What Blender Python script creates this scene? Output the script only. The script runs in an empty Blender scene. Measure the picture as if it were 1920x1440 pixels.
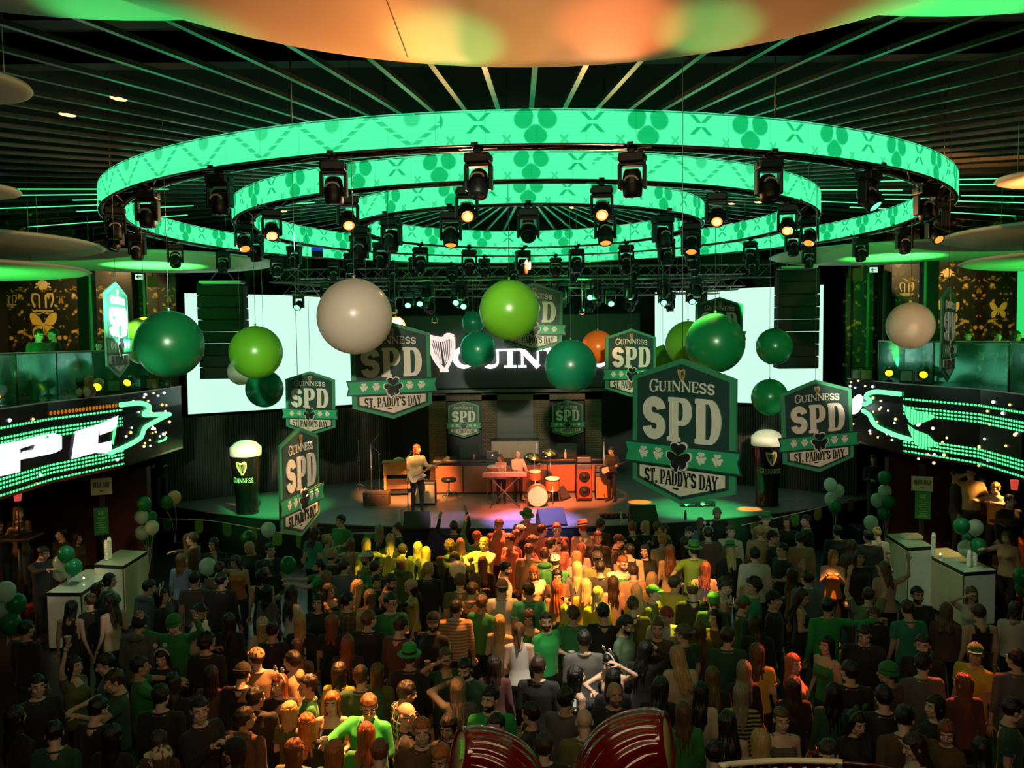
import bpy, bmesh, math, random
from mathutils import Vector, Matrix, Euler, Quaternion
random.seed(7)
S = bpy.context.scene
COL = S.collection
PI = math.pi
sin, cos = math.sin, math.cos

# ------------------------------------------------------------------ camera
F_PX, PITCH, ROLL, CAM_Z = 1600.0, -0.0548, -0.0112, 5.45
CAM = Vector((0, 0, CAM_Z))
_F = Vector((0, cos(PITCH), sin(PITCH)))
_R0 = Vector((1, 0, 0)); _U0 = _R0.cross(_F)
_R = cos(ROLL)*_R0 + sin(ROLL)*_U0
_U = -sin(ROLL)*_R0 + cos(ROLL)*_U0
cd = bpy.data.cameras.new('camera'); cam = bpy.data.objects.new('camera', cd); COL.objects.link(cam)
cd.sensor_width = 36; cd.lens = F_PX/1920*36; cd.clip_start = .05; cd.clip_end = 200
m3 = Matrix((_R, _U, -_F)).transposed()
cam.matrix_world = Matrix.Translation(CAM) @ m3.to_4x4()
S.camera = cam

def ray(px, py): return _F + _R*((px-960)/F_PX) + _U*((720-py)/F_PX)
def at(px, py, Y):
    d = ray(px, py); return CAM + d*(Y/d.y)
def on_z(px, py, z):
    d = ray(px, py); return CAM + d*((z-CAM_Z)/d.z)
def on_pl(px, py, p, n):
    d = ray(px, py); n = Vector(n); return CAM + d*((Vector(p)-CAM).dot(n)/d.dot(n))

# ------------------------------------------------------------------ world, exposure
w = bpy.data.worlds.new('world'); S.world = w; w.use_nodes = True
w.node_tree.nodes['Background'].inputs[0].default_value = (.30, .62, .40, 1)
w.node_tree.nodes['Background'].inputs[1].default_value = .006
S.view_settings.view_transform = 'Standard'; S.view_settings.look = 'None'
S.view_settings.exposure = 0.0; S.view_settings.gamma = 1.0; S.view_settings.use_curve_mapping = False
try:
    S.cycles.use_denoising = True; S.cycles.max_bounces = 5; S.cycles.diffuse_bounces = 3; S.cycles.glossy_bounces = 3
    S.cycles.transmission_bounces = 4; S.cycles.sample_clamp_indirect = 3.0
except Exception: pass

# ------------------------------------------------------------------ stage and house spot lights
def spot(name, loc, to, col, power, ang, blend=.5, r=.06):
    l = bpy.data.lights.new(name, 'SPOT'); l.color = col; l.energy = power; l.spot_size = math.radians(ang); l.spot_blend = blend
    l.shadow_soft_size = r
    o = bpy.data.objects.new(name, l); COL.objects.link(o); o.location = loc
    o.rotation_euler = (Vector(to)-Vector(loc)).to_track_quat('-Z', 'Y').to_euler()
    return o
RC = Vector((.26, 15.42, 0))                       # the axis of the three hanging rings
RING_R = (6.89, 4.99, 3.14); RING_Z = CAM_Z+1.908; RING_H = .334; RING_T = .345
def rp(k, deg, z=0, dr=-.17):                      # a point on ring k, deg measured from the side nearest the camera
    a = math.radians(deg); R = RING_R[k]+dr
    return Vector((RC.x + R*sin(a), RC.y - R*cos(a), z))
AMB = (1.0, .34, .08); RED = (1.0, .13, .05); YEL = (1.0, .88, .03); GRN = (.05, 1.0, .22); CREAM = (1.0, .86, .66)
def lamp_at(k, deg): return rp(k, deg, RING_Z-.68)
# lamps of the rings: pools of light on the crowd
for k, deg, px, py, z, col, pw, ang, bl in (
    (1, -29.5, 610, 1335, 1.5, AMB, 6000, 19, .5), (1, -9.5, 560, 1265, 1.5, AMB, 3600, 17, .6), (0, -4.9, 770, 1345, 1.5, AMB, 3600, 15, .5),
    (2, 178, 985, 1005, 1.6, RED, 7500, 22, .6), (2, 150, 1060, 1020, 1.6, RED, 3600, 26, .7), (2, -150, 930, 1030, 1.6, (1, .2, .05), 2600, 26, .7), (0, 8.9, 1130, 1060, 1.6, AMB, 2600, 20, .8), (1, 30.5, 1075, 1075, 1.6, AMB, 5000, 20, .7), (2, 0, 900, 1170, 1.4, AMB, 1900, 26, .8),
    (2, 45, 1100, 1125, 1.6, YEL, 3600, 13, .25), (2, 67.5, 1262, 1140, 1.5, YEL, 3600, 13, .25), (2, -22.5, 745, 1030, 1.6, YEL, 3000, 13, .25), (2, -45, 880, 1030, 1.6, YEL, 2600, 10, .25),
    (1, 50.5, 1310, 1090, 1.5, AMB, 2400, 13, .5), (0, -80, 445, 1060, 1.3, AMB, 3500, 8, .4), (1, 70.5, 1556, 1075, 1.4, AMB, 3500, 8, .4), (0, 61.8, 1490, 1265, 1.5, RED, 3000, 10, .4),
    (0, 75.1, 1838, 1330, 1.3, RED, 3500, 9, .4), (1, -69.5, 640, 1120, 1.5, AMB, 1600, 16, .7), (0, 8.9, 1060, 1240, 1.5, CREAM, 900, 26, .9), (2, -67.5, 490, 1250, 1.5, RED, 1700, 10, .5)):
    spot('lamp_beam', lamp_at(k, deg), on_z(px, py, z), col, pw*2.2, ang, bl)
# stage wash
for x, px, py, col, pw, ang in ((-2.4, 765, 925, AMB, 3000, 24), (.4, 950, 945, RED, 4200, 34), (1.6, 1075, 930, (1, .22, .06), 2000, 24), (-5.2, 520, 950, GRN, 800, 27), (5.2, 1310, 955, GRN, 1000, 27), (.8, 1000, 975, (.42, .30, 1.0), 1900, 26), (-1, 850, 975, (.7, .45, .8), 700, 22)):
    spot('stage_beam', (x, 18.2, 7.15), on_z(px, py, .95), col, pw*7, ang*.9, .8)
for px, py in ((1200, 940), (1405, 953)): 
    p = on_z(px, py, .95); spot('pool_beam', p+Vector((0, -.6, 6)), p, (1, .36, .03), 9000, 6, .12)
spot('foam_beam', (-3.2, 19.5, 6.9), on_z(470, 962, .95)+Vector((.25, -.1, 1.55)), (1, .85, .02), 2400, 9, .25)
# lights on the discs overhead
for px, py, col, pw, ang, loc in ((640, 70, (1, .27, .05), 1500, 34, (-1.0, 9.0, 5.6)), (900, 110, (1, .45, .10), 420, 26, (.2, 9.4, 5.6)), (1170, 105, (1, .20, .05), 1100, 18, (1.4, 9.2, 5.6)), (830, 40, GRN, 700, 18, (-.4, 9.4, 5.5)), (1330, 90, GRN, 500, 16, (2.2, 9.0, 5.7)),
                                   (1010, 40, (1, .27, .05), 500, 40, (.5, 8.8, 5.2)), (280, 20, GRN, 450, 50, (-3.4, 7.4, 6.2)), (1780, 20, GRN, 900, 50, (3.9, 7.6, 6.0)), (1500, 40, (1, .27, .05), 420, 40, (2.6, 8.6, 5.4))):
    spot('disc_beam', loc, at(px, py, 6.6), col, pw*.33, ang, .7)
for loc, to, pw, ang in (((-8.1, 19.2, 4.7), (-8.4, 20.2, 7.3), 700, 50), ((8.7, 19.2, 4.7), (9.0, 20.2, 7.3), 700, 50), ((-10.4, 13.0, 4.9), (-10.2, 15.1, 6.75), 420, 100), ((11.0, 13.0, 4.9), (10.9, 15.1, 6.72), 420, 100)):
    spot('disc_uplight', loc, to, (.06, 1.0, .12), pw*3.6, ang, .8)
spot('orange_beam', (6.6, 9.6, 6.2), (6.95, 11.0, 7.4), AMB, 1100, 40)
# added front spots for unseen stage lights, aimed at what hangs in the air
for px, py, Y, col, pw, ang in ((660, 620, 9.5, CREAM, 3000, 10), (1280, 800, 7.5, (.66, 1.0, .80), 1500, 15), (740, 720, 11, CREAM, 2200, 9), (1525, 800, 11.4, CREAM, 2800, 8), (955, 590, 11.5, (.8, 1, .5), 4200, 9), (1070, 690, 13, (.5, 1, .7), 700, 8),
                                 (1330, 640, 11.6, (.7, 1, .6), 8000, 10), (1450, 690, 18, (.6, 1, .6), 9000, 6), (318, 646, 10.3, (.6, 1, .6), 7500, 10), (485, 690, 13, (.8, 1, .6), 5600, 9), (581, 760, 16.6, CREAM, 4600, 6), (1180, 680, 15.6, CREAM, 4600, 7), (464, 850, 22.5, CREAM, 30000, 3.2), (1438, 830, 22.5, CREAM, 30000, 3.2),
                                 (895, 630, 18, (.7, 1, .8), 6000, 6), (1120, 650, 18, (1, .6, .3), 15000, 4), (967, 785, 26, CREAM, 9000, 9), (1780, 620, 11.3, (.8, 1, .7), 2200, 6)):
    spot('front_beam', (at(px, py, Y).x*.25, -2.5, 7.6), at(px, py, Y), col, pw, ang, .6, .12)
spot('peach_beam', (5.9, 7.5, 5.3), at(1707, 611, 14.9), (1, .60, .36), 1700, 11, .5)
spot('side_sign_beam', (.5, 13.0, 6.8), at(568, 850, 9.6), (1, .42, .12), 2600, 11, .9)
spot('side_sign_beam', (2.2, 4.5, 7.2), at(556, 890, 9.6), CREAM, 1500, 12, .8)
spot('white_beam', (-1.2, 8.6, 6.9), at(214, 590, 11.2), (.50, 1, .72), 32000, 13, 1.0)
# balcony, wallpaper and bars
for x, y, z, to, col, pw, ang in ((-11.4, 21.5, 7.9, (-11.6, 23.9, 5.8), (1, .62, .25), 420, 100), (11.4, 21.5, 7.9, (11.6, 23.9, 5.8), (1, .62, .25), 420, 100), (-11.0, 14.2, 2.85, (-9.6, 15.5, 1.2), (1, .45, .12), 170, 80), (9.9, 16.6, 2.85, (9.4, 17.2, .8), (1, .5, .10), 260, 80),
                                  (-6.2, 13.8, 6.6, (-7.3, 15.6, 1.0), (.75, 1, .75), 420, 34), (6.4, 13.8, 6.6, (7.6, 15.6, 1.0), (.85, 1, .65), 420, 34), (-7.2, 15.0, 2.8, (-7.0, 17.2, .7), (1, .8, .3), 40, 90)):
    spot('house_beam', (x, y, z), to, col, pw, ang, .7)
# faint fill light added over the dance floor, no lamp seen there
def area(loc, to, col, pw, sx, sy):
    l = bpy.data.lights.new('front_fill', 'AREA'); l.color = col; l.energy = pw; l.shape = 'RECTANGLE'; l.size = sx; l.size_y = sy
    o = bpy.data.objects.new('front_fill', l); COL.objects.link(o); o.location = loc; o.rotation_euler = (Vector(to)-Vector(loc)).to_track_quat('-Z', 'Y').to_euler()
area((0, 1.0, 7.2), (0, 12, 1.5), (1.0, .76, .42), 110, 6, 1)
for x, to, col, pw in ((-2.6, (-2.2, 21.9, 1.9), (1, .52, .22), 1500), (1.6, (.4, 22.3, 1.7), (1, .30, .12), 2600)): spot('band_beam', (x, 15.6, 7.2), to, col, pw, 15, .7)
spot('crowd_wash', rp(1, 30.5, RING_Z-.66), on_z(1230, 1090, 1.5), (1, .62, .16), 2600, 34, .9)
# warm spill under the rings, green points added among the stage trusses in place of haze
for k, deg, to in ((1, -9.5, (-1.0, 8.8, 7.5)), (1, 10.5, (1.6, 8.8, 7.5)), (1, -49.5, (-5, 11, 7.5)), (1, 50.5, (5.4, 11, 7.5)), (1, 70.5, (6.9, 14, 7.5)), (1, -69.5, (-6.4, 14, 7.5))):
    spot('lamp_spill', rp(k, deg, RING_Z-.5)+Vector((0, -.12, 0)), to, (1, .40, .16), 160, 110, .9)
def point(loc, col, pw, r=.08):
    l = bpy.data.lights.new('lamp_halo', 'POINT'); l.color = col; l.energy = pw; l.shadow_soft_size = r; o = bpy.data.objects.new('lamp_halo', l); COL.objects.link(o); o.location = loc
for px, py, pw in ((775, 578, 22), (862, 577, 22), (1035, 575, 14), (1108, 563, 60), (1246, 573, 10)):
    point(at(px, py+6, 22.95), (.05, 1.0, .2), pw)


# ------------------------------------------------------------------ materials
def clear(m):
    m.use_nodes = True; nt = m.node_tree; nt.nodes.clear(); return nt
class NX:
    """small arithmetic on shader sockets"""
    def __init__(s, nt, k): s.nt, s.k = nt, k
    def _op(s, op, o=None, c=None):
        n = s.nt.nodes.new('ShaderNodeMath'); n.operation = op
        for i, v in enumerate((s, o, c)):
            if v is None: continue
            if isinstance(v, NX): s.nt.links.new(v.k, n.inputs[i])
            else: n.inputs[i].default_value = v
        return NX(s.nt, n.outputs[0])
    def __add__(s, o): return s._op('ADD', o)
    def __sub__(s, o): return s._op('SUBTRACT', o)
    def __mul__(s, o): return s._op('MULTIPLY', o)
    def __truediv__(s, o): return s._op('DIVIDE', o)
    def abs(s): return s._op('ABSOLUTE')
    def mod(s, o): return s._op('FLOORED_MODULO', o)
    def fr(s): return s._op('FRACT')
    def mx(s, o): return s._op('MAXIMUM', o)
    def mn(s, o): return s._op('MINIMUM', o)
    def lt(s, o): return s._op('LESS_THAN', o)
    def gt(s, o): return s._op('GREATER_THAN', o)
    def sq(s): return s._op('SQRT')
    def ss(s, a, b):                                # 1 below a, 0 above b
        n = s.nt.nodes.new('ShaderNodeMapRange'); n.interpolation_type = 'SMOOTHSTEP'
        s.nt.links.new(s.k, n.inputs[0]); n.inputs[1].default_value = a; n.inputs[2].default_value = b
        n.inputs[3].default_value = 1; n.inputs[4].default_value = 0
        return NX(s.nt, n.outputs[0])
def uvs(nt):
    c = nt.nodes.new('ShaderNodeTexCoord'); x = nt.nodes.new('ShaderNodeSeparateXYZ')
    nt.links.new(c.outputs['UV'], x.inputs[0]); return NX(nt, x.outputs[0]), NX(nt, x.outputs[1])
def c4(c): return (c[0], c[1], c[2], 1)
MATS = {}
def mat(name, col, rough=.6, metal=0, emit=None, es=1, var=.12, vs=8., bump=0, bs=60., alpha=None, trans=0, coat=0, sheen=0, samp=None):
    """principled surface whose colour is broken up by a noise"""
    if name in MATS: return MATS[name]
    m = bpy.data.materials.new(name); nt = clear(m)
    out = nt.nodes.new('ShaderNodeOutputMaterial'); b = nt.nodes.new('ShaderNodeBsdfPrincipled')
    nt.links.new(b.outputs[0], out.inputs[0])
    b.inputs['Roughness'].default_value = rough; b.inputs['Metallic'].default_value = metal
    if coat: b.inputs['Coat Weight'].default_value = coat; b.inputs['Coat Roughness'].default_value = .08
    if sheen: b.inputs['Sheen Weight'].default_value = sheen
    if trans: b.inputs['Transmission Weight'].default_value = trans
    tc = nt.nodes.new('ShaderNodeTexCoord')
    nz = nt.nodes.new('ShaderNodeTexNoise'); nz.inputs['Scale'].default_value = vs; nz.inputs['Detail'].default_value = 3
    nt.links.new(tc.outputs['Object'], nz.inputs['Vector'])
    mx = nt.nodes.new('ShaderNodeMix'); mx.data_type = 'RGBA'
    mx.inputs[6].default_value = c4([v*(1-var) for v in col]); mx.inputs[7].default_value = c4([min(1, v*(1+var)) for v in col])
    nt.links.new(nz.outputs[0], mx.inputs[0]); nt.links.new(mx.outputs[2], b.inputs['Base Color'])
    if bump:
        n2 = nt.nodes.new('ShaderNodeTexNoise'); n2.inputs['Scale'].default_value = bs
        nt.links.new(tc.outputs['Object'], n2.inputs['Vector'])
        bp = nt.nodes.new('ShaderNodeBump'); bp.inputs['Strength'].default_value = bump; bp.inputs['Distance'].default_value = .01
        nt.links.new(n2.outputs[0], bp.inputs['Height']); nt.links.new(bp.outputs[0], b.inputs['Normal'])
    if emit:
        b.inputs['Emission Color'].default_value = c4(emit); b.inputs['Emission Strength'].default_value = es
    if alpha is not None: b.inputs['Alpha'].default_value = alpha
    if samp: m.cycles.emission_sampling = samp
    MATS[name] = m; return m
def glow(name, col, es=1, samp='AUTO'):
    if name in MATS: return MATS[name]
    m = bpy.data.materials.new(name); nt = clear(m)
    out = nt.nodes.new('ShaderNodeOutputMaterial'); e = nt.nodes.new('ShaderNodeEmission')
    e.inputs[0].default_value = c4(col); e.inputs[1].default_value = es; nt.links.new(e.outputs[0], out.inputs[0])
    m.cycles.emission_sampling = samp; MATS[name] = m; return m
def mixcol(nt, fac, a, b):
    mx = nt.nodes.new('ShaderNodeMix'); mx.data_type = 'RGBA'
    nt.links.new(fac.k, mx.inputs[0])
    for i, c in ((6, a), (7, b)):
        if isinstance(c, (tuple, list)): mx.inputs[i].default_value = c4(c)
        else: nt.links.new(c, mx.inputs[i])
    return mx.outputs[2]
def emis_out(nt, col, es, m, samp='AUTO'):
    out = nt.nodes.new('ShaderNodeOutputMaterial'); e = nt.nodes.new('ShaderNodeEmission')
    nt.links.new(col, e.inputs[0]) if not isinstance(col, tuple) else None
    if isinstance(es, NX): nt.links.new(es.k, e.inputs[1])
    else: e.inputs[1].default_value = es
    nt.links.new(e.outputs[0], out.inputs[0]); m.cycles.emission_sampling = samp

def led_ring_mat(name, zig_lo, zig_hi):
    """video skin of a ring: clovers and crosses on mint, with dotted zigzags between arc lengths zig_lo and zig_hi"""
    m = bpy.data.materials.new(name); nt = clear(m); u, v = uvs(nt)
    L, h = 1.13, RING_H
    x = (u+L*.5+40*L).mod(L)*(1/h) - L/h*.5
    def disc(cx, cy, r):
        a = x.abs()-cx; b = v-cy
        return (a*a+b*b).sq().ss(r*.8, r*1.05)
    cl = disc(.36, .70, .30).mx(disc(.30, .80, .26)).mx(disc(.11, .22, .25)).mx(disc(.0, .30, .27))
    xs = (x.abs()-L/h*.5).abs(); ys = (v-.62).abs()
    cr = (xs-ys*1.0).abs().ss(.05, .10)*ys.ss(.27, .33)*ys.gt(.06)
    bd = (x.abs()-.85).abs(); bit = (bd-(v-.12).abs()).abs().ss(.03, .08)*v.lt(.26)*bd.lt(.12)
    motif = cl.mx(cr).mx(bit*.6)
    zz = (u*(1/h)+200).mod(2.6); tri = (zz-1.3).abs()*(1/1.3)
    zig = (tri-v).abs().ss(.05, .12)*(v*5).fr().gt(.30)
    da = (zz-1.3).abs(); faint = ((da*da+(v-.85)*(v-.85)).sq().ss(.2, .32))*.8
    inz = u.gt(zig_lo)*u.lt(zig_hi)
    mo = motif*(inz*-1+1) + zig.mx(faint)*inz*.75
    lines = (v*9).fr().lt(.07)*.18 + (u*2).fr().lt(.012)*.25
    nz = nt.nodes.new('ShaderNodeTexNoise'); nz.inputs['Scale'].default_value = 1.3
    col = mixcol(nt, mo, (.085, .95, .40), (.006, .50, .135))
    emis_out(nt, col, (lines*-1+1)*(NX(nt, nz.outputs[0])*.3+.95), m); return m

# ------------------------------------------------------------------ mesh builder
ST_ = [0]
class MB:
    def __init__(s): s.v, s.f, s.m, s.sm, s.uv = [], [], [], [], {}
    def add(s, vs, fs, mi=0, smooth=False, uv=None):
        o = len(s.v); s.v += [tuple(p) for p in vs]
        for k, f in enumerate(fs):
            if uv: s.uv[len(s.f)] = uv[k]
            s.f.append([i+o for i in f]); s.m.append(mi); s.sm.append(smooth)
        return s
    def box(s, c, d, mi=0, M=None, taper=1.0):
        x, y, z = d[0]/2, d[1]/2, d[2]/2
        P = [Vector((sx*x*(taper if sz > 0 else 1), sy*y*(taper if sz > 0 else 1), sz*z)) for sz in (-1, 1) for sy in (-1, 1) for sx in (-1, 1)]
        if M: P = [M @ p for p in P]
        P = [p+Vector(c) for p in P]
        return s.add(P, [(0, 2, 3, 1), (4, 5, 7, 6), (0, 1, 5, 4), (2, 6, 7, 3), (0, 4, 6, 2), (1, 3, 7, 5)], mi)
    def bbox(s, c, d, b=.01, mi=0, M=None):            # a box with chamfered edges
        x, y, z = d[0]/2, d[1]/2, d[2]/2; b = min(b, x*.9, y*.9, z*.9)
        bm = bmesh.new(); bmesh.ops.create_cube(bm, size=1)
        for q in bm.verts: q.co = Vector((q.co.x*d[0], q.co.y*d[1], q.co.z*d[2]))
        bmesh.ops.bevel(bm, geom=bm.edges[:], offset=b, segments=2, affect='EDGES', profile=.5)
        vs = [(M @ q.co if M else q.co.copy())+Vector(c) for q in bm.verts]
        fs = [[q.index for q in f.verts] for f in bm.faces] if not bm.verts.index_update() else 0
        bm.free(); return s.add(vs, fs, mi)
    def tube(s, pts, r, n=8, mi=0, cap=True, smooth=True, closed=False, flat=None):
        pts = [Vector(p) for p in pts]; k = len(pts)
        rs = r if isinstance(r, (list, tuple)) else [r]*k
        V = []; prev = None
        for i, p in enumerate(pts):
            if closed: t = pts[(i+1) % k]-pts[i-1]
            else: t = pts[min(i+1, k-1)]-pts[max(i-1, 0)]
            t = t.normalized() if t.length > 1e-9 else Vector((0, 0, 1))
            if prev is None:
                a = Vector((0, 0, 1)) if abs(t.z) < .9 else Vector((1, 0, 0)); nrm = t.cross(a).normalized()
            else:
                nrm = (prev - t*prev.dot(t)); nrm = nrm.normalized() if nrm.length > 1e-6 else t.orthogonal().normalized()
            prev = nrm; bn = t.cross(nrm)
            for j in range(n):
                a = 2*PI*j/n
                V.append(p + (nrm*cos(a)*(flat or 1)+bn*sin(a))*rs[i])
        Fs = []
        for i in range(k if closed else k-1):
            i2 = (i+1) % k
            for j in range(n): Fs.append((i*n+j, i*n+(j+1) % n, i2*n+(j+1) % n, i2*n+j))
        if cap and not closed: Fs += [tuple(range(n-1, -1, -1)), tuple(range((k-1)*n, k*n))]
        return s.add(V, Fs, mi, smooth)
    def lathe(s, prof, n=32, c=(0, 0, 0), mi=0, smooth=True, M=None, a0=0, a1=2*PI):
        full = abs(a1-a0-2*PI) < 1e-6; cols = n if full else n+1; V = []
        for (r, z) in prof:
            for j in range(cols):
                a = a0+(a1-a0)*j/n; p = Vector((r*cos(a), r*sin(a), z))
                V.append((M @ p if M else p)+Vector(c))
        Fs = []
        for i in range(len(prof)-1):
            for j in range(n):
                j2 = (j+1) % cols
                Fs.append((i*cols+j, i*cols+j2, (i+1)*cols+j2, (i+1)*cols+j))
        return s.add(V, Fs, mi, smooth)
    def ell(s, c, r, n=16, k=10, mi=0, M=None):
        prof = [(max(1e-4, sin(PI*i/k)), -cos(PI*i/k)) for i in range(k+1)]
        r = Vector(r) if not isinstance(r, (int, float)) else Vector((r, r, r))
        D = Matrix.Diagonal(r); return s.lathe(prof, n, c, mi, True, (M @ D) if M else D)
    def prism(s, poly, y0, y1, mi=0, T=None, mi_front=None):   # polygon in local (x,z), from y0 (front) to y1
        k = len(poly)
        V = [Vector((p[0], y0, p[1])) for p in poly]+[Vector((p[0], y1, p[1])) for p in poly]
        if T: V = [T @ p for p in V]
        ar = sum(poly[i][0]*poly[(i+1) % k][1]-poly[(i+1) % k][0]*poly[i][1] for i in range(k))
        idx = list(range(k)) if ar > 0 else list(range(k-1, -1, -1))
        s.add(V, [idx, [i+k for i in reversed(idx)]]+[(idx[i-1], idx[i-1]+k, idx[i]+k, idx[i]) for i in range(k)], mi)
        return s
    def quad(s, a, b, c, d, mi=0, uv=((0, 0), (1, 0), (1, 1), (0, 1))):
        return s.add([a, b, c, d], [(0, 1, 2, 3)], mi, uv=[uv])
    def stroke(s, pts, wd, y0, y1, mi=0, T=None, closed=False):   # flat ribbon along (x,z) points, extruded in y
        P = [Vector((p[0], p[1])) for p in pts]; k = len(P)
        ws = wd if isinstance(wd, (list, tuple)) else [wd]*k
        Lp, Rp = [], []
        for i in range(k):
            if closed: a, b = P[i-1], P[(i+1) % k]
            else: a, b = P[max(i-1, 0)], P[min(i+1, k-1)]
            t = (b-a).normalized() if (b-a).length > 1e-9 else Vector((1, 0)); n = Vector((-t.y, t.x))
            sc = 1.0
            if 0 < i < k-1 or closed:
                e = (P[i]-a).normalized() if (P[i]-a).length > 1e-9 else t; d = abs(e.x*n.y*0+n.dot(Vector((-e.y, e.x)))); sc = 1/max(.55, d)
            Lp.append(P[i]+n*ws[i]/2*sc); Rp.append(P[i]-n*ws[i]/2*sc)
        V = []
        ST_[0] = (ST_[0]+1) % 9; e0 = -.0004*ST_[0]
        for y in (y0, y1):
            V += [Vector((p.x, y+e0-.00003*i, p.y)) for i, p in enumerate(Lp)]+[Vector((p.x, y+e0-.00003*i, p.y)) for i, p in enumerate(Rp)]
        if T: V = [T @ p for p in V]
        Fs = []; q = 2*k
        for i in range(k if closed else k-1):
            j = (i+1) % k
            Fs += [(i, k+i, k+j, j), (q+i, q+j, q+k+j, q+k+i), (i, j, q+j, q+i), (k+j, k+i, q+k+i, q+k+j)]
        if not closed: Fs += [(k, 0, q, q+k), (k-1, 2*k-1, q+2*k-1, q+k-1)]
        return s.add(V, Fs, mi)
    def build(s, name, mats, parent=None, loc=None, rot=None, mw=None):
        me = bpy.data.meshes.new(name); me.from_pydata(s.v, [], s.f)
        for m in (mats if isinstance(mats, (list, tuple)) else [mats]): me.materials.append(m)
        me.polygons.foreach_set('material_index', s.m); me.polygons.foreach_set('use_smooth', s.sm)
        if s.uv:
            ul = me.uv_layers.new(name='UVMap')
            for fi, cs in s.uv.items():
                for li, cuv in zip(me.polygons[fi].loop_indices, cs): ul.data[li].uv = cuv
        me.update()
        return link(name, me, parent, loc, rot)
def link(name, data, parent=None, loc=None, rot=None):
    o = bpy.data.objects.new(name, data); COL.objects.link(o)
    if parent: o.parent = parent
    if loc is not None: o.location = loc
    if rot is not None: o.rotation_euler = rot
    return o
def thing(name, label, cat, loc=(0, 0, 0), rz=0, group=None, rot=None):
    o = link(name, None, None, loc, rot or (0, 0, rz)); return tag(o, label, cat, group)
def tag(o, label, cat, group=None, kind=None):
    o['label'] = label; o['category'] = cat
    if group: o['group'] = group
    if kind: o['kind'] = kind
    return o
def struct(o): o['kind'] = 'structure'; return o
def copy_tree(o, parent=None):
    c = o.copy(); COL.objects.link(c)
    if parent: c.parent = parent
    for ch in [k for k in o.children]: copy_tree(ch, c)
    return c
def crom(pts, n=6, closed=False):                      # Catmull-Rom through points of any dimension
    k = len(pts); out = []
    rng = range(k if closed else k-1)
    for i in rng:
        p0, p1, p2, p3 = (pts[(i-1) % k] if closed or i > 0 else pts[0]), pts[i], pts[(i+1) % k], (pts[(i+2) % k] if closed or i+2 < k else pts[-1])
        for j in range(n):
            t = j/n
            out.append(tuple(.5*(2*b+(c-a)*t+(2*a-5*b+4*c-d)*t*t+(3*b-a-3*c+d)*t**3) for a, b, c, d in zip(p0, p1, p2, p3)))
    if not closed: out.append(tuple(pts[-1]))
    return out

M_BLACK = mat('black_paint', (.006, .006, .007), .55)
M_BLACKGLOSS = mat('black_gloss', (.006, .006, .007), .22)
M_DARK = mat('dark_housing', (.012, .012, .013), .42, var=.2)
M_STEEL = mat('brushed_steel', (.42, .40, .38), .38, 1)
M_TRUSS = mat('truss_aluminium', (.34, .31, .28), .42, .85)
M_WHITE = mat('white_laminate', (.72, .76, .68), .35)
M_WOOD = mat('orange_wood', (.55, .22, .06), .45, var=.3, vs=5)
M_RED = mat('red_upholstery', (.22, .03, .015), .5, var=.25)
# ================================================================== THE SETTING
def wallbox(name, a, b, m):
    c = [(a[i]+b[i])/2 for i in range(3)]; d = [abs(a[i]-b[i]) for i in range(3)]
    return struct(MB().box(c, d).build(name, m))
M_FLOOR = mat('dance_floor', (.014, .013, .012), .35, var=.3, vs=2, bump=.05)
M_WALL = mat('black_wall', (.008, .008, .009), .7, var=.25, vs=3)
wallbox('floor', (-14, -4, -.2), (14, 29, 0), M_FLOOR)
wallbox('wall_back', (-14, 28.4, 0), (14, 28.6, 9.2), M_WALL)
wallbox('wall_left', (-14.2, -4, 0), (-14, 28.4, 9.2), M_WALL)
wallbox('wall_right', (14, -4, 0), (14.2, 28.4, 9.2), M_WALL)
wallbox('wall_front', (-14, -4.2, 0), (14, -4, 9.2), M_WALL)
wallbox('ceiling', (-14, -4, 9.2), (14, 28.6, 9.4), mat('black_ceiling', (.005, .005, .006), .8))
STG = .93
# stage: a convex front edge bulging towards the dance floor
SC, SR = Vector((0.2, 36.05)), 16.0
def stage_edge(x): return SC.y - math.sqrt(max(0, SR*SR-(x-SC.x)**2))
xs = [-10.2+i*.4 for i in range(52)]
poly = [(x, stage_edge(x)) for x in xs]+[(10.2, 28.4), (-10.2, 28.4)]
Tz = Matrix(((1, 0, 0, 0), (0, 0, 1, 0), (0, 1, 0, 0), (0, 0, 0, 1)))     # (x, y, z) -> (x, z, y): extrude upwards
b = MB(); b.prism(poly, 0.0, STG, T=Tz)
M_STAGE = mat('stage_deck', (.20, .17, .17), .32, var=.35, vs=1.6, bump=.04)
struct(b.build('floor_stage', [M_STAGE]))
b = MB(); b.prism([(x, stage_edge(x)-.03) for x in xs]+[(x, stage_edge(x)-.005) for x in reversed(xs)], 0.0, STG-.03, T=Tz)
struct(b.build('trim_1', mat('stage_skirt', (.008, .007, .007), .75)))
b = MB(); b.tube([(x, stage_edge(x)-.02, STG-.02) for x in xs], .018, 6)
struct(b.build('trim_2', mat('stage_edge', (.05, .05, .05), .4)))
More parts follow.
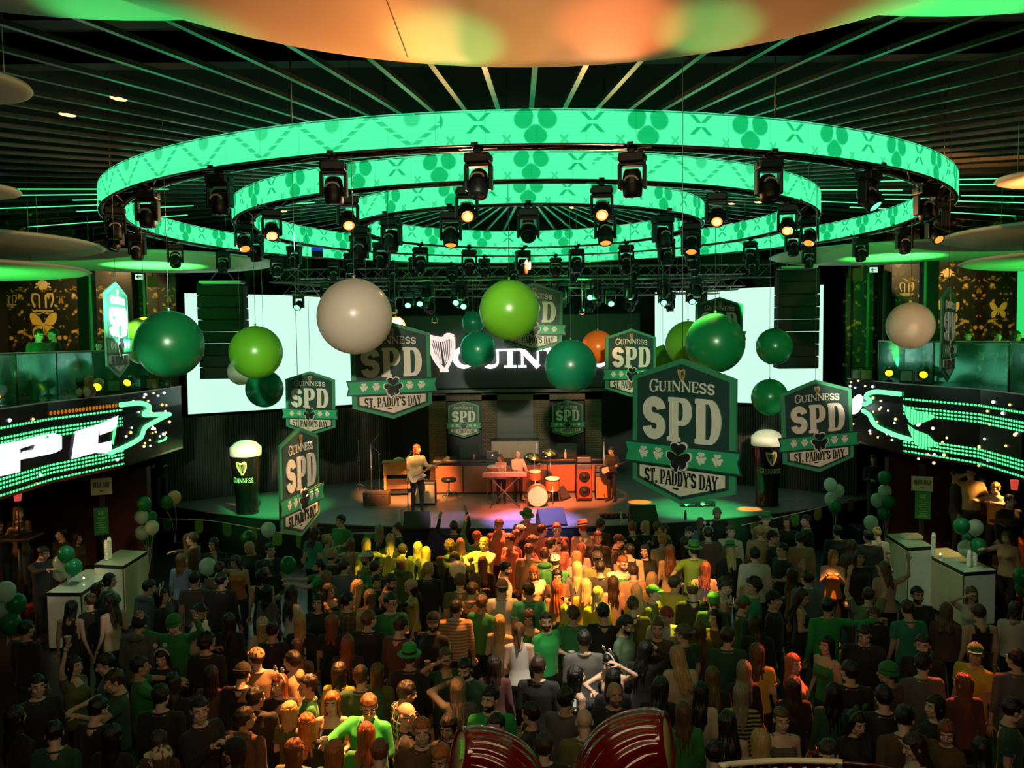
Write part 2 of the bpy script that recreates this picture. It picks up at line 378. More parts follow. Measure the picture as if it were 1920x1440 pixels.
# ribbed dark wall that follows the screens
def ribbed(name, p0, p1, z0, z1, n):
    b = MB(); p0, p1 = Vector(p0), Vector(p1); d = (p1-p0); L = d.length; d.normalize(); nn = Vector((d.y, -d.x, 0))
    b.quad(*[Vector((q.x, q.y, z)) for q, z in ((p0, z0), (p1, z0), (p1, z1), (p0, z1))])
    for i in range(n):
        c = p0+d*L*(i+.5)/n+nn*.02; hw = L/n*.3
        b.box((c.x, c.y, (z0+z1)/2), (hw*2, .05, z1-z0), M=Matrix.Rotation(math.atan2(d.y, d.x), 3, 'Z'))
    return struct(b.build(name, mat('ribbed_panel', (.030, .022, .016), .55)))
ribbed('wall_panel_left', (-9.6, 23.6, 0), (-4.0, 27.6, 0), STG, 3.3, 90)
ribbed('wall_panel_right', (4.2, 27.6, 0), (9.6, 23.6, 0), STG, 3.3, 90)

# ceiling: radial slats around the axis of the rings
M_SLAT = mat('slat_metal', (.40, .42, .38), .30, .9, var=.1)
M_SLATLED = glow('slat_led', (.10, 1.0, .35), 1.6)
M_GLINTW = glow('glint_white', (.55, .55, 1.0), 3.5, 'NONE'); M_GLINTO = glow('glint_amber', (1.0, .45, .2), 2.5, 'NONE')
SLZ = 8.11; NS = 88
def slat_mesh(w=.055, h=.05, r0=.75, r1=16):
    b = MB(); b.box((0, -(r0+r1)/2, 0), (w, r1-r0, h)); return b
sl = slat_mesh().build('ceiling_slat', M_SLAT); SLM = sl.data; bpy.data.objects.remove(sl)
led_at = {21: (6.2, 12.5), 22: (7, 13.5), 23: (6.8, 8.4), 24: (7.2, 13), 25: (6.6, 9.2), -21: (6.2, 12), -22: (7, 13), -23: (5.3, 7.0), -24: (6.9, 12.5), -25: (7.3, 12), -26: (5.5, 7.2),
          26: (4.2, 6.4), 13: (10.9, 11.6), 14: (11.4, 12.2), 15: (11.5, 12.1), 16: (10.6, 11.0), -15: (12.2, 13.0), -16: (12.0, 12.8), 27: (7.5, 12), -27: (7.3, 12)}
slat_glints = {-12: [(11.2, 0)], 0: [(8.15, 0)], 10: [(8.3, 0), (9.6, 1)], 13: [(11.8, 0)], 16: [(11.3, 0), (9.0, 1)], 18: [(8.8, 0), (9.05, 0)], 19: [(9.6, 0)], -4: [(9.2, 1)], -20: [(10.2, 0)],
       -19: [(9.5, 0), (9.8, 0)], 28: [(5.4, 1)], -28: [(4.6, 1)], -30: [(4.9, 0)], -27: [(5.0, 1)], -33: [(3.9, 0)], 33: [(3.7, 0)], 36: [(3.1, 1)], 9: [(7.5, 1)], 11: [(7.6, 1)], 38: [(2.4, 0)], -38: [(2.4, 1)], 40: [(1.9, 0)]}
slat_labels = {}
for k in range(-44, 44):
    a = math.radians(k*360/NS)
    o = link('ceiling_slat', SLM, None, (RC.x, RC.y, SLZ), (0, 0, -a))
    side = 'ahead of the rings' if abs(k) <= 10 else ('left of the rings' if -34 < k*1 and k > 10 else ('right of the rings' if k < -10 and k > -34 else 'beyond the rings'))
    tag(o, 'thin grey metal slat radiating across the black ceiling '+side, 'ceiling slat', 'grey ceiling slats '+side)
    if k in led_at:
        r0, r1 = led_at[k]; e = MB(); e.box((0, -(r0+r1)/2, -.028), (.05, r1-r0, .012)); q = e.build('led_strip', M_SLATLED, o); q['label'] = 'glowing green strip'
    for (r, c) in slat_glints.get(k, ()):
        e = MB(); e.ell((0, -r, -.03), (.035, .10, .02), 10, 6); e.build('pixel_or_glint', (M_GLINTW, M_GLINTO)[c], o)  # glints on the glossy slats, put in as small glowing spots
# black beams seen above the slats
for i, y in enumerate((8.6, 9.9)):
    struct(MB().box((0, y, 8.75), (16, .25, .35)).build('trim_beam_%d' % (i+1), M_BLACK))

# ------------------------------------------------------------------ discs under the ceiling
M_DISC = mat('white_plaster', (.74, .70, .60), .55, var=.04, vs=1.5, bump=.02, bs=12)
def disc(loc, R, label, th=.13, seam=False, sx=1):
    b = MB(); n = 72
    prof = [(1e-4, -th*.55), (R*.5, -th*.53), (R*.86, -th*.42), (R*.97, -th*.22), (R, 0), (R*.97, th*.3), (R*.8, th*.45), (1e-4, th*.5)]
    b.lathe(prof, n, M=Matrix.Diagonal((sx, 1, 1)))
    o = b.build('ceiling_disc', M_DISC, None, loc); tag(o, label, 'ceiling disc', 'white ceiling discs')
    if seam:
        s = MB()
        for x in (-1.0, ): s.box((x, -.1, -th*.545), (.006, R*1.75, .006))
        s.build('seam', mat('dark_seam', (.12, .10, .08), .7), o)
    for a in (0.6, 2.7, 4.4):
        s = MB(); s.tube([(R*.6*cos(a), R*.6*sin(a), 0), (R*.6*cos(a), R*.6*sin(a), 9.2-loc[2])], .006, 5); s.build('suspension_rod', M_STEEL, o)
    return o
disc((.2, 4.1, 7.75), 3.33, 'huge white disc overhead lit orange and green, its rim crossing the top of the photo', seam=True)
disc((-2.75, 3.75, 7.98), 3.15, 'white disc lit green behind the huge one, top left corner')
disc((3.5, 4.0, 7.98), 3.0, 'white disc lit bright green behind the huge one, top right corner')
disc((-9.95, 14.7, 7.15), 2.75, 'pale grey disc at the left edge, upper of two stacked discs')
disc((-10.2, 15.1, 6.75), 2.55, 'green lit disc at the left edge, lower of two stacked discs')
disc((10.3, 14.9, 7.15), 2.6, 'pale grey disc at the right edge, upper of two stacked discs')
disc((10.9, 15.1, 6.72), 2.7, 'green lit disc at the right edge, lower of two stacked discs')
disc((-8.55, 20.2, 7.3), 2.95, 'large green lit disc above the left balcony wallpaper')
disc((9.2, 20.2, 7.3), 3.0, 'large green lit disc above the right balcony wallpaper')
disc((-7.05, 11.1, 7.42), .68, 'small pale disc at the left edge level with the rings', .1)
disc((6.95, 11.0, 7.40), .68, 'small disc lit orange at the right edge level with the rings', .1)
disc((-4.62, 7.3, 7.62), .55, 'small pale disc cut by the left edge near the top corner', .1)

# ------------------------------------------------------------------ LED rings
RNAME = ('outermost and largest', 'middle', 'innermost and smallest')
def ring(k, zones):
    R = RING_R[k]; Ri = R-RING_T; n = 144
    t = thing('led_ring', '%s hanging ring screen showing green clovers' % RNAME[k], 'ring screen', (RC.x, RC.y, RING_Z), 0, 'three concentric ring screens')
    for nm, rad, out in (('outer_screen', R, 1), ('inner_screen', Ri, -1)):
        b = MB()
        for i in range(n):
            a0, a1 = -PI+2*PI*i/n, -PI+2*PI*(i+1)/n
            p = [(rad*sin(a), -rad*cos(a)) for a in (a0, a1)]
            q = [(p[0][0], p[0][1], 0), (p[1][0], p[1][1], 0), (p[1][0], p[1][1], RING_H), (p[0][0], p[0][1], RING_H)]
            u0, u1 = a0*rad, a1*rad
            uv = [(u0, 0), (u1, 0), (u1, 1), (u0, 1)]
            if out < 0: q = [q[1], q[0], q[3], q[2]]; uv = [uv[1], uv[0], uv[3], uv[2]]
            b.add(q, [(0, 1, 2, 3)], 0, False, [uv])
        z = zones if out > 0 else (90, 91)
        b.build(nm, led_ring_mat('ring_video_%d_%s' % (k, nm), *z), t)
    b = MB()                                                  # cabinet: closed top, open truss below
    for rad in (R-.012, Ri+.012):
        b.lathe([(rad-.010, .003), (rad-.010, RING_H-.003), (rad+.010, RING_H-.003), (rad+.010, .003), (rad-.010, .003)], n)
    b.lathe([(Ri, RING_H-.02), (R, RING_H-.02), (R, RING_H-.005), (Ri, RING_H-.005), (Ri, RING_H-.02)], n)
    b.build('cabinet', M_BLACK, t)
    b = MB()
    for rad, z in ((R-.05, .015), (Ri+.05, .015), ((R+Ri)/2, .20)):
        b.tube([(rad*sin(2*PI*i/96), -rad*cos(2*PI*i/96), z) for i in range(96)], .022, 7, closed=True)
    m = int(R*9); 
    for i in range(m):
        a, a2 = 2*PI*i/m, 2*PI*(i+1)/m
        r0, r1 = (R-.05, Ri+.05) if i % 2 else (Ri+.05, R-.05)
        b.tube([(r0*sin(a), -r0*cos(a), .015), (r1*sin(a2), -r1*cos(a2), .015)], .012, 5)
        rm = (R+Ri)/2
        b.tube([(r0*sin(a), -r0*cos(a), .015), (rm*sin(a2), -rm*cos(a2), .20)], .010, 5)
    b.build('truss', M_TRUSS, t)
    for i in range(8):
        a = 2*PI*(i+.5)/8; rm = (R+Ri)/2; c = MB(); c.tube([(rm*sin(a), -rm*cos(a), RING_H-.02), (rm*sin(a), -rm*cos(a), 9.2-RING_Z)], .008, 5)
        c.build('suspension_cable', M_STEEL, t)
    return t
rings = [ring(0, (-9.0, -.95)), ring(1, (.75, 6)), ring(2, (-4, -2.4))]
b = MB(); a = math.radians(-133.5); rr = RING_R[0]-RING_T-.012     # a dead tile on the far inside face of the outermost ring
e = Vector((cos(a), sin(a), 0)); p = Vector((rr*sin(a), -rr*cos(a), 0))
b.quad(*[p+e*s*.16+Vector((0, 0, z)) for s, z in ((1, .14), (-1, .14), (-1, RING_H), (1, RING_H))])
b.quad(*[p+e*s*.16+Vector((0, 0, z)) for s, z in ((1, 0), (-1, 0), (-1, .14), (1, .14))], mi=1)
o = b.build('dead_tile', [glow('tile_blue', (.005, .05, .45), 1, 'NONE'), M_BLACK], rings[0]); o['label'] = 'dark blue and black failed tile'

# ------------------------------------------------------------------ moving head lamps
M_LENS = mat('lamp_glass', (.02, .02, .025), .08, 0, coat=.5)
M_LIT = glow('lamp_lit_amber', (1.0, .40, .07), 7, 'NONE')
M_LITDIM = glow('lamp_dim_amber', (1.0, .22, .03), 2.2, 'NONE')
M_LITG = glow('lamp_lit_green', (.12, 1.0, .30), 6, 'NONE')
M_LITDG = glow('lamp_dim_green', (.10, 1.0, .3), 3, 'NONE')
M_BAND = mat('pale_visor', (.75, .70, .60), .4)
def lamp_parts():
    b = MB(); b.bbox((0, 0, -.05), (.26, .22, .10), .015); b.box((0, 0, .03), (.05, .06, .10)); b.box((0, 0, .066), (.07, .40, .03)); b.box((0, 0, .066), (.40, .05, .03)); b.tube([(-.05, 0, .06), (.05, 0, .06)], .035, 8)
    for sx in (-1, 1): b.bbox((sx*.137, 0, -.05), (.018, .10, .05), .006)
    base = b
    y = MB(); y.bbox((0, 0, -.115), (.27, .13, .035), .01)
    for sx in (-1, 1): y.bbox((sx*.128, 0, -.24), (.036, .12, .26), .014)
    h = MB()                                                   # barrel around its own tilt axis, lens at -z
    h.lathe([(1e-4, .14), (.065, .14), (.088, .11), (.10, .04), (.105, -.06), (.098, -.135), (.088, -.15), (.075, -.15), (.073, -.135)], 20)
    for i in range(5): h.lathe([(.103, .0-.014*i), (.108, -.003-.014*i), (.103, -.007-.014*i)], 20)
    for sx in (-1, 1): h.bbox((sx*.108, 0, 0), (.03, .06, .06), .008)
    l = MB(); l.lathe([(1e-4, -.150), (.054, -.147), (.079, -.138)], 20)
    v = MB(); v.tube([(.07*cos(a), -.10, .02+.05*sin(a)) for a in [PI*i/8 for i in range(9)]], .012, 6)
    return base, y, h, l, v
LP = [q.build('p', M_DARK) for q in lamp_parts()]
LPM = [q.data for q in LP]
for q in LP: bpy.data.objects.remove(q)
def moving_head(loc, rz, tilt, label, group, lit=None, sc=1.0, visor=True, pole=None):
    """loc: clamp point; rz: pan; tilt: degrees the barrel swings from straight down towards local -y"""
    t = thing('moving_head_lamp', label, 'stage lamp', loc, rz, group); t.scale = (sc, sc, sc)
    if pole: b = MB(); b.tube([(0, 0, .05), (0, 0, (pole-loc[2])/sc)], .018, 6); b.build('drop_pole', M_DARK, t)
    link('base', LPM[0], t); link('yoke', LPM[1], t)
    h = link('lamp_head', LPM[2], t, (0, 0, -.30), (math.radians(-tilt), 0, 0))
    l = link('lens', LPM[3], h)
    l.data = LENSM[lit]
    if lit: l['label'] = 'glowing lens'
    if visor: v = link('visor_band', VISM, h)
    return t
LENSM = {}
for key, m in ((None, M_LENS), ('amber', M_LIT), ('dim', M_LITDIM), ('green', M_LITG), ('dg', M_LITDG)):
    d = LPM[3].copy(); d.materials.clear(); d.materials.append(m); LENSM[key] = d
    if key == 'amber':
        d.materials.append(M_LITDIM)
        for q in list(d.polygons)[-20:]: q.material_index = 1
VISM = LPM[4]; VISM.materials.clear(); VISM.materials.append(M_BAND)
def side_word(d):
    d = (d+180) % 360-180
    if abs(d) < 60: return 'near side'
    if abs(d) > 120: return 'far side'
    return 'left side' if d < 0 else 'right side'
ORD = ['first', 'second', 'third', 'fourth', 'fifth', 'sixth', 'seventh', 'eighth', 'ninth', 'tenth', 'eleventh', 'twelfth']
def ring_lamps(k, n, off, lit, sc):
    degs = [((off+360*i/n+180) % 360)-180 for i in range(n)]
    bys = {}
    for d in sorted(degs): bys.setdefault(side_word(d), []).append(d)
    for s, ds in bys.items():
        key = (lambda d: rp(k, d).x) if s in ('near side', 'far side') else (lambda d: rp(k, d).y)
        for i, d in enumerate(sorted(ds, key=key)):
            st = None; tl = random.choice((0, 0, 8, -14, 20, -10)); rz = math.radians(random.uniform(-25, 25))
            for (dd, state, tilt, pan) in lit:
                if abs(((d-dd+180) % 360)-180) < 360/n/2: st, tl, rz = state, tilt, math.radians(pan)
            what = {None: 'black lamp', 'amber': 'black lamp glowing amber', 'dim': 'black lamp with dim amber lens', 'dg': 'black lamp with faint green lens'}[st]
            order = 'from left' if s in ('near side', 'far side') else 'from front'
            moving_head(rp(k, d, RING_Z-.06), rz, tl, '%s under the %s ring, %s, %s %s' % (what, RNAME[k].split()[0], s, ORD[i], order), 'lamps under the %s ring' % RNAME[k].split()[0], st, sc)
ring_lamps(0, 27, -4.9, [(75.1, 'dim', 50, 10), (61.8, 'dim', 70, 70), (35.1, 'dg', 40, 40)], .98)
ring_lamps(1, 18, .5+10, [(-9.5, 'amber', 58, 8), (10.5, 'amber', 58, -6), (-29.5, 'amber', 50, 16), (30.5, 'amber', 50, -14), (-49.5, 'amber', 52, 20), (50.5, 'amber', 52, -20), (-69.5, 'dim', 40, 30), (70.5, 'dim', 40, -30)], .98)
ring_lamps(2, 16, 0, [(0, None, 62, 0), (-22.5, 'dim', 18, 0), (22.5, 'dim', 22, 0), (67.5, 'dim', 30, -10)], 1.12)
# ================================================================== STAGE BACKDROP
def led_screen(name, p0, p1, z0, z1, label):
    p0, p1 = Vector(p0), Vector(p1); d = (p1-p0).normalized(); n = Vector((d.y, -d.x, 0))
    P = lambda p, z, k=0: Vector((p.x, p.y, z))+n*k
    b = MB(); b.quad(P(p0, z0), P(p1, z0), P(p1, z1), P(p0, z1), uv=((0, 0), (5, 0), (5, 3), (0, 3)))
    m = bpy.data.materials.get('screen_glow')
    if not m:
        m = bpy.data.materials.new('screen_glow'); nt = clear(m); u, v = uvs(nt)
        g = (u*2).fr().lt(.008).mx((v*2).fr().lt(.008)); nz = nt.nodes.new('ShaderNodeTexNoise'); nz.inputs['Scale'].default_value = .6
        col = mixcol(nt, NX(nt, nz.outputs[0]), (.56, 1.0, .78), (.68, 1.0, .86)); emis_out(nt, col, g*-.06+1.05, m)
    t = thing(name, label, 'video screen', (0, 0, 0), 0, 'stage video screens')
    b.build('screen_face', m, t)
    c = MB(); 
    V = [P(p, z, k) for k in (-.02, -.18) for p, z in ((p0, z0), (p1, z0), (p1, z1), (p0, z1))]
    c.add(V, [(0, 1, 2, 3), (7, 6, 5, 4), (0, 4, 5, 1), (1, 5, 6, 2), (2, 6, 7, 3), (3, 7, 4, 0)]); c.build('screen_back', M_BLACK, t)
    return t
led_screen('video_screen', (-9.05, 23.75, 0), (-4.3, 27.2, 0), 3.40, 6.77, 'large pale mint video screen behind the left line array speaker')
led_screen('video_screen', (4.55, 27.1, 0), (8.75, 24.0, 0), 3.42, 6.82, 'large pale mint video screen behind the right line array speaker')

# brick front below the lit sign
def brick_mat():
    m = bpy.data.materials.new('brown_brick'); nt = clear(m); out = nt.nodes.new('ShaderNodeOutputMaterial'); bs = nt.nodes.new('ShaderNodeBsdfPrincipled')
    br = nt.nodes.new('ShaderNodeTexBrick'); tc = nt.nodes.new('ShaderNodeTexCoord'); mp = nt.nodes.new('ShaderNodeMapping'); mp.inputs['Rotation'].default_value = (PI/2, 0, 0)
    nt.links.new(tc.outputs['Object'], mp.inputs[0]); nt.links.new(mp.outputs[0], br.inputs['Vector'])
    br.inputs['Scale'].default_value = 4.5; br.inputs['Color1'].default_value = (.16, .085, .05, 1); br.inputs['Color2'].default_value = (.11, .06, .04, 1); br.inputs['Mortar'].default_value = (.03, .025, .02, 1)
    br.inputs['Mortar Size'].default_value = .03
    nt.links.new(br.outputs[0], bs.inputs['Base Color']); bs.inputs['Roughness'].default_value = .8; nt.links.new(bs.outputs[0], out.inputs[0]); return m
M_BRICK = brick_mat()
def pxbox(b, x0, y0, x1, y1, Y, dep, mi=0):               # a box whose front face spans these picture corners at distance Y
    a, c = at(x0, y1, Y), at(x1, y0, Y)
    return b.box(((a.x+c.x)/2, Y+dep/2, (a.z+c.z)/2), (abs(c.x-a.x), dep, abs(c.z-a.z)), mi)
b = MB()
for x0, x1 in ((806, 836), (905, 932), (1001, 1030), (1098, 1128)): pxbox(b, x0, 738, x1, 900, 26.3, .5)
pxbox(b, 806, 738, 1128, 752, 26.3, .5)
struct(b.build('wall_brick', M_BRICK))
b = MB(); pxbox(b, 836, 752, 905, 900, 26.65, .1); pxbox(b, 1030, 752, 1098, 900, 26.65, .1)
struct(b.build('wall_recess', M_BLACK))
b = MB(); pxbox(b, 928, 748, 1005, 826, 26.42, .06)
t = b.build('panel_back', mat('slate_panel', (.035, .035, .037), .4)); t.name = 'shuttered_window'
tag(t, 'dark slate shuttered window between the two brick piers', 'window', None)
c = MB()
for y in (750, 781, 811, 825): pxbox(c, 930, y-1.6, 1003, y+1.6, 26.38, .05)
for x in (931, 1002): pxbox(c, x-1.4, 750, x+1.4, 826, 26.38, .05)
c.build('shutter_frame', mat('slate_edge', (.06, .055, .05), .5), t)
hd = thing('sign_header', 'dark header board carrying the white lit name sign above the bricks', 'sign board')
b = MB(); pxbox(b, 738, 588, 1200, 729, 26.4, .35); b.build('board', mat('header_board', (.018, .018, .022), .5), hd)
b = MB(); pxbox(b, 736, 727, 1202, 738, 26.3, .5); b.build('cornice', mat('header_cornice', (.05, .048, .045), .5), hd)

# ------------------------------------------------------------------ lettering by strokes
def arc(cx, cz, rx, rz, a0, a1, n=12):
    return [(cx+rx*cos(math.radians(a0+(a1-a0)*i/n)), cz+rz*sin(math.radians(a0+(a1-a0)*i/n))) for i in range(n+1)]
def glyph(ch, wd, w):
    """centre-line strokes of a slab-serif capital of height 1, width wd, stem w: list of (points, width, closed)"""
    h = w/2; s = .10*1.0; t = w*.42                      # slab overhang and thickness
    L, R, T, B = h, wd-h, 1-t/2, t/2
    slab = lambda x, z, k=1: ([(x-h-s*k, z), (x+h+s*k, z)], t, 0)
    stem = lambda x, w_=w: ([(x, 0), (x, 1)], w_, 0)
    if ch == 'S':
        r = (1-w*.95)/4; cx = wd/2; rx = wd/2-h; p = arc(cx, .5+r, rx, r, 5, 270, 22)+arc(cx, .5-r, rx, r, 90, -175, 22)[1:]
        return [(p, w, 0)]
    if ch in 'PRBD':
        st = L+s*.6; o = [stem(st), slab(st, B)] if ch != 'D' else [stem(st)]
        top, bot = 1-t*.55, {'P': .42, 'R': .45, 'B': .53, 'D': t*.55}[ch]
        mid = (top+bot)/2; rz = (top-bot)/2; x0 = wd*.55
        ws = [t*1.1, t*1.1]+[t+(w-t)*sin(PI*i/12) for i in range(13)]+[t*1.1, t*1.1]
        o.append(([(0, top), (x0, top)]+arc(x0, mid, R-x0, rz, 90, -90)+[(x0, bot), (0 if ch == 'D' else st, bot)], ws, 0))
        if ch == 'B':
            b2 = t*.55; o.append(([(st, bot), (x0, bot)]+arc(x0, (bot+b2)/2, R-x0+.02, (bot-b2)/2, 90, -90)+[(x0, b2), (0, b2)], ws, 0))
        if ch == 'R': o.append(([(wd*.5, bot), (R+.02, 0)], w*.9, 0)); o.append(([(R-h*.6, B), (R+h+.06, B)], t, 0))
        return o
    if ch in 'GC':
        p = arc(wd*.52, .5, wd*.52-h, .5-t*.55, 42, 318, 20); n = len(p)
        o = [(p, [t+(w-t)*max(0, sin(PI*(i-1)/(n-3))) for i in range(n)], 0), ([(R, .68), (R, .97)], t*.9, 0)]
        if ch == 'G': o += [([(R-.02, .06), (R-.02, .42)], w*.9, 0), ([(R-h-s*1.4, .42), (R+h+s*.7, .42)], t, 0)]
        return o
    if ch == 'U':
        x0, x1 = L+s*.7, R-s*.5; p = [(x0, 1), (x0, .32)]+arc((x0+x1)/2, .32, (x1-x0)/2, .32-t*.5, 180, 360)+[(x1, .32), (x1, 1)]
        return [(p, [w, w]+[w+(t-w)*i/12 for i in range(13)]+[t, t], 0), slab(x0, T), slab(x1, T, .8)]
    if ch == 'I': return [stem(wd/2), slab(wd/2, T), slab(wd/2, B)]
    if ch == 'N':
        x0, x1 = t+s*.5, wd-t-s*.4
        return [([(x0, 0), (x0, 1)], t, 0), ([(x1, 0), (x1, 1)], t, 0), ([(x0-t*.3, 1), (x1+t*.2, 0)], w, 0), ([(x0-h-s*.6, T), (x0+h, T)], t, 0), ([(x0-h-s*.3, B), (x0+h+s*.3, B)], t, 0), ([(x1-h-s*.3, T), (x1+h+s*.3, T)], t, 0)]
    if ch == 'E':
        st = L+s*.5
        return [stem(st), ([(0, T), (R, T)], t, 0), ([(0, B), (R+.02, B)], t, 0), ([(st, .52), (R*.85, .52)], t, 0), ([(R, T), (R, .72)], t, 0), ([(R+.02, B), (R+.02, .28)], t, 0), ([(R*.85, .42), (R*.85, .62)], t*.8, 0)]
    if ch == 'T': return [stem(wd/2), ([(0, T), (wd, T)], t, 0), ([(t/2, T), (t/2, .76)], t, 0), ([(wd-t/2, T), (wd-t/2, .76)], t, 0), slab(wd/2, B)]
    if ch == 'A': return [([(.04, 0), (wd*.5, 1)], t*1.2, 0), ([(wd-.04, 0), (wd*.5, 1)], w, 0), ([(wd*.25, .34), (wd*.75, .34)], t, 0), ([(-.06, B), (.18, B)], t, 0), ([(wd-.2, B), (wd+.08, B)], t, 0)]
    if ch == 'Y': return [([(.05, 1), (wd/2, .45)], w, 0), ([(wd-.05, 1), (wd/2, .45)], t*1.2, 0), ([(wd/2, .48), (wd/2, 0)], w, 0), slab(wd/2, B), ([(-.05, T), (.2, T)], t, 0), ([(wd-.2, T), (wd+.05, T)], t, 0)]
    if ch == '.': return [([(wd/2, 0), (wd/2, w*1.1)], w*1.1, 0)]
    if ch == "'": return [([(wd/2, .98), (wd/2-.03, .70)], w*.9, 0)]
    if ch == '5': return [(crom([(R, 1-h), (L, 1-h), (L, .58), (wd*.5, .64), (R, .48), (R, .22), (wd*.5, h), (L, .2)], 4), w, 0)]
    if ch == '1': return [stem(wd*.55), ([(wd*.15, .78), (wd*.55, 1)], w*.7, 0), slab(wd*.55, B)]
    if ch == '4': return [([(R-.08, 0), (R-.08, 1)], w, 0), ([(R-.08, 1), (0, .35)], w*.8, 0), ([(0, .33), (wd, .33)], w*.8, 0)]
    if ch == '9': return [(crom([(R, .62), (wd*.5, .95), (L, .72), (wd*.5, .48), (R, .62), (R*.95, .3), (wd*.4, 0)], 4), w, 0)]
    return []
GW = {'I': .34, '.': .25, "'": .2, ' ': .32, 'S': .62, 'N': .85, 'G': .82, 'U': .78, 'E': .64}
def text(b, s, x0, x1, z0, z1, y0, y1, w=.2, mi=0, T=None, arch=0, big_first=0, gw=None, sp=.09):
    """write s between x0..x1 (local x) and z0..z1; arch lifts the middle"""
    gw = gw or GW; ws = [gw.get(c, .64) for c in s]; tot = sum(ws)+sp*(len(s)-1); k = (x1-x0)/tot; x = x0
    for i, c in enumerate(s):
        hh = (z1-z0)*(1+(big_first if i == 0 else 0))
        for pts, wd, cl in glyph(c, ws[i], w):
            P = []
            for (px, pz) in pts:
                X = x+px*k; u = (X-(x0+x1)/2)/((x1-x0)/2)
                P.append((X, z0+pz*hh+arch*(1-u*u)))
            sc = (k+(z1-z0))/2
            wv = [q*sc for q in wd] if isinstance(wd, (list, tuple)) else wd*sc
            b.stroke(P, wv, y0, y1, mi, T, cl)
        x += (ws[i]+sp)*k
    return b
def harp(b, cx, z0, h, y0, y1, mi=0, T=None, n=8):
    """a plain small harp: pillar, neck, soundbox and strings"""
    P = lambda u, v: (cx+u*h, z0+v*h)
    b.stroke([P(*q) for q in crom([(-.30, .98), (-.26, .70), (-.14, .35), (.10, .02)], 5)], [.11*h]*16, y0, y1, mi, T)
    b.stroke([P(*q) for q in crom([(-.34, .96), (-.10, .90), (.08, .88), (.22, .97), (.36, .92)], 5)], [.13*h+.03*h*(i > 12) for i in range(21)], y0, y1, mi, T)
    b.stroke([P(*q) for q in crom([(.36, .94), (.36, .62), (.28, .32), (.12, .03)], 5)], .10*h, y0, y1, mi, T)
    b.stroke([P(-.02, .03), P(.22, .03)], .08*h, y0, y1, mi, T)
    for i in range(n):
        u = -.22+.50*i/(n-1); b.stroke([P(u, .90), P(u*.55+.06+(.06 if u > 0 else 0), .20+abs(u)*.5)], .018*h, y0+.001, y1, mi, T)
    return b
def clover(b, cx, cz, r, y0, y1, mi=0, T=None, stem=True, rot=0):
    """three heart leaves and a stem"""
    for a in (90, 210, 330):
        a = math.radians(a+rot); ux, uz = cos(a), sin(a); vx, vz = -uz, ux; pts = []
        for i in range(26):
            t = 2*PI*i/26; hx = 16*sin(t)**3/17; hz = (13*cos(t)-5*cos(2*t)-2*cos(3*t)-cos(4*t))/17
            q = (hz+.95)*.52*r; p = hx*.66*r
            pts.append((cx+ux*q+vx*p, cz+uz*q+vz*p))
        b.prism(pts, y0, y1, mi, T)
    if stem: b.stroke(crom([(cx, cz), (cx-.02*r, cz-.55*r), (cx-.25*r, cz-1.05*r)], 4), [.12*r, .12*r, .12*r, .12*r, .14*r, .16*r, .2*r, .24*r, .24*r], y0, y1, mi, T)
    return b

# lit name sign and harp on the header
M_NEON = glow('sign_white', (1.0, .93, 1.0), 2.6); M_NEONW = glow('harp_white', (1.0, .80, .70), 1.1)
o0, o1 = at(848, 690, 26.36), at(1172, 652, 26.36)
b = MB(); text(b, 'GUINNESS', o0.x, o1.x, o0.z, o1.z, 26.28, 26.36, .22, big_first=.12, gw={**GW, 'N': .80, 'S': .52, 'E': .6})
tag(b.build('lit_name_sign', M_NEON), 'white lit serif letters across the dark header behind the balloons', 'sign')
h0 = at(826, 697, 26.36); b = MB(); harp(b, h0.x, h0.z, 1.14, 26.27, 26.36, n=9)
tag(b.build('lit_harp_sign', M_NEONW), 'white lit harp emblem left of the lit serif letters', 'sign')

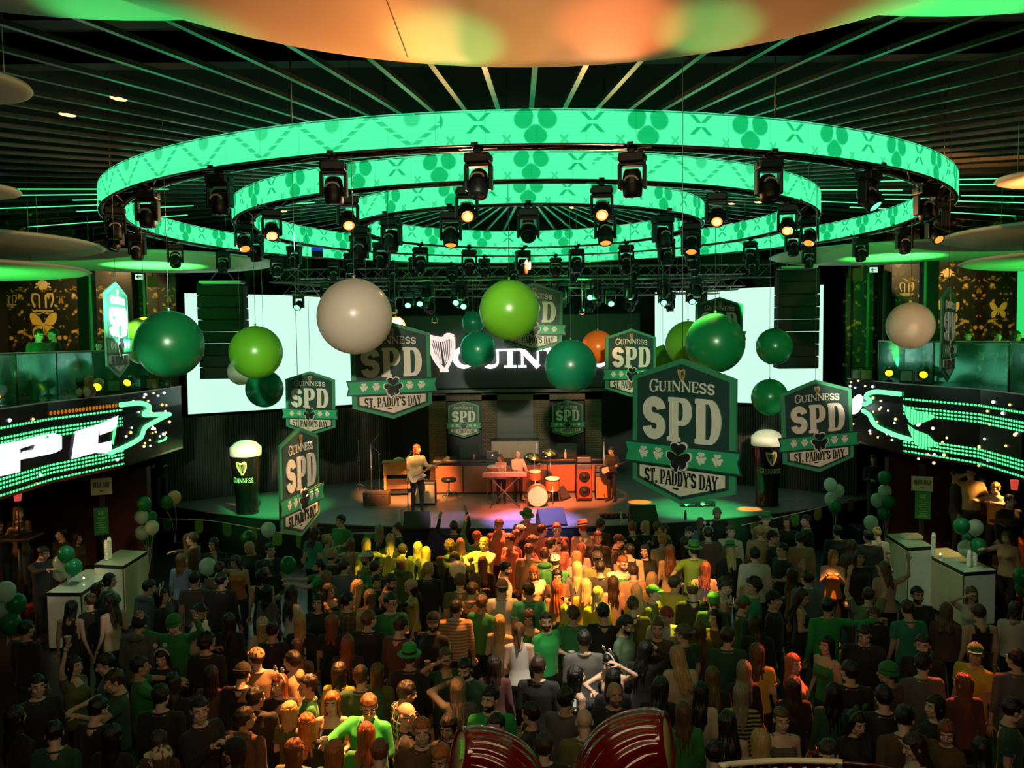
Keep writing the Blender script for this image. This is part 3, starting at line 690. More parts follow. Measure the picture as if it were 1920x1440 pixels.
# ------------------------------------------------------------------ shield signs
M_SG = mat('sign_green_edge', (.035, .22, .10), .45); M_SD = mat('sign_dark_face', (.014, .045, .036), .45, var=.2)
M_SP = mat('sign_cream', (.58, .52, .40), .5, var=.06); M_SR = mat('sign_ribbon', (.02, .30, .12), .45); M_SL = mat('sign_pale_lettering', (.62, .58, .48), .5, var=.06)
M_SK = mat('sign_black', (.006, .008, .008), .5); M_GOLD = mat('sign_gold', (.42, .27, .10), .5)
def hexa(w, top, sh, bsh, bot, ins=0):
    w = w/2-ins; k = ins*.45
    return [(-w, -sh-k), (0, -top-ins*1.1), (w, -sh-k), (w, -bsh+k), (0, -bot+ins*1.1), (-w, -bsh+k)]
def shield_parts():
    """unit-width shield; x across, z down from 0 at the apex; front faces -y"""
    P = {}
    b = MB(); b.prism(hexa(1, 0, .15, 1.035, 1.19), -.010, .012); P['backing_board'] = (b, M_SG, 'green edge board')
    b = MB(); b.prism([(-.445, -.175), (0, -.045), (.445, -.175), (.445, -1.01), (0, -1.145), (-.445, -1.01)], -.016, -.010); P['dark_panel'] = (b, M_SD, 'dark green panel')
    b = MB(); b.prism([(-.415, -.90), (.415, -.90), (.415, -.995), (0, -1.118), (-.415, -.995)], -.021, -.016); P['cream_panel'] = (b, M_SP, 'cream lower panel')
    b = MB(); b.prism([(-.57, -.70), (.57, -.70), (.545, -.79), (.57, -.885), (-.57, -.885), (-.545, -.79)], -.034, -.024, 1); b.prism([(-.555, -.715), (.555, -.715), (.53, -.79), (.555, -.87), (-.555, -.87), (-.53, -.79)], -.037, -.034, 0)
    P['ribbon'] = (b, [M_SR, M_SD], 'green ribbon')
    for x in (-.36, -.21, .21, .36):
        b = MB(); clover(b, x, -.782, .052, -.042, -.037); P['clover%s' % x] = (b, M_SL, 'small pale clover')
    b = MB(); clover(b, 0, -.785, .135, -.046, -.038); P['cloverbig'] = (b, M_SL, 'pale outline of the big clover')
    b = MB(); clover(b, 0, -.785, .118, -.054, -.046); P['cloverdark'] = (b, M_SK, 'big black clover')
    b = MB(); text(b, 'GUINNESS', -.315, .315, -.285, -.200, -.022, -.016, .15, arch=.018, big_first=.25); P['lettering_a'] = (b, M_SL, 'small pale serif lettering')
    b = MB(); text(b, 'SPD', -.375, .375, -.675, -.315, -.026, -.016, .26, gw={'S': .78, 'P': .80, 'D': .84}, sp=.13); P['lettering_b'] = (b, M_SL, 'large pale letters')
    b = MB(); text(b, "ST. PADDY'S DAY", -.355, .355, -1.035, -.915, -.025, -.021, .16, gw={'T': .52, 'A': .56, 'Y': .56, 'S': .5, 'P': .54, 'D': .56, ' ': .22, '.': .2, "'": .12}, sp=.05); P['lettering_c'] = (b, M_SK, 'dark lettering on the cream panel')
    b = MB(); harp(b, 0, -.185, .095, -.022, -.016, n=4); P['harp_emblem'] = (b, M_GOLD, 'small gold harp')
    b = MB(); b.box((-.045, -.0225, -1.06), (.055, .003, .014)); P['maker_mark'] = (b, M_SK, 'tiny dark maker mark')
    return P
SIGN = {}
for k, (b, m, lab) in shield_parts().items():
    o = b.build('p', m); SIGN[k] = (o.data, lab); bpy.data.objects.remove(o)
def shield(px, py, Y, wd, yaw, roll, label, wires=True, pitch=0, nm=None):
    """apex at picture point (px, py) and distance Y; yaw > 0 turns its right edge away"""
    p = at(px, py, Y)
    t = thing('shield_sign', label, 'shield sign', p, 0, 'hanging shield signs' if wires else 'shield signs on the brick front', rot=(math.radians(pitch), math.radians(roll), math.radians(yaw)))
    t.scale = (wd, wd*1.0, wd)
    for k, (d, lab) in SIGN.items():
        n = {'clover': 'clover', 'lett': 'lettering'}.get(k[:6] if k.startswith('clover') else k[:4], k)
        q = link(n, d, t)
        if n == 'clover': q['label'] = lab
    if wires:
        W = Matrix.Diagonal((1/wd, 1/wd, 1/wd)) @ (Euler((math.radians(pitch), math.radians(roll), math.radians(yaw))).to_matrix().inverted())
        top = W @ Vector((0, 0, 9.2-p.z)); b = MB(); b.tube([(0, 0, -.02), top], .0035/wd, 5); b.build('hanging_wire', M_STEEL, t)
    return t
shield(1280, 672, 7.2, 1.05, -47, 0.5, 'largest shield sign, low in front of the right half of the stage')
shield(731, 603, 10.95, 1.05, 23, -1.0, 'shield sign half hidden behind the biggest white balloon')
shield(581, 696, 16.6, 1.05, -14, 0.5, 'shield sign in front of the lower edge of the left video screen')
shield(560, 800, 9.6, 1.05, 80, 0, 'shield sign turned sideways and lit orange, lowest on the left')
shield(1529, 712, 11.4, 1.05, 12, -3.0, 'shield sign hanging before the right pint glass')
shield(1183, 616, 15.6, 1.05, 22, .5, 'shield sign partly behind the largest shield sign')
shield(1349, 557, 18.6, 1.05, 3, 1, 'shield sign mostly hidden by a dark green balloon before the right screen')
shield(1002, 530, 15.4, 1.05, 6, 2, 'shield sign mostly hidden behind the lime balloon above the lit letters')
shield(216, 529, 11.2, 1.05, 100, 0, 'shield sign washed out by white light beside the left balcony')
shield(1779, 538, 11.3, 1.05, 54, 0, 'shield sign seen almost edge-on beside the right balcony')
shield(869, 752, 26.0, .95, 0, 0, 'small shield sign on the brick front, left of the shuttered window', False)
shield(1064, 750, 26.0, .95, 0, 0, 'small shield sign on the brick front, right of the shuttered window', False)

# ------------------------------------------------------------------ giant round balloons
def latex(n, c):
    m = mat(n, c, .30, 0, coat=.25, var=.05, vs=2); nt = m.node_tree; b = [q for q in nt.nodes if q.type == 'BSDF_PRINCIPLED'][0]; out = [q for q in nt.nodes if q.type == 'OUTPUT_MATERIAL'][0]
    tr = nt.nodes.new('ShaderNodeBsdfTranslucent'); tr.inputs[0].default_value = c4([min(1, v*1.5) for v in c]); mx = nt.nodes.new('ShaderNodeMixShader'); mx.inputs[0].default_value = .4
    nt.links.new(b.outputs[0], mx.inputs[1]); nt.links.new(tr.outputs[0], mx.inputs[2]); nt.links.new(mx.outputs[0], out.inputs[0]); return m
def balloon_col(n, c): return latex('latex_'+n, c)
BC = {'white': balloon_col('white', (.62, .56, .47)), 'green': balloon_col('green', (.012, .21, .06)), 'lime': balloon_col('lime', (.13, .36, .02)), 'teal': balloon_col('teal', (.01, .26, .13)),
      'orange': balloon_col('orange', (.72, .22, .03)), 'dark': balloon_col('dark', (.006, .13, .045)), 'pink': balloon_col('pink', (.66, .36, .30))}
def big_balloon(px, py, rpx, col, label, D=.80, wire=True):
    Y = D/2*F_PX/rpx; p = at(px, py, Y); r = D/2
    b = MB(); prof = []
    for i in range(25):
        a = PI*i/24; z = -cos(a)*r*(1.0 if a < PI/2 else 1.02); prof.append((max(1e-4, sin(a)*r), z))
    b.lathe(prof, 40); t = b.build('giant_balloon', BC[col], None, p); tag(t, label, 'balloon', 'giant round balloons')
    k = MB(); k.lathe([(.010, r*1.0), (.016, r*1.03), (.009, r*1.05), (.022, r*1.09), (.014, r*1.10)], 10); k.build('knot', BC[col], t)
    if wire: c = MB(); c.tube([(0, 0, r*1.05), (.0, 0, 9.2-p.z)], .0035, 5); c.build('hanging_wire', M_STEEL, t)
    return t
for a in ((665, 594, 70, 'white', 'biggest white balloon, in front of the left part of the stage'), (955, 582, 56, 'lime', 'large lime balloon above the white lit letters'),
          (318, 646, 62, 'dark', 'large dark green balloon at the left beside the left balcony'), (272, 640, 44, 'lime', 'lime balloon mostly hidden behind the dark green one on the left'),
          (480, 661, 49, 'lime', 'lime balloon in front of the left video screen'), (452, 697, 25, 'white', 'white balloon peeping out behind the lime one on the left screen', .6),
          (496, 729, 35, 'teal', 'green balloon below the lime one on the left screen'), (742, 612, 18, 'pink', 'pinkish balloon peeping out right of the biggest white one', .45),
          (887, 605, 21, 'teal', 'small teal balloon above another left of the large lime balloon', .55), (896, 656, 34, 'teal', 'teal balloon hiding part of the white lit letters'),
          (1070, 687, 49, 'teal', 'large green balloon right of the white lit letters'), (1121, 651, 31, 'orange', 'orange balloon just behind the large green one', .7),
          (1290, 645, 42, 'lime', 'lime balloon left of the dark green one before the right screen'), (1341, 644, 55, 'dark', 'large dark green balloon in front of the right video screen'),
          (1243, 672, 24, 'lime', 'yellowish balloon between the two right shield signs', .6), (1452, 650, 34, 'green', 'upper of two green balloons beside the right line array'),
          (1443, 745, 34, 'green', 'lower of two green balloons beside the right line array'), (1707, 611, 43, 'white', 'white balloon glowing orange before the right balcony')):
    big_balloon(*a)

# ------------------------------------------------------------------ line arrays
def line_array(x0, x1, y0, y1, Y, yaw, label):
    a, c = at(x0, y1, Y), at(x1, y0, Y); wd = c.x-a.x; h = c.z-a.z; n = 8
    t = thing('line_array', label, 'loudspeaker', ((a.x+c.x)/2, Y+.3, a.z), math.radians(yaw), 'line array loudspeakers')
    for i in range(n):
        b = MB(); z = h*(i+.5)/n; Mx = Matrix.Rotation(math.radians((n-1-i)*.55-2), 3, 'X')
        b.bbox((0, .02*(n-i)**1.3*.3, z), (wd, .55, h/n*.96), .02, M=Mx)
        b.build('speaker_cabinet', mat('speaker_black', (.004, .004, .004), .85), t)
    b = MB(); b.box((0, 0, h+.06), (wd*.9, .5, .06)); b.tube([(-wd*.3, 0, h+.06), (0, 0, h+.5), (wd*.3, 0, h+.06)], .012, 6); b.tube([(0, 0, h+.5), (0, 0, 9.2-a.z)], .010, 6)
    b.build('fly_frame', M_STEEL, t); return t
line_array(372, 452, 532, 711, 21.9, 4, 'tall black column of loudspeakers before the left video screen')
line_array(1463, 1540, 504, 692, 21.9, -4, 'tall black column of loudspeakers before the right video screen')

# ------------------------------------------------------------------ stage trusses and their lamps
def box_truss(p0, p1, s=.3, label='', grp='overhead stage trusses'):
    p0, p1 = Vector(p0), Vector(p1); d = p1-p0; L = d.length; d.normalize(); n = Vector((-d.y, d.x, 0)); up = Vector((0, 0, 1)); b = MB()
    cs = [(-s/2, -s/2), (s/2, -s/2), (s/2, s/2), (-s/2, s/2)]; m = max(2, int(L/s*.9))
    for u, v in cs: b.tube([p0+n*u+up*v, p1+n*u+up*v], .020, 6)
    for i in range(m):
        q0, q1 = p0+d*L*i/m, p0+d*L*(i+1)/m
        for j in range(4):
            (u, v), (u2, v2) = cs[j], cs[(j+1) % 4]
            if i % 2: u, v, u2, v2 = u2, v2, u, v
            b.tube([q0+n*u+up*v, q1+n*u2+up*v2], .010, 5)
    t = b.build('box_truss', M_TRUSS); tag(t, label, 'truss', grp)
    for f in (.15, .85):
        q = p0+d*L*f; c = MB(); c.tube([q, Vector((q.x, q.y, 9.2))], .008, 5); c.build('chain', M_STEEL, t)
    return t
box_truss((-6.4, 22.9, 7.15), (7.0, 22.9, 7.15), .34, 'long stage truss, nearest of the overhead row')
box_truss((-6.0, 24.3, 7.0), (6.6, 24.3, 7.0), .34, 'long stage truss, second of the overhead row')
box_truss((-5.6, 25.7, 6.85), (6.2, 25.7, 6.85), .34, 'long stage truss, farthest of the overhead row')
box_truss((-5.9, 22.7, 6.80), (-4.6, 25.4, 6.80), .3, 'short truss carrying lamps above the left video screen')
box_truss((4.4, 25.4, 6.80), (5.9, 22.7, 6.80), .3, 'short truss carrying lamps above the right video screen')
lit_px = {558: 582, 765: 578, 786: 575, 856: 573, 869: 580, 1035: 575, 1108: 563, 1146: 575, 1181: 562, 1246: 573, 1298: 571}
for i, (x, y) in enumerate(lit_px.items()):
    Y = 23.3+.25*(i % 3); p = at(x, y, Y); z = p.z+.46
    moving_head((p.x, p.y+.12, z), math.radians((i % 3-1)*8), 62, 'green glowing stage lamp below the trusses, %s from the left' % ORD[i], 'green lamps over the stage', 'green', 1.05, False, 9.2)
k = 0
for row, (Y, z, n) in enumerate(((22.9, 6.95, 12), (24.3, 6.8, 11), (25.7, 6.66, 9))):
    for i in range(n):
        x = -5.2+10.8*(i+.5*(row % 2)+.3)/n
        moving_head((x, Y, z), random.uniform(-.5, .5), random.choice((10, 30, 45, -20)), 'unlit black lamp hung from the %s stage truss' % ('nearest', 'second', 'farthest')[row], 'unlit lamps on the %s stage truss' % ('nearest', 'second', 'farthest')[row], None, 1.1, False)
for i, (x, y) in enumerate(((740, 583), (815, 601), (1091, 585))):
    p = at(x, y, 23.0); b = MB(); b.lathe([(.03, .10), (.075, .08), (.085, -.06), (.07, -.06)], 14, M=Matrix.Rotation(1.1, 3, 'X')); t = b.build('par_lamp', M_DARK, None, p)
    tag(t, 'small lamp with an amber spot under the stage trusses, %s from the left' % ORD[i], 'stage lamp', 'small amber lamps over the stage')
    c = MB(); c.ell((0, -.05, -.028), (.05, .02, .05), 12, 8); c.build('lens', M_LITDIM, t)
    c = MB(); c.tube([(0, 0, .08), (0, 0, 9.2-p.z)], .015, 6); c.build('drop_pole', M_DARK, t)
# ================================================================== STAGE EQUIPMENT
def foot(px, py, z=STG): return on_z(px, py, z)
def height_at(p, py):                                     # z seen at picture row py straight above ground point p
    d0, d1 = 0, 6
    for _ in range(40):
        m = (d0+d1)/2; q = Vector((p.x, p.y, m))-CAM
        y = 720-F_PX*q.dot(_U)/q.dot(_F)
        if y > py: d0 = m
        else: d1 = m
    return m
M_STOUT = mat('stout_dark', (.010, .007, .006), .18, coat=.6); M_FOAM = mat('foam_cream', (.80, .76, .62), .5, var=.04, bump=.1, bs=25)
def pint(px, py, top, label):
    p = foot(px, py); H = height_at(p, top)-STG; k = H/2
    t = thing('giant_pint_glass', label, 'pint glass', p, 0, 'giant pint glasses on the stage')
    prof = [(1e-4, 0), (.31, 0), (.32, .05), (.30, .10), (.31, .5), (.36, 1.0), (.405, 1.4), (.41, 1.62)]
    b = MB(); b.lathe([(r*k, z*k) for r, z in prof], 40); b.build('glass', M_STOUT, t)
    b = MB(); b.lathe([(r*k, z*k) for r, z in [(.41, 1.615), (.425, 1.64), (.425, 1.84), (.41, 1.87), (.36, 1.90), (.30, 1.97), (.15, 2.03), (1e-4, 2.04)]], 40); b.build('foam', M_FOAM, t)
    def wrap(bb):                                         # lettering laid round the glass
        out = []
        for (x, y, z) in bb.v:
            r = (.36+.045*min(1, max(0, (z/k-1.0)/.4)))*k - y; a = x/(.38*k); out.append((r*sin(a), -r*cos(a), z))
        bb.v = out; return bb
    b = MB(); harp(b, -.02*k, 1.12*k, .36*k, -.012, .004, n=6); wrap(b).build('harp_emblem', mat('glass_gold', (.55, .40, .20), .5), t)
    b = MB(); text(b, 'GUINNESS', -.31*k, .31*k, .90*k, 1.03*k, -.012, .004, .12, big_first=.2); wrap(b).build('lettering', mat('glass_lettering', (.62, .60, .52), .5), t)
    return t
pint(464, 962, 828, 'giant pint glass with creamy foam at the left end of the stage')
pint(1438, 947, 808, 'giant pint glass with creamy foam at the right end of the stage')

def wedge(px, py, wd, rz, label, z=STG, sc=1):
    p = foot(px, py, z) if z == STG else Vector((px, py, z))
    t = thing('stage_monitor', label, 'stage monitor', p, math.radians(rz), 'black wedge monitors'); h = wd*.62*sc; d = wd*.62
    b = MB(); pr = [(-d/2, 0), (d/2, 0), (d/2, h*.55), (d*.15, h), (-d/2, h*.12)]
    T = Matrix(((0, 1, 0, 0), (1, 0, 0, 0), (0, 0, 1, 0), (0, 0, 0, 1)))   # profile in y-z
    b.prism(pr, -wd/2, wd/2, T=T); b.build('cabinet', mat('monitor_black', (.016, .013, .012), .6), t)
    g = MB(); a = Vector((0, -d/2, h*.12)); c = Vector((0, d*.15, h)); n = Vector((0, -(c-a).z, (c-a).y)).normalized()*.012
    g.add([q+n for q in (a+Vector((-wd*.46, 0, 0)), a+Vector((wd*.46, 0, 0)), c+Vector((wd*.46, 0, 0)), c+Vector((-wd*.46, 0, 0)))], [(0, 1, 2, 3)])
    g.build('grille', mat('speaker_grille', (.03, .024, .022), .65, var=.4, vs=60), t)
    for sx in (-1, 1):
        q = MB(); q.bbox((sx*(wd/2+.004), d*.1, h*.35), (.012, .12, .04), .004); q.build('handle', M_DARK, t)
    return t
wedge(782, 990, .62, 0, 'black wedge monitor at the stage lip below the guitarist')
wedge(1034, 985, .66, 18, 'black wedge monitor at the stage lip right of the keyboard')
wedge(1206, 980, .66, 10, 'black wedge monitor at the stage lip left of the largest shield sign')
wedge(1052, 936, .55, 60, 'wedge monitor lit amber beside the drum kit')
def stand(name, px, py, hgt, label, boom=None, mic=True, cat='microphone stand'):
    p = foot(px, py); t = thing(name, label, cat, p, 0)
    b = MB()
    for a in (.5, 2.6, 4.7): b.tube([(0, 0, .18), (.28*cos(a), .28*sin(a), .01)], .011, 6)
    b.build('tripod', M_STEEL, t)
    b = MB(); b.tube([(0, 0, .1), (0, 0, hgt)], .011, 7); b.tube([(0, 0, hgt*.55), (0, 0, hgt*.6)], .018, 7); b.build('pole', M_STEEL, t)
    e = Vector((0, 0, hgt))
    if boom: e2 = e+Vector(boom); c = MB(); c.tube([e-Vector(boom)*.3, e2], .008, 6); c.build('boom_arm', M_STEEL, t); e = e2
    if mic:
        c = MB(); c.tube([e+Vector((0, .02, 0)), e+Vector((0, -.12, .03))], [.013, .018], 8); c.ell(e+Vector((0, -.15, .036)), .027, 10, 8); c.build('microphone', M_DARK, t)
    return t
stand('microphone_stand', 765, 962, 1.45, 'microphone stand in front of the guitarist', (.1, .25, .1))
stand('microphone_stand', 674, 918, 1.5, 'microphone stand alone at the left rear of the stage')
stand('microphone_stand', 1133, 938, 1.6, 'microphone stand before the dark clothed bass player', (.0, .12, .05))
stand('cymbal_stand', 697, 935, 1.55, 'bare cymbal stand with boom at the left rear of the stage', (.25, 0, .3), False, 'stand')
stand('cymbal_stand', 712, 930, 1.25, 'lower bare stand beside the organ', (-.2, 0, .2), False, 'stand')

# organ with its own legs
p = foot(748, 928); t = thing('organ', 'orange lit wooden organ on legs behind the guitarist', 'organ', p, math.radians(6))
b = MB(); b.bbox((0, 0, .80), (.86, .5, .34), .015); b.bbox((0, -.02, .98), (.92, .56, .035), .01); b.build('case', M_WOOD, t)
for sx in (-1, 1):
    b = MB(); b.box((sx*.38, -.18, .32), (.07, .07, .64)); b.box((sx*.38, .18, .32), (.07, .07, .64)); b.box((sx*.38, 0, .06), (.07, .46, .06)); b.build('leg', M_WOOD, t)
b = MB(); b.box((0, .16, .3), (.72, .03, .3)); b.build('back_panel', M_WOOD, t)
b = MB(); b.box((0, .02, .10), (.5, .34, .06)); b.build('pedals', M_DARK, t)
t = thing('flat_cap', 'yellowish cap lying on top of the organ', 'cap', p+Vector((.02, -.05, 1.0)))
b = MB(); b.ell((0, 0, .03), (.15, .17, .075), 18, 8); b.build('crown', mat('cap_straw', (.6, .38, .12), .7), t)
b = MB(); b.ell((.0, -.13, .012), (.14, .10, .012), 16, 6); b.build('brim', mat('cap_straw'  , (.6, .38, .12)), t)
def amp(px, py, wd, h, face, label, cones=0, head=None, rz=0):
    p = foot(px, py); t = thing('guitar_amplifier', label, 'amplifier', p, math.radians(rz))
    b = MB(); b.bbox((0, 0, h/2+.03), (wd, .32, h), .02)
    for x in (-1, 1):
        for y in (-1, 1): b.tube([(x*wd*.42, y*.13, 0), (x*wd*.42, y*.13, .035)], .025, 8)
    b.build('cabinet', M_DARK, t)
    b = MB(); b.box((0, -.163, h*.46+.03), (wd*.9, .008, h*.80)); b.build('grille', face, t)
    b = MB(); b.box((0, -.164, h*.925+.03), (wd*.9, .01, h*.10))
    for i in range(6): b.tube([(wd*(-.36+.14*i), -.165, h*.925+.03), (wd*(-.36+.14*i), -.185, h*.925+.03)], .014, 8)
    b.build('control_panel', M_STEEL, t)
    for i in range(cones):
        z = h*(.26+.40*i)+.03; M = Matrix.Rotation(PI/2, 3, 'X')
        c = MB(); c.lathe([(1e-4, .02), (.05, .025), (.06, .01), (.13, .035), (.15, .03), (.155, .02), (.15, .01)], 24, (0, -.165, z), M=M); q = c.build('speaker_cone', M_DARK, t)
        c = MB(); c.lathe([(1e-4, 0), (.06, 0), (.06, .03), (1e-4, .035)], 16, (0, -.17, z), M=M); c.build('cone_cap', M_BLACK, q)
    b = MB(); b.tube([(-.1, 0, h+.03), (-.08, 0, h+.07), (.08, 0, h+.07), (.1, 0, h+.03)], .012, 6); b.build('handle', M_DARK, t)
    if head: b = MB(); b.bbox((0, 0, h+.13), (wd*.95, .26, .18), .02); b.box((0, -.132, h+.13), (wd*.85, .01, .10), 1); q = b.build('amplifier_head', [M_DARK, M_STEEL], t)
    return t
amp(797, 946, .62, .62, mat('grille_cloth', (.50, .40, .30), .8, var=.2, vs=80), 'pale fronted guitar amplifier behind the guitarist')
amp(1095, 938, .42, 1.0, mat('grille_red', (.40, .05, .03), .6), 'tall bass amplifier with two red lit speakers', 2, True)
amp(1131, 936, .46, .72, mat('grille_orange', (.45, .16, .06), .8, var=.2, vs=80), 'orange fronted amplifier beside the bass player', 0, True)
p = foot(707, 946); t = thing('flight_case', 'brown low case on the stage left of the organ', 'case', p)
b = MB(); b.bbox((0, 0, .15), (.70, .40, .30), .015); b.build('box', mat('case_brown', (.09, .055, .03), .6), t)
b = MB(); b.bbox((0, 0, .33), (.71, .41, .06), .01); b.build('lid', mat('case_brown', (.09, .055, .03)), t)
for x in (-.2, .2): b = MB(); b.bbox((x, -.21, .28), (.05, .02, .06), .004); b.build('latch', M_STEEL, t)
# low stool with a black box seat on a tripod
p = foot(842, 936); t = thing('stage_stool', 'black padded stool on steel tripod legs left of the keyboard', 'stool', p)
b = MB(); b.lathe([(1e-4, .50), (.19, .50), (.21, .54), (.20, .60), (1e-4, .62)], 22); b.build('seat', M_DARK, t)
b = MB(); b.tube([(0, 0, .2), (0, 0, .5)], .02, 8); b.build('post', M_STEEL, t)
for a in (.3, 2.4, 4.5): b = MB(); b.tube([(0, 0, .30), (.28*cos(a), .28*sin(a), .01)], .012, 6); b.build('leg', M_STEEL, t)
# electric keyboard on a crossed stand
p = foot(947, 950); t = thing('stage_keyboard', 'long electric keyboard on a crossed stand in front of the drums', 'keyboard', p, math.radians(-2))
b = MB(); b.bbox((0, 0, .86), (1.18, .32, .10), .015); b.build('body', mat('keyboard_red', (.34, .22, .20), .35), t)
b = MB(); b.box((0, .10, .915), (1.05, .14, .015)); b.build('white_keys', mat('ivory', (.8, .76, .68), .3), t)
b = MB()
for i in range(36):
    if i % 7 not in (2, 6): b.box((-.51+i*1.02/36+.014, .13, .93), (.012, .085, .016))
b.build('black_keys', M_BLACKGLOSS, t)
for sy in (-.1, .1): b = MB(); b.tube([(-.38*(1 if sy > 0 else -1), sy, .01), (.38*(1 if sy > 0 else -1), sy, .80)], .018, 7); b.build('stand_leg', M_STEEL, t)
for x in (-.38, .38):
    b = MB(); b.tube([(x, -.22, .015), (x, .22, .015)], .02, 7); b.build('foot_bar', M_STEEL, t); b = MB(); b.tube([(x, -.18, .80), (x, .18, .80)], .018, 7); b.build('rest_bar', M_STEEL, t)
# drum kit: every drum and cymbal can be lifted away
M_SHELL = mat('drum_shell_orange', (.45, .12, .04), .25, coat=.5); M_SKIN = mat('drum_skin', (.75, .68, .60), .5); M_CYM = mat('cymbal_brass', (.75, .52, .22), .25, 1)
def drum(p, r, h, axis, label, z):
    M = Matrix.Rotation(PI/2, 3, 'X') if axis == 'y' else Matrix.Rotation(.15, 3, 'X')
    t = thing('drum', label, 'drum', Vector((p.x, p.y, STG+z)), 0, 'drum kit drums')
    b = MB(); b.lathe([(r, -h/2), (r, h/2)], 28, M=M); b.build('shell', M_SHELL, t)
    for s in (-1, 1):
        b = MB(); b.lathe([(1e-4, s*h*.5), (r*.98, s*h*.5)], 28, M=M); b.build('drum_skin', M_SKIN, t)
        b = MB(); b.lathe([(r*.97, s*h*.5), (r*1.04, s*h*.5), (r*1.04, s*h*.42), (r*.99, s*h*.42)], 28, M=M); b.build('hoop', M_STEEL, t)
    b = MB(); 
    for a in (.5, 2.6, 4.7):
        q = Vector((r*.95*cos(a), r*.95*sin(a), 0)); q = M @ q
        if axis == 'z': b.tube([q, (q.x*1.2, q.y*1.2, -z)], .012, 6)
        elif q.z < .3 : b.tube([q, (q.x*1.2, q.y-.1, -z)], .012, 6)
    b.build('leg', M_STEEL, t)
    return t
k = foot(1008, 948)
drum(k, .27, .42, 'y', 'orange bass drum standing on edge right of the keyboard', .28)
drum(k+Vector((-.05, .45, 0)), .16, .22, 'z', 'small tom behind the orange bass drum', .75)
drum(k+Vector((.42, .35, 0)), .19, .32, 'z', 'floor tom right of the orange bass drum', .52)
drum(foot(925, 950)+Vector((0, .42, 0)), .17, .14, 'z', 'snare drum behind the left end of the keyboard', .95)
def cymbal(px, py, h, r, label, tl):
    p = foot(px, py); t = thing('cymbal', label, 'cymbal', p, 0, 'drum kit cymbals')
    b = MB(); b.lathe([(.012, .05), (.05, .045), (.07, .02), (r, -.012), (r*.99, -.016), (.06, .012)], 30, (0, 0, h), M=Matrix.Rotation(tl, 3, 'X') @ Matrix.Rotation(tl*.6, 3, 'Y')); b.build('plate', M_CYM, t)
    b = MB(); b.tube([(0, 0, .2), (0, 0, h+.08)], .011, 6)
    for a in (.5, 2.6, 4.7): b.tube([(0, 0, .25), (.24*cos(a), .24*sin(a), .01)], .010, 6)
    b.build('stand', M_STEEL, t)
cymbal(1003, 940, 1.25, .24, 'upper tilted cymbal right of the seated player', .3); cymbal(1012, 935, .95, .22, 'lower cymbal under the upper tilted one', -.15); cymbal(1032, 938, 1.35, .23, 'cymbal at the right end of the drum kit', .35)
# DJ riser and what stands on it
y0 = foot(950, 926).y
a, c = at(816, 926, y0), at(1132, 926, y0); RZ = height_at(Vector((a.x, y0, 0)), 864)
t = thing('dj_counter', 'long dark counter with reddish brown front panels at the back of the stage', 'counter', ((a.x+c.x)/2, y0, STG)); L = c.x-a.x; H = RZ-STG
b = MB(); b.box((0, .45, H/2-.02), (L, .86, H-.04)); b.build('carcass', M_DARK, t)
b = MB(); b.bbox((0, .43, H-.03), (L+.1, .98, .07), .012); b.build('top', mat('counter_top', (.03, .025, .022), .35), t)
for i in range(6):
    b = MB(); b.bbox((-L/2+L*(i+.5)/6, .005, H*.45), (L/6-.03, .03, H*.78), .01); b.build('front_panel', mat('counter_panel', (.30, .10, .05), .5, var=.2, vs=3), t)
def on_counter(px, dy=.35): q = at(px, 864, y0+dy); return Vector((q.x, y0+dy, RZ+.005))
q = on_counter(966, .55); t = thing('dj_desk', 'pale orange lit desk on the long stage counter', 'desk', q)
hh = height_at(Vector((q.x, q.y, 0)), 824)-q.z
b = MB(); b.bbox((0, 0, hh/2), (1.38, .5, hh), .012); b.build('case', mat('desk_pale', (.46, .27, .20), .5), t)
b = MB(); b.bbox((0, -.01, hh), (1.44, .56, .03), .008); b.build('top', M_DARK, t)
b = MB(); b.box((.62, -.252, hh*.5), (.05, .01, hh*.7)); b.build('corner_strip', M_STEEL, t)
for x, r, lab in ((878, 20, 'black wedge monitor on the left end of the stage counter'), (1063, -15, 'black wedge monitor on the right part of the stage counter')):
    q = on_counter(x, .5); wedge(q.x, q.y, .62, r, lab, q.z)
q = on_counter(922, .3); t = thing('laptop', 'open silver laptop on the stage counter', 'laptop', q, math.radians(10))
b = MB(); b.bbox((0, 0, .012), (.34, .24, .02), .004); b.build('keyboard_base', M_STEEL, t)
b = MB(); b.bbox((0, -.14, .12), (.34, .014, .23), .004, M=Matrix.Rotation(.2, 3, 'X')); b.build('screen_lid', M_STEEL, t)
b = MB(); b.lathe([(1e-4, 0), (.022, 0)], 12, (0, -.152, .12), M=Matrix.Rotation(PI/2, 3, 'X')); b.build('lid_light', glow('laptop_light', (1, .9, .8), 1.5, 'NONE'), t)
q = on_counter(889, .15); t = thing('drink_can', 'red drink can on the stage counter', 'can', q)
b = MB(); b.lathe([(1e-4, 0), (.03, 0), (.034, .01), (.034, .14), (.028, .155), (1e-4, .155)], 14); b.build('can_body', mat('can_red', (.6, .12, .06), .3, .5), t)
def bottle(p, h, col, label, nm='bottle'):
    t = thing(nm, label, 'bottle', p); b = MB(); b.lathe([(1e-4, 0), (.035, 0), (.037, .02), (.037, h*.6), (.015, h*.8), (.013, h*.95)], 14); b.build('bottle_body', col, t)
    b = MB(); b.lathe([(.016, h*.93), (.016, h), (1e-4, h)], 10); b.build('cap', M_WHITE, t)
M_PET = mat('clear_plastic', (.6, .62, .58), .15, coat=.4)
bottle(on_counter(1060, .15), .26, M_PET, 'clear bottle on the right part of the stage counter'); bottle(on_counter(937, .25), .26, M_PET, 'clear bottle beside the laptop on the stage counter')
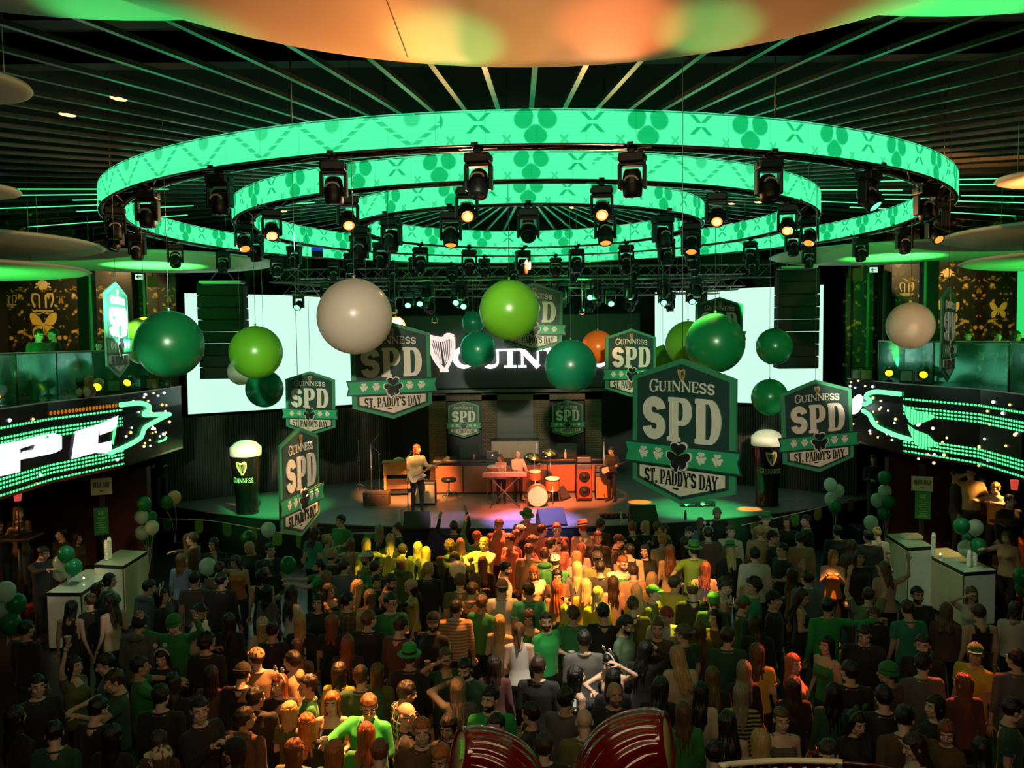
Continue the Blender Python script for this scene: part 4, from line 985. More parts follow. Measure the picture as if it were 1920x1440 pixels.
bottle(foot(748, 978), .30, M_PET, 'clear water bottle on the stage lip near the guitarist'); bottle(foot(1165, 983), .30, mat('milk_plastic', (.75, .68, .55), .5), 'white bottle on the stage lip beside the pedal board')
bottle(foot(1285, 974), .26, M_DARK, 'dark bottle on the green lit stage lip')
q = on_counter(1005, .2); t = thing('mixing_desk', 'flat mixer with small lights on the stage counter', 'mixer', q); b = MB(); b.bbox((0, 0, .04), (.7, .3, .08), .01); b.build('case', M_DARK, t)
for i in range(5): b = MB(); b.ell((-.28+.14*i, -.15, .07), .014, 8, 6); b.build('indicator', glow('indicator_lamp', (1, .8, .6), 2.5, 'NONE'), t)
p = foot(1150, 970); t = thing('pedal_board', 'red lit pedal board on the stage lip', 'pedal board', p, .1); b = MB(); b.box((0, 0, .04), (.66, .32, .05), M=Matrix.Rotation(.12, 3, 'X')); b.build('board', M_DARK, t)
for i in range(5): b = MB(); b.bbox((-.26+.13*i, 0, .09), (.09, .15, .05), .01); b.build('pedal', mat('pedal_red', (.35, .05, .03), .4), t)
p = foot(1308, 949); t = thing('floor_lamp_pair', 'low twin lamp on the stage under the largest shield sign', 'stage lamp', p); b = MB(); b.bbox((0, 0, .10), (.9, .22, .06), .01)
for x in (-.36, 0, .4): b.box((x, 0, .035), (.1, .2, .07))
b.build('housing', M_DARK, t)
for x in (-.33, .10): b = MB(); b.lathe([(1e-4, 0), (.055, 0), (.06, .03)], 14, (x, -.13, .10), M=Matrix.Rotation(PI/2, 3, 'X')); b.build('lamp_face', mat('lamp_pale', (.8, .75, .6), .3), t)
p = foot(1477, 915); t = thing('easel_frame', 'thin pale frame standing right of the right pint glass', 'frame', p); b = MB()
for x in (-.14, .14): b.box((x, 0, .28), (.02, .02, .56))
b.box((0, 0, .02), (.3, .02, .03)); b.box((0, 0, .56), (.3, .02, .02)); b.build('frame_bars', M_STEEL, t)
b = MB(); b.box((-.02, 0, .40), (.16, .015, .12)); b.build('card', mat('pale_card', (.45, .5, .45), .6), t)

# ================================================================== BUNTING ALONG THE STAGE
M_FLAG = mat('bunting_green', (.05, .22, .03), .7); M_FLAGY = mat('bunting_yellow', (.30, .26, .03), .7); M_CORD = mat('white_cord', (.7, .7, .62), .7)
def bunting(pts, label, cols):
    W = [at(x, y, Y) for x, y, Y in pts]; path = crom([tuple(q) for q in W], 10); t = thing('bunting', label, 'bunting', path[0]); o = Vector(path[0])
    b = MB(); b.tube([Vector(q)-o for q in path], .009, 5); b.build('cord', M_CORD, t)
    n = max(3, int(sum((Vector(path[i+1])-Vector(path[i])).length for i in range(len(path)-1))/.62))
    for i in range(n):
        f = (i+.5)/n*(len(path)-1); j = int(f); p0, p1 = Vector(path[j]), Vector(path[min(j+1, len(path)-1)]); c = p0.lerp(p1, f-j)-o; d = (p1-p0).normalized()
        T = Matrix.Translation(c) @ Matrix.Rotation(math.atan2(d.y, d.x), 4, 'Z')
        k = MB(); k.prism([(-.12, -.01), (.12, -.01), (.12, -.22)]+[(.12*cos(a), -.22-.10*sin(a)) for a in [PI*q/8 for q in range(1, 8)]]+[(-.12, -.22)], -.004, .004, T=T)
        q = k.build('flag', cols[i % len(cols)], t)
bunting([(292, 972, 20.6), (390, 976, 20.1), (478, 990, 19.7), (560, 1003, 19.5), (640, 1000, 19.5), (705, 999, 19.6)], 'string of green rounded flags along the left stage front', [M_FLAG])
bunting([(1390, 985, 20.0), (1500, 961, 20.3), (1560, 945, 20.8), (1605, 933, 21.4)], 'string of yellowish flags along the right stage front', [M_FLAGY, M_FLAG])
# ================================================================== BALCONIES
def dots_mat(name, stripes=False, col=(.10, 1.0, .30), es=1.7):
    m = bpy.data.materials.new(name); nt = clear(m); u, v = uvs(nt)
    if stripes: f = (u*13).fr().lt(.70)*.6+.4
    else:
        a = (u*11).fr()-.5; c = v-.5; f = (a*a*1.0+c*c*.8).sq().ss(.28, .46)*.97+.03
    col = mixcol(nt, f, (.002, .02, .006), col); emis_out(nt, col, es, m); return m
M_DOT = dots_mat('led_dots'); M_DOTO = dots_mat('led_dots_amber', False, (1.0, .30, .03), .5); M_STRIPE = dots_mat('led_letter', True, (.80, .84, 1.0), 2.6); M_STRIPEG = dots_mat('led_fan', True, (.12, 1.0, .32), 1.5)
M_TUBE = glow('led_tube_green', (.14, 1.0, .30), 2.1); M_STARW = glow('star_white', (.8, .85, 1.0), 2.0, 'NONE'); M_STARY = glow('star_amber', (1.0, .62, .2), 2.0, 'NONE')
M_WGLOW = glow('white_lamp_glow', (.9, .98, 1.0), 4)
def glass_mat():
    m = bpy.data.materials.new('balcony_glass'); nt = clear(m); out = nt.nodes.new('ShaderNodeOutputMaterial'); mx = nt.nodes.new('ShaderNodeMixShader'); tr = nt.nodes.new('ShaderNodeBsdfTransparent'); gl = nt.nodes.new('ShaderNodeBsdfPrincipled')
    tr.inputs[0].default_value = (.70, .90, .80, 1); gl.inputs['Metallic'].default_value = .6; gl.inputs['Base Color'].default_value = (.10, .62, .38, 1); gl.inputs['Roughness'].default_value = .12; gl.inputs['Coat Weight'].default_value = .8  # screen reflections put into the panes as green colour
    nz = nt.nodes.new('ShaderNodeTexNoise'); nz.inputs['Scale'].default_value = 1.2; mr = nt.nodes.new('ShaderNodeMapRange'); mr.inputs[1].default_value = .35; mr.inputs[2].default_value = .65; mr.inputs[3].default_value = .12; mr.inputs[4].default_value = .5
    nt.links.new(nz.outputs[0], mr.inputs[0]); nt.links.new(mr.outputs[0], mx.inputs[0]); nt.links.new(tr.outputs[0], mx.inputs[1]); nt.links.new(gl.outputs[0], mx.inputs[2]); nt.links.new(mx.outputs[0], out.inputs[0]); return m
M_GLASS = glass_mat()
MZ = 3.95; LEDGE = 4.38
def along(path, z0, z1, off, b, mi=0):
    s = 0
    for p, q in zip(path[:-1], path[1:]):
        p, q = Vector(p), Vector(q); d = (q-p); L = d.length; d.normalize(); n = Vector((d.y, -d.x)) if True else 0
        if n.dot(-p) < 0: n = -n
        P = p+n*off; Q = q+n*off
        b.quad((P.x, P.y, z0), (Q.x, Q.y, z0), (Q.x, Q.y, z1), (P.x, P.y, z1), mi, ((s, 0), (s+L, 0), (s+L, 1), (s, 1)))
        s += L
    return b
def balcony(sg, path, tip, label):
    """path: plan points of the fascia from near the camera to its end; tip: far end of the nose panel"""
    sd = 'left' if sg < 0 else 'right'
    t = thing('balcony', label, 'balcony', (sg*11, 14, MZ))
    O = Vector((sg*11, 14, MZ)); W = sg*13.99
    def put(b, nm, m, lab=None):
        b.v = [tuple(Vector(p)-O) for p in b.v]; o = b.build(nm, m, t)
        if lab: o['label'] = lab
        return o
    full = path+[tip]
    b = MB(); outl = full+[(sg*9.3, 23.8), (W, 23.8), (W, path[0][1])]
    b.prism(outl, 2.95, MZ, T=Tz); put(b, 'floor_slab', mat('balcony_black', (.009, .009, .010), .35))
    b = MB()                                               # parapet: fascia, ledge, inner face
    inn = [(x+sg*.75, y) for x, y in full]
    for i in range(len(full)-1):
        p, q, r, s = full[i], full[i+1], inn[i+1], inn[i]
        b.add([(*p, 2.90), (*q, 2.90), (*q, LEDGE), (*p, LEDGE), (*s, LEDGE), (*r, LEDGE), (*s, MZ), (*r, MZ)], [(0, 1, 2, 3), (3, 2, 5, 4), (4, 5, 7, 6)])
    p, r = full[-1], inn[-1]; b.add([(*p, 2.9), (*r, 2.9), (*r, LEDGE), (*p, LEDGE)], [(0, 1, 2, 3)])
    put(b, 'parapet', mat('balcony_gloss', (.006, .006, .008), .18))
    b = MB(); along(full, LEDGE-.012, LEDGE+.012, .012, b); put(b, 'ledge_trim', M_STEEL)
    rows = [(4.07, .05), (3.90, .05), (3.83, .05), (3.76, .05), (3.24, .05), (3.17, .05), (3.10, .05), (2.98, .045)]
    for z, h in rows: b = MB(); along(path, z-h/2, z+h/2, .02, b); put(b, 'led_strip', M_DOT)
    if sg < 0: b = MB(); along([path[-2], path[-1]], 4.13, 4.22, .02, b); put(b, 'led_strip', M_DOTO, 'dim amber strip')
    return t, put, full
def on_panel(px, py, p, q, off=.02):
    p, q = Vector((*p, 0)), Vector((*q, 0)); d = (q-p).normalized(); n = Vector((d.y, -d.x, 0))
    if n.dot(CAM-p) < 0: n = -n
    return on_pl(px, py, p+n*off, n)
LP_ = [(-8.3, 10.5), (-8.33, 13.9), (-8.35, 15.3), (-7.9, 17.2)]; LT = (-7.85, 20.2)
tL, putL, fL = balcony(-1, LP_, LT, 'curved balcony on the left edged with green lights and huge white lit letters')
def panel_poly(b, pts, p, q, off=.03, hole=None):
    V = [on_panel(x, y, p, q, off) for x, y in pts]; d = (Vector((*q, 0))-Vector((*p, 0))).normalized(); uv = [((v-Vector((*p, 0))).dot(d), v.z) for v in V]
    b.add(V, [tuple(range(len(V)))], 0, uv=[uv]); return b
K = (LP_[2], LP_[3]); K0 = (LP_[1], LP_[2])
b = MB()
for pl in ([(-40, 845), (5, 832), (38, 826), (38, 885), (0, 893), (-40, 898)], [(38, 826), (86, 814), (86, 832), (66, 833), (42, 840), (38, 842)], [(38, 850), (44, 846), (62, 843), (66, 833), (86, 832), (86, 853), (38, 862)]): panel_poly(b, pl, *K0)
panel_poly(b, [(86, 814), (104, 812), (116, 818), (116, 842), (104, 849), (86, 853)], *K)
putL(b, 'lit_letter', M_STRIPE, 'white lit letter P')
b = MB()
for pl in ([(141, 809), (186, 795), (183, 848), (134, 861)], [(186, 795), (222, 779), (219, 800), (210, 808), (187, 816)], [(184, 832), (211, 826), (209, 843), (207, 850), (183, 850)]): panel_poly(b, pl, *K)
putL(b, 'lit_letter', M_STRIPE, 'white lit letter D, cut off at its end')
b = MB(); panel_poly(b, [(212, 806), (219, 800), (213, 835), (209, 828)], K[0], K[1], .025); putL(b, 'led_fan', M_STRIPEG)
def tubes(put, pxs, p, q, r=.05):
    for pts in pxs:
        b = MB(); P = crom([tuple(on_panel(x, y, p, q, .03)) for x, y in pts], 8); b.tube(P, r, 8); put(b, 'led_tube', M_TUBE)
tubes(putL, [[(226, 759), (262, 756), (277, 760), (280, 767), (270, 776), (276, 778), (300, 777), (318, 777)], [(318, 777), (290, 791), (272, 802), (267, 814), (262, 822), (240, 835), (206, 850)]], LP_[3], LT)
tubes(putL, [[(298, 828), (308, 825), (312, 820)]], LP_[3], LT, .022)
def stars(put, pts, p, q, n, seed):
    rnd = random.Random(seed)
    for i, (x, y) in enumerate(pts):
        b = MB(); b.ell(on_panel(x, y, p, q, .012), .024 if i % 3 else .032, 8, 6); put(b, 'pixel_or_glint', (M_STARY, M_STARW)[i % 5 in (0, 3)])
stars(putL, [(273, 740), (288, 737), (278, 752), (308, 737), (270, 745), (297, 742), (304, 759), (312, 760), (260, 773), (283, 773), (310, 771), (318, 778), (318, 791), (285, 804), (287, 800), (290, 804), (286, 812), (292, 810), (306, 814), (311, 811), (300, 818), (308, 815), (281, 825), (247, 802), (245, 811), (237, 818), (272, 831), (270, 837), (282, 836), (250, 752), (220, 862)], LP_[3], LT, 0, 3)
stars(putL, [(18, 788), (62, 786), (107, 860), (75, 891), (69, 907), (104, 884)], *K0, 0, 4)
RP_ = [(8.7, 10.5), (8.7, 14.5), (8.8, 16.0), (8.2, 17.8)]; RT = (8.0, 20.3)
tR, putR, fR = balcony(1, RP_, RT, 'curved balcony on the right edged with green lights around a black middle')
Kr = (RP_[2], RP_[3])
b = MB()
for pl in ([(1692, 758), (1706, 766), (1752, 779), (1748, 786), (1730, 793), (1712, 797), (1703, 790), (1698, 778)], [(1701, 795), (1716, 806), (1740, 815), (1755, 830), (1762, 838), (1730, 840), (1716, 834), (1710, 820), (1704, 806)]): panel_poly(b, pl, *Kr)
putR(b, 'led_fan', M_STRIPEG)
tubes(putR, [[(1688, 739), (1660, 736), (1640, 735), (1628, 738), (1624, 745), (1632, 752), (1620, 758), (1614, 755)], [(1618, 770), (1630, 778), (1636, 790), (1645, 800), (1665, 810), (1685, 818), (1706, 824)]], RP_[3], RT)
stars(putR, [(1594, 724), (1609, 714), (1622, 724), (1636, 725), (1595, 717), (1603, 727), (1637, 746), (1651, 752), (1652, 764), (1649, 767), (1665, 770), (1637, 772), (1679, 786), (1677, 793), (1645, 791), (1631, 808), (1632, 813), (1646, 820), (1663, 813), (1672, 817), (1672, 825), (1594, 787), (1600, 795)], RP_[3], RT, 0, 5)
stars(putR, [(1749, 803), (1775, 821), (1767, 829), (1721, 797), (1725, 795), (1722, 860), (1751, 868), (1740, 852), (1752, 852), (1770, 853)], *Kr, 0, 6)
stars(putR, [(1862, 754), (1893, 759), (1851, 771), (1880, 775), (1856, 796), (1846, 823), (1836, 838), (1886, 836), (1906, 812), (1903, 815), (1852, 863), (1835, 873)], RP_[1], RP_[2], 0, 7)
p = at(1604, 758, 19.6); t = thing('wall_lamp', 'blinding white lamp at the tip of the right balcony', 'lamp', p); b = MB(); b.lathe([(1e-4, .05), (.12, .04), (.16, 0), (.15, -.03)], 18, M=Matrix.Rotation(PI/2, 3, 'X')); b.build('housing', M_DARK, t)
b = MB(); b.ell((0, -.05, 0), (.13, .10, .24), 16, 10, M=Matrix.Rotation(.4, 3, 'Y')); b.build('diffuser', M_WGLOW, t)

# glass railings with what hangs behind them
def railing(path, label, n):
    t = thing('glass_railing', label, 'glass railing', (*path[0], LEDGE)); O = Vector((*path[0], LEDGE)); k = 0
    for p, q in zip(path[:-1], path[1:]):
        p, q = Vector((*p, 0)), Vector((*q, 0)); m = max(1, round((q-p).length/1.3))
        for i in range(m):
            a, c = p.lerp(q, (i+.02)/m), p.lerp(q, (i+.98)/m); d = (c-a).normalized(); nn = Vector((-d.y, d.x, 0))*.008; b = MB()
            V = [Vector((v.x, v.y, z))+s*nn-O for s in (-1, 1) for v, z in ((a, LEDGE), (c, LEDGE), (c, LEDGE+.86), (a, LEDGE+.86))]
            b.add(V, [(0, 1, 2, 3), (7, 6, 5, 4), (0, 4, 5, 1), (1, 5, 6, 2), (2, 6, 7, 3), (3, 7, 4, 0)]); b.build('glass_pane', M_GLASS, t)
        b = MB(); b.tube([Vector((v.x, v.y, LEDGE+.88))-O for v in (p, q)], .018, 8); b.build('handrail', M_STEEL, t)
        for v in (p, q): b = MB(); b.tube([Vector((v.x, v.y, z))-O for z in (LEDGE, LEDGE+.88)], .018, 8); b.build('post', M_STEEL, t)
    return t
railing([(-8.9, 11), (-8.95, 15.4), (-8.55, 17.4), (-8.45, 19.9)], 'green tinted glass railing on the left balcony', 4)
railing([(9.3, 11), (9.4, 16.1), (8.85, 17.9), (8.6, 20.0)], 'green tinted glass railing on the right balcony', 4)
M_PENN = [mat('pennant_green', (.02, .25, .07), .7), mat('pennant_white', (.70, .66, .50), .7), mat('pennant_orange', (.65, .16, .03), .7)]
def pennants(a, c, n, label):
    a, c = Vector(a), Vector(c); t = thing('pennant_string', label, 'bunting', a); d = (c-a).normalized(); T0 = Matrix.Rotation(math.atan2(d.y, d.x), 4, 'Z'); L = (c-a).length
    b = MB(); b.tube([(0, 0, 0), c-a], .008, 5); b.build('cord', M_CORD, t)
    for i in range(n):
        T = Matrix.Translation(d*L*(i+.5)/n) @ T0; b = MB(); w = .17
        for k, (z0, z1) in enumerate(((0, .16), (.16, .32), (.32, .48))):
            w0, w1 = w*(1-z0/.5), w*(1-z1/.5); b.prism([(-w0, -z0), (w0, -z0), (w1, -z1), (-w1, -z1)], -.004, .004, k, T)
        b.build('pennant', M_PENN, t)
pennants((-9.05, 12.2, 5.20), (-9.08, 16.2, 5.20), 9, 'green white and orange pennants along the left balcony glass')
pennants((9.5, 17.5, 5.20), (9.5, 12.2, 5.20), 11, 'green white and orange pennants along the right balcony glass')

# ------------------------------------------------------------------ end walls with gold pattern, pillars
def wallpaper():
    m = bpy.data.materials.new('gold_wallpaper'); nt = clear(m); out = nt.nodes.new('ShaderNodeOutputMaterial'); bs = nt.nodes.new('ShaderNodeBsdfPrincipled'); tc = nt.nodes.new('ShaderNodeTexCoord')
    sp = nt.nodes.new('ShaderNodeSeparateXYZ'); nt.links.new(tc.outputs['Object'], sp.inputs[0]); x, z = NX(nt, sp.outputs[0]), NX(nt, sp.outputs[2])
    mir = ((x+50.0).mod(1.5)-.75).abs()                       # mirrored ornament
    cb = nt.nodes.new('ShaderNodeCombineXYZ'); nt.links.new(mir.k, cb.inputs[0]); nt.links.new(z.k, cb.inputs[2])
    n1 = nt.nodes.new('ShaderNodeTexNoise'); n1.inputs['Scale'].default_value = 3.2; n1.inputs['Detail'].default_value = 6; n1.inputs['Distortion'].default_value = 1.5; nt.links.new(cb.outputs[0], n1.inputs['Vector'])
    vo = nt.nodes.new('ShaderNodeTexVoronoi'); vo.inputs['Scale'].default_value = 7; nt.links.new(cb.outputs[0], vo.inputs['Vector'])
    f = NX(nt, n1.outputs[0]).ss(.62, .48)*-1+1
    f = (NX(nt, n1.outputs[0])-.50).mx(0)*9*(NX(nt, vo.outputs[0]).ss(.2, .55))
    col = mixcol(nt, f, (.006, .004, .002), (.55, .30, .06)); nt.links.new(col, bs.inputs['Base Color']); bs.inputs['Roughness'].default_value = .45; nt.links.new(bs.outputs[0], out.inputs[0]); return m
M_WP = wallpaper(); M_BFLY = mat('wallpaper_gold', (.55, .33, .06), .5, var=.15)
for sg, nm in ((-1, 'wall_balcony_left'), (1, 'wall_balcony_right')):
    struct(MB().box((sg*11.65, 23.9, 6.1), (4.7, .2, 6.2)).build(nm, M_WP))
M_ORN = mat('wallpaper_ornament', (.42, .27, .10), .5)
def butterfly(px, py, w, label):
    p = at(px, py, 23.78); s = w*p.y/F_PX/2; b = MB()
    for sx in (-1, 1):
        b.prism([(sx*x*s, z*s) for x, z in crom([(.06, .1), (.45, .75), (.95, .95), (1.0, .45), (.75, .05), (.30, -.02)], 5, True)], -.006, .006)
        b.prism([(sx*x*s, z*s) for x, z in crom([(.06, .0), (.5, .0), (.85, -.35), (.78, -.95), (.45, -.85), (.2, -.4)], 5, True)], -.006, .006)
    b.prism([(-.05*s, .2*s), (.05*s, .2*s), (.04*s, -.6*s), (-.04*s, -.6*s)], -.008, .006)
    t = b.build('wallpaper_butterfly', M_BFLY, None, p); tag(t, label, 'wall ornament', 'gold butterflies on the balcony walls')
butterfly(82, 610, 49, 'gold butterfly on the wall above the left balcony'); butterfly(1779, 585, 38, 'gold butterfly behind the edge-on shield sign on the right balcony wall'); butterfly(1872, 581, 31, 'gold butterfly right of the edge-on shield sign on the right balcony wall')
def ornament(px, py, w, kind, label):
    p = at(px, py, 23.78); s = w*p.y/F_PX/2; b = MB()
    if kind == 'flower':
        b.prism([(s*.8*sin(2*PI*i/5), s*.8*cos(2*PI*i/5)) for i in range(5)], -.008, .006)
        for i in range(7): a = -1.6+i*.53; b.stroke([(s*.7*sin(a), s*.7*cos(a)-s*.2), (s*1.15*sin(a), s*1.05*cos(a)-s*.4)], s*.22, -.006, .006)
    else:
        for sx in (-1, 1):
            b.stroke([(sx*x*s, z*s) for x, z in ((.3, -.6), (.3, .6), (.55, .75), (.9, .7), (1.0, .2), (.75, -.5))], s*.16, -.006, .006)
            b.stroke([(sx*x*s, z*s) for x, z in ((.0, -.85), (.95, -.85))], s*.16, -.006, .006)
            b.stroke([(sx*x*s, z*s) for x, z in ((.0, -1.0), (.4, -1.15), (.8, -1.0))], s*.08, -.006, .006)
    t = b.build('wallpaper_crest', M_ORN if kind != 'flower' else mat('wallpaper_rose', (.60, .36, .20), .5), None, p); tag(t, label, 'wall ornament', 'gold ornaments on the balcony walls')
ornament(80, 534, 26, 'flower', 'pale rose ornament above the crest on the left balcony wall'); ornament(80, 566, 40, 'crest', 'gold crest above the butterfly on the left balcony wall'); ornament(20, 562, 22, 'crest', 'small gold crest at the left edge of the left balcony wall')
ornament(1776, 512, 24, 'flower', 'pale rose ornament on the right balcony wall'); ornament(1700, 540, 26, 'crest', 'gold crest above the orange glowing balloon on the right balcony wall')
M_PILL = mat('pillar_black', (.008, .008, .009), .3)
def pillar(x0, x1, Y, label, strip=None):
    a, c = at(x0, 600, Y), at(x1, 600, Y); b = MB(); b.bbox(((a.x+c.x)/2, Y+.2, (MZ+9.2)/2), (c.x-a.x, .4, 9.2-MZ), .02); t = b.build('pillar', M_PILL); t['kind'] = 'structure'
    if strip is not None: s = MB(); q = at(strip, 600, Y); s.box((q.x, Y-.01, (MZ+9.2)/2), (.05, .03, 9.2-MZ)); s.build('lit_side_strip', mat('pillar_side_light', (.02, .30, .12), .4), t)  # green light on the pillar's side, put in as a coloured strip
pillar(146, 168, 21.5, '', 172); pillar(1736, 1760, 21.5, '', 1733); pillar(215, 250, 23.4, ''); pillar(1655, 1672, 23.3, '')
for px, lab in ((1915, 'green glowing vertical tube at the right edge of the right balcony'), ):
    a = at(px, 600, 21.0); b = MB(); b.tube([(0, 0, 0), (0, 0, 2.4)], .10, 10); t = b.build('light_tube', glow('tube_green', (.03, .75, .15), 1.0), None, (a.x, 21.0, 5.3)); tag(t, lab, 'tube light')
    b = MB(); b.tube([(0, 0, -1.35), (0, 0, 0)], .03, 8); b.tube([(0, 0, 2.4), (0, 0, 3.9)], .03, 8); b.build('pole', M_BLACK, t)
for px, lab in ((1627, 'thin green lit pole left of the right balcony wallpaper'), (272, 'thin green lit pole behind the dark green balloon')):
    a = at(px, 600, 23.0); b = MB(); b.tube([(0, 0, 0), (0, 0, 9.2-4.0)], .035, 8); t = b.build('slim_pole', mat('pole_green', (.03, .34, .12), .35), None, (a.x, 23.0, 4.0)); tag(t, lab, 'pole')
for px, py, lab in ((261, 519, 'white lit exit arrow sign on the dark wall at upper left'), (1638, 506, 'white lit exit sign on the dark wall at upper right')):
    p = at(px, py, 22.9); t = thing('exit_sign', lab, 'exit sign', p); b = MB(); b.bbox((0, .03, 0), (.24, .06, .16), .006); b.build('box', M_BLACK, t)
    b = MB(); b.box((0, -.004, 0), (.22, .006, .14)); q = b.build('lit_panel', glow('exit_white', (.55, 1.0, .72), .9, 'NONE'), t)
    b = MB(); b.stroke([(.07, 0), (-.06, 0)], .022, -.010, -.007); b.stroke([(-.01, .045), (-.06, 0), (-.01, -.045)], .022, -.010, -.007); b.build('arrow', M_BLACK, t)
    b = MB(); b.tube([(0, .03, .08), (0, .03, 9.2-p.z)], .012, 6); b.build('drop_pole', M_BLACK, t)
for px, py, w, h, lab in ((286, 528, 18, 20, 'dim orange lit square on the dark wall beside the exit sign'), (1608, 514, 18, 22, 'dim brown lit square on the dark wall at upper right')):
    p = at(px, py, 23.1); b = MB(); b.box((0, 0, 0), (w*23/F_PX, .05, h*23/F_PX)); t = b.build('wall_speaker', mat('orange_box', (.30, .07, .02), .6), None, p); tag(t, lab, 'wall box'); c = MB(); c.tube([(0, 0, .1), (0, 0, 9.2-p.z)], .012, 6); c.build('drop_pole', M_BLACK, t)

# ------------------------------------------------------------------ things standing on the balcony ledges
def ledge_pt(px, Y, z=LEDGE): q = at(px, 720, Y); return Vector((q.x, Y, z))
def photo_frame(px, Y, w, h, txt, label, col=(.20, .22, .18)):
    p = ledge_pt(px, Y); t = thing('table_sign', label, 'table sign', p, 0, 'framed cards on the balcony ledges'); b = MB(); b.bbox((0, 0, h/2+.012), (w, .03, h), .006); b.box((0, .05, .01), (w*.6, .14, .02)); b.build('frame', M_BLACK, t)
    b = MB(); b.box((0, -.017, h/2+.012), (w*.84, .006, h*.84)); b.build('card', mat('card_%.2f%.2f' % col[:2], col, .5, var=.4, vs=12), t)
    if txt: b = MB(); text(b, txt, -w*.28, w*.28, h*.3, h*.75, -.024, -.020, .22); b.build('number', mat('card_number', (.7, .7, .65), .5), t)
photo_frame(214, 18.0, .30, .26, '', 'framed card on the left ledge beside a black lamp'); photo_frame(272, 19.0, .20, .30, '', 'narrow framed card on the left ledge', (.05, .06, .05)); photo_frame(285, 18.9, .26, .25, '', 'framed card with a reddish band on the left ledge', (.34, .20, .14)); photo_frame(309, 19.4, .26, .18, '14', 'card numbered 14 at the end of the left ledge', (.10, .12, .10))
photo_frame(1606, 19.7, .24, .24, '', 'framed card farthest left on the right ledge'); photo_frame(1624, 19.2, .27, .26, '', 'brownish framed card on the right ledge', (.26, .18, .12)); photo_frame(1698, 18.4, .29, .26, '', 'framed greenish card under the glowing balloon on the right ledge', (.10, .24, .16)); photo_frame(1722, 18.2, .20, .22, '', 'small framed card beside a tilted black lamp on the right ledge', (.20, .24, .16))
def ledge_lamp(px, Y, label, col=None, ang=0, dz=0):
    p = ledge_pt(px, Y, LEDGE+dz); t = thing('uplight', label, 'lamp', p, math.radians(ang), 'small lamps on the balcony ledges'); b = MB(); b.lathe([(1e-4, 0), (.09, 0), (.09, .03), (.03, .05), (.03, .12)], 14); b.build('base', M_DARK, t)
    b = MB(); b.lathe([(1e-4, .12), (.09, .10), (.10, .0), (.10, -.12), (.085, -.13)], 16, (0, 0, .24), M=Matrix.Rotation(-1.15, 3, 'X')); h = b.build('lamp_head', col or M_DARK, t)
    b = MB(); b.lathe([(1e-4, -.135), (.06, -.128), (.082, -.12)], 16, (0, 0, .24), M=Matrix.Rotation(-1.15, 3, 'X')); b.build('lens', glow('lamp_yellow', (1.0, .80, .02), 1.6, 'NONE'), h)
ledge_lamp(243, 18.3, 'black lamp with a yellow lens on the left ledge'); ledge_lamp(-2, 14.4, 'black lamp with a yellow lens cut by the left edge')
ledge_lamp(184, 16.7, 'orange lamp with a bright yellow lens on the left ledge', mat('lamp_orange', (.55, .16, .02), .4), 15); ledge_lamp(1666, 18.8, 'black lamp with a yellow lens on the right ledge, left of the tilted one', None, -20); ledge_lamp(1733, 17.9, 'tilted black lamp with a yellow lens on the right ledge', None, -35)
ledge_lamp(1590, 20.0, 'black lamp with a yellow lens high at the left end of the right railing', None, 0, .9) if False else None
for px, Y, r, c, lab in ((152, 16.3, .11, (.03, .02, .02), 'dark round toy figure on the left ledge, left of three'), (167, 16.2, .12, (.30, .12, .05), 'brown round toy figure on the left ledge, between two others')):
    p = ledge_pt(px, Y); t = thing('toy_figure', lab, 'toy', p, 0, 'small toys on the left ledge'); b = MB(); b.ell((0, 0, r*1.1), (r, r*.9, r*1.15), 16, 10); b.build('toy_body', mat('toy_%.2f' % c[0], c, .6), t)
    b = MB(); b.ell((0, -.01, r*2.7), r*.8, 16, 10); b.ell((-r*.6, 0, r*3.3), r*.25, 10, 6); b.ell((r*.6, 0, r*3.3), r*.25, 10, 6); b.build('toy_head', mat('toy_%.2f' % c[0], c), t)
    b = MB(); b.ell((0, -r*.75, r*1.0), (r*.62, r*.22, r*.75), 12, 8); b.build('toy_belly', mat('toy_belly', (.6, .38, .28), .6), t)
p = ledge_pt(1716, 19.0, LEDGE); t = thing('menu_board', 'dark standing board with large pale letters behind the right glass railing', 'board', (p.x+.55, 18.9, MZ)); b = MB(); b.bbox((0, 0, .75), (.58, .06, 1.1), .01); b.box((0, 0, .1), (.4, .3, .2)); b.build('board', M_BLACK, t)
b = MB(); text(b, 'SPD', -.18, .24, .62, 1.0, -.042, -.032, .24); b.build('lettering', mat('board_letters', (.35, .6, .45), .5), t)

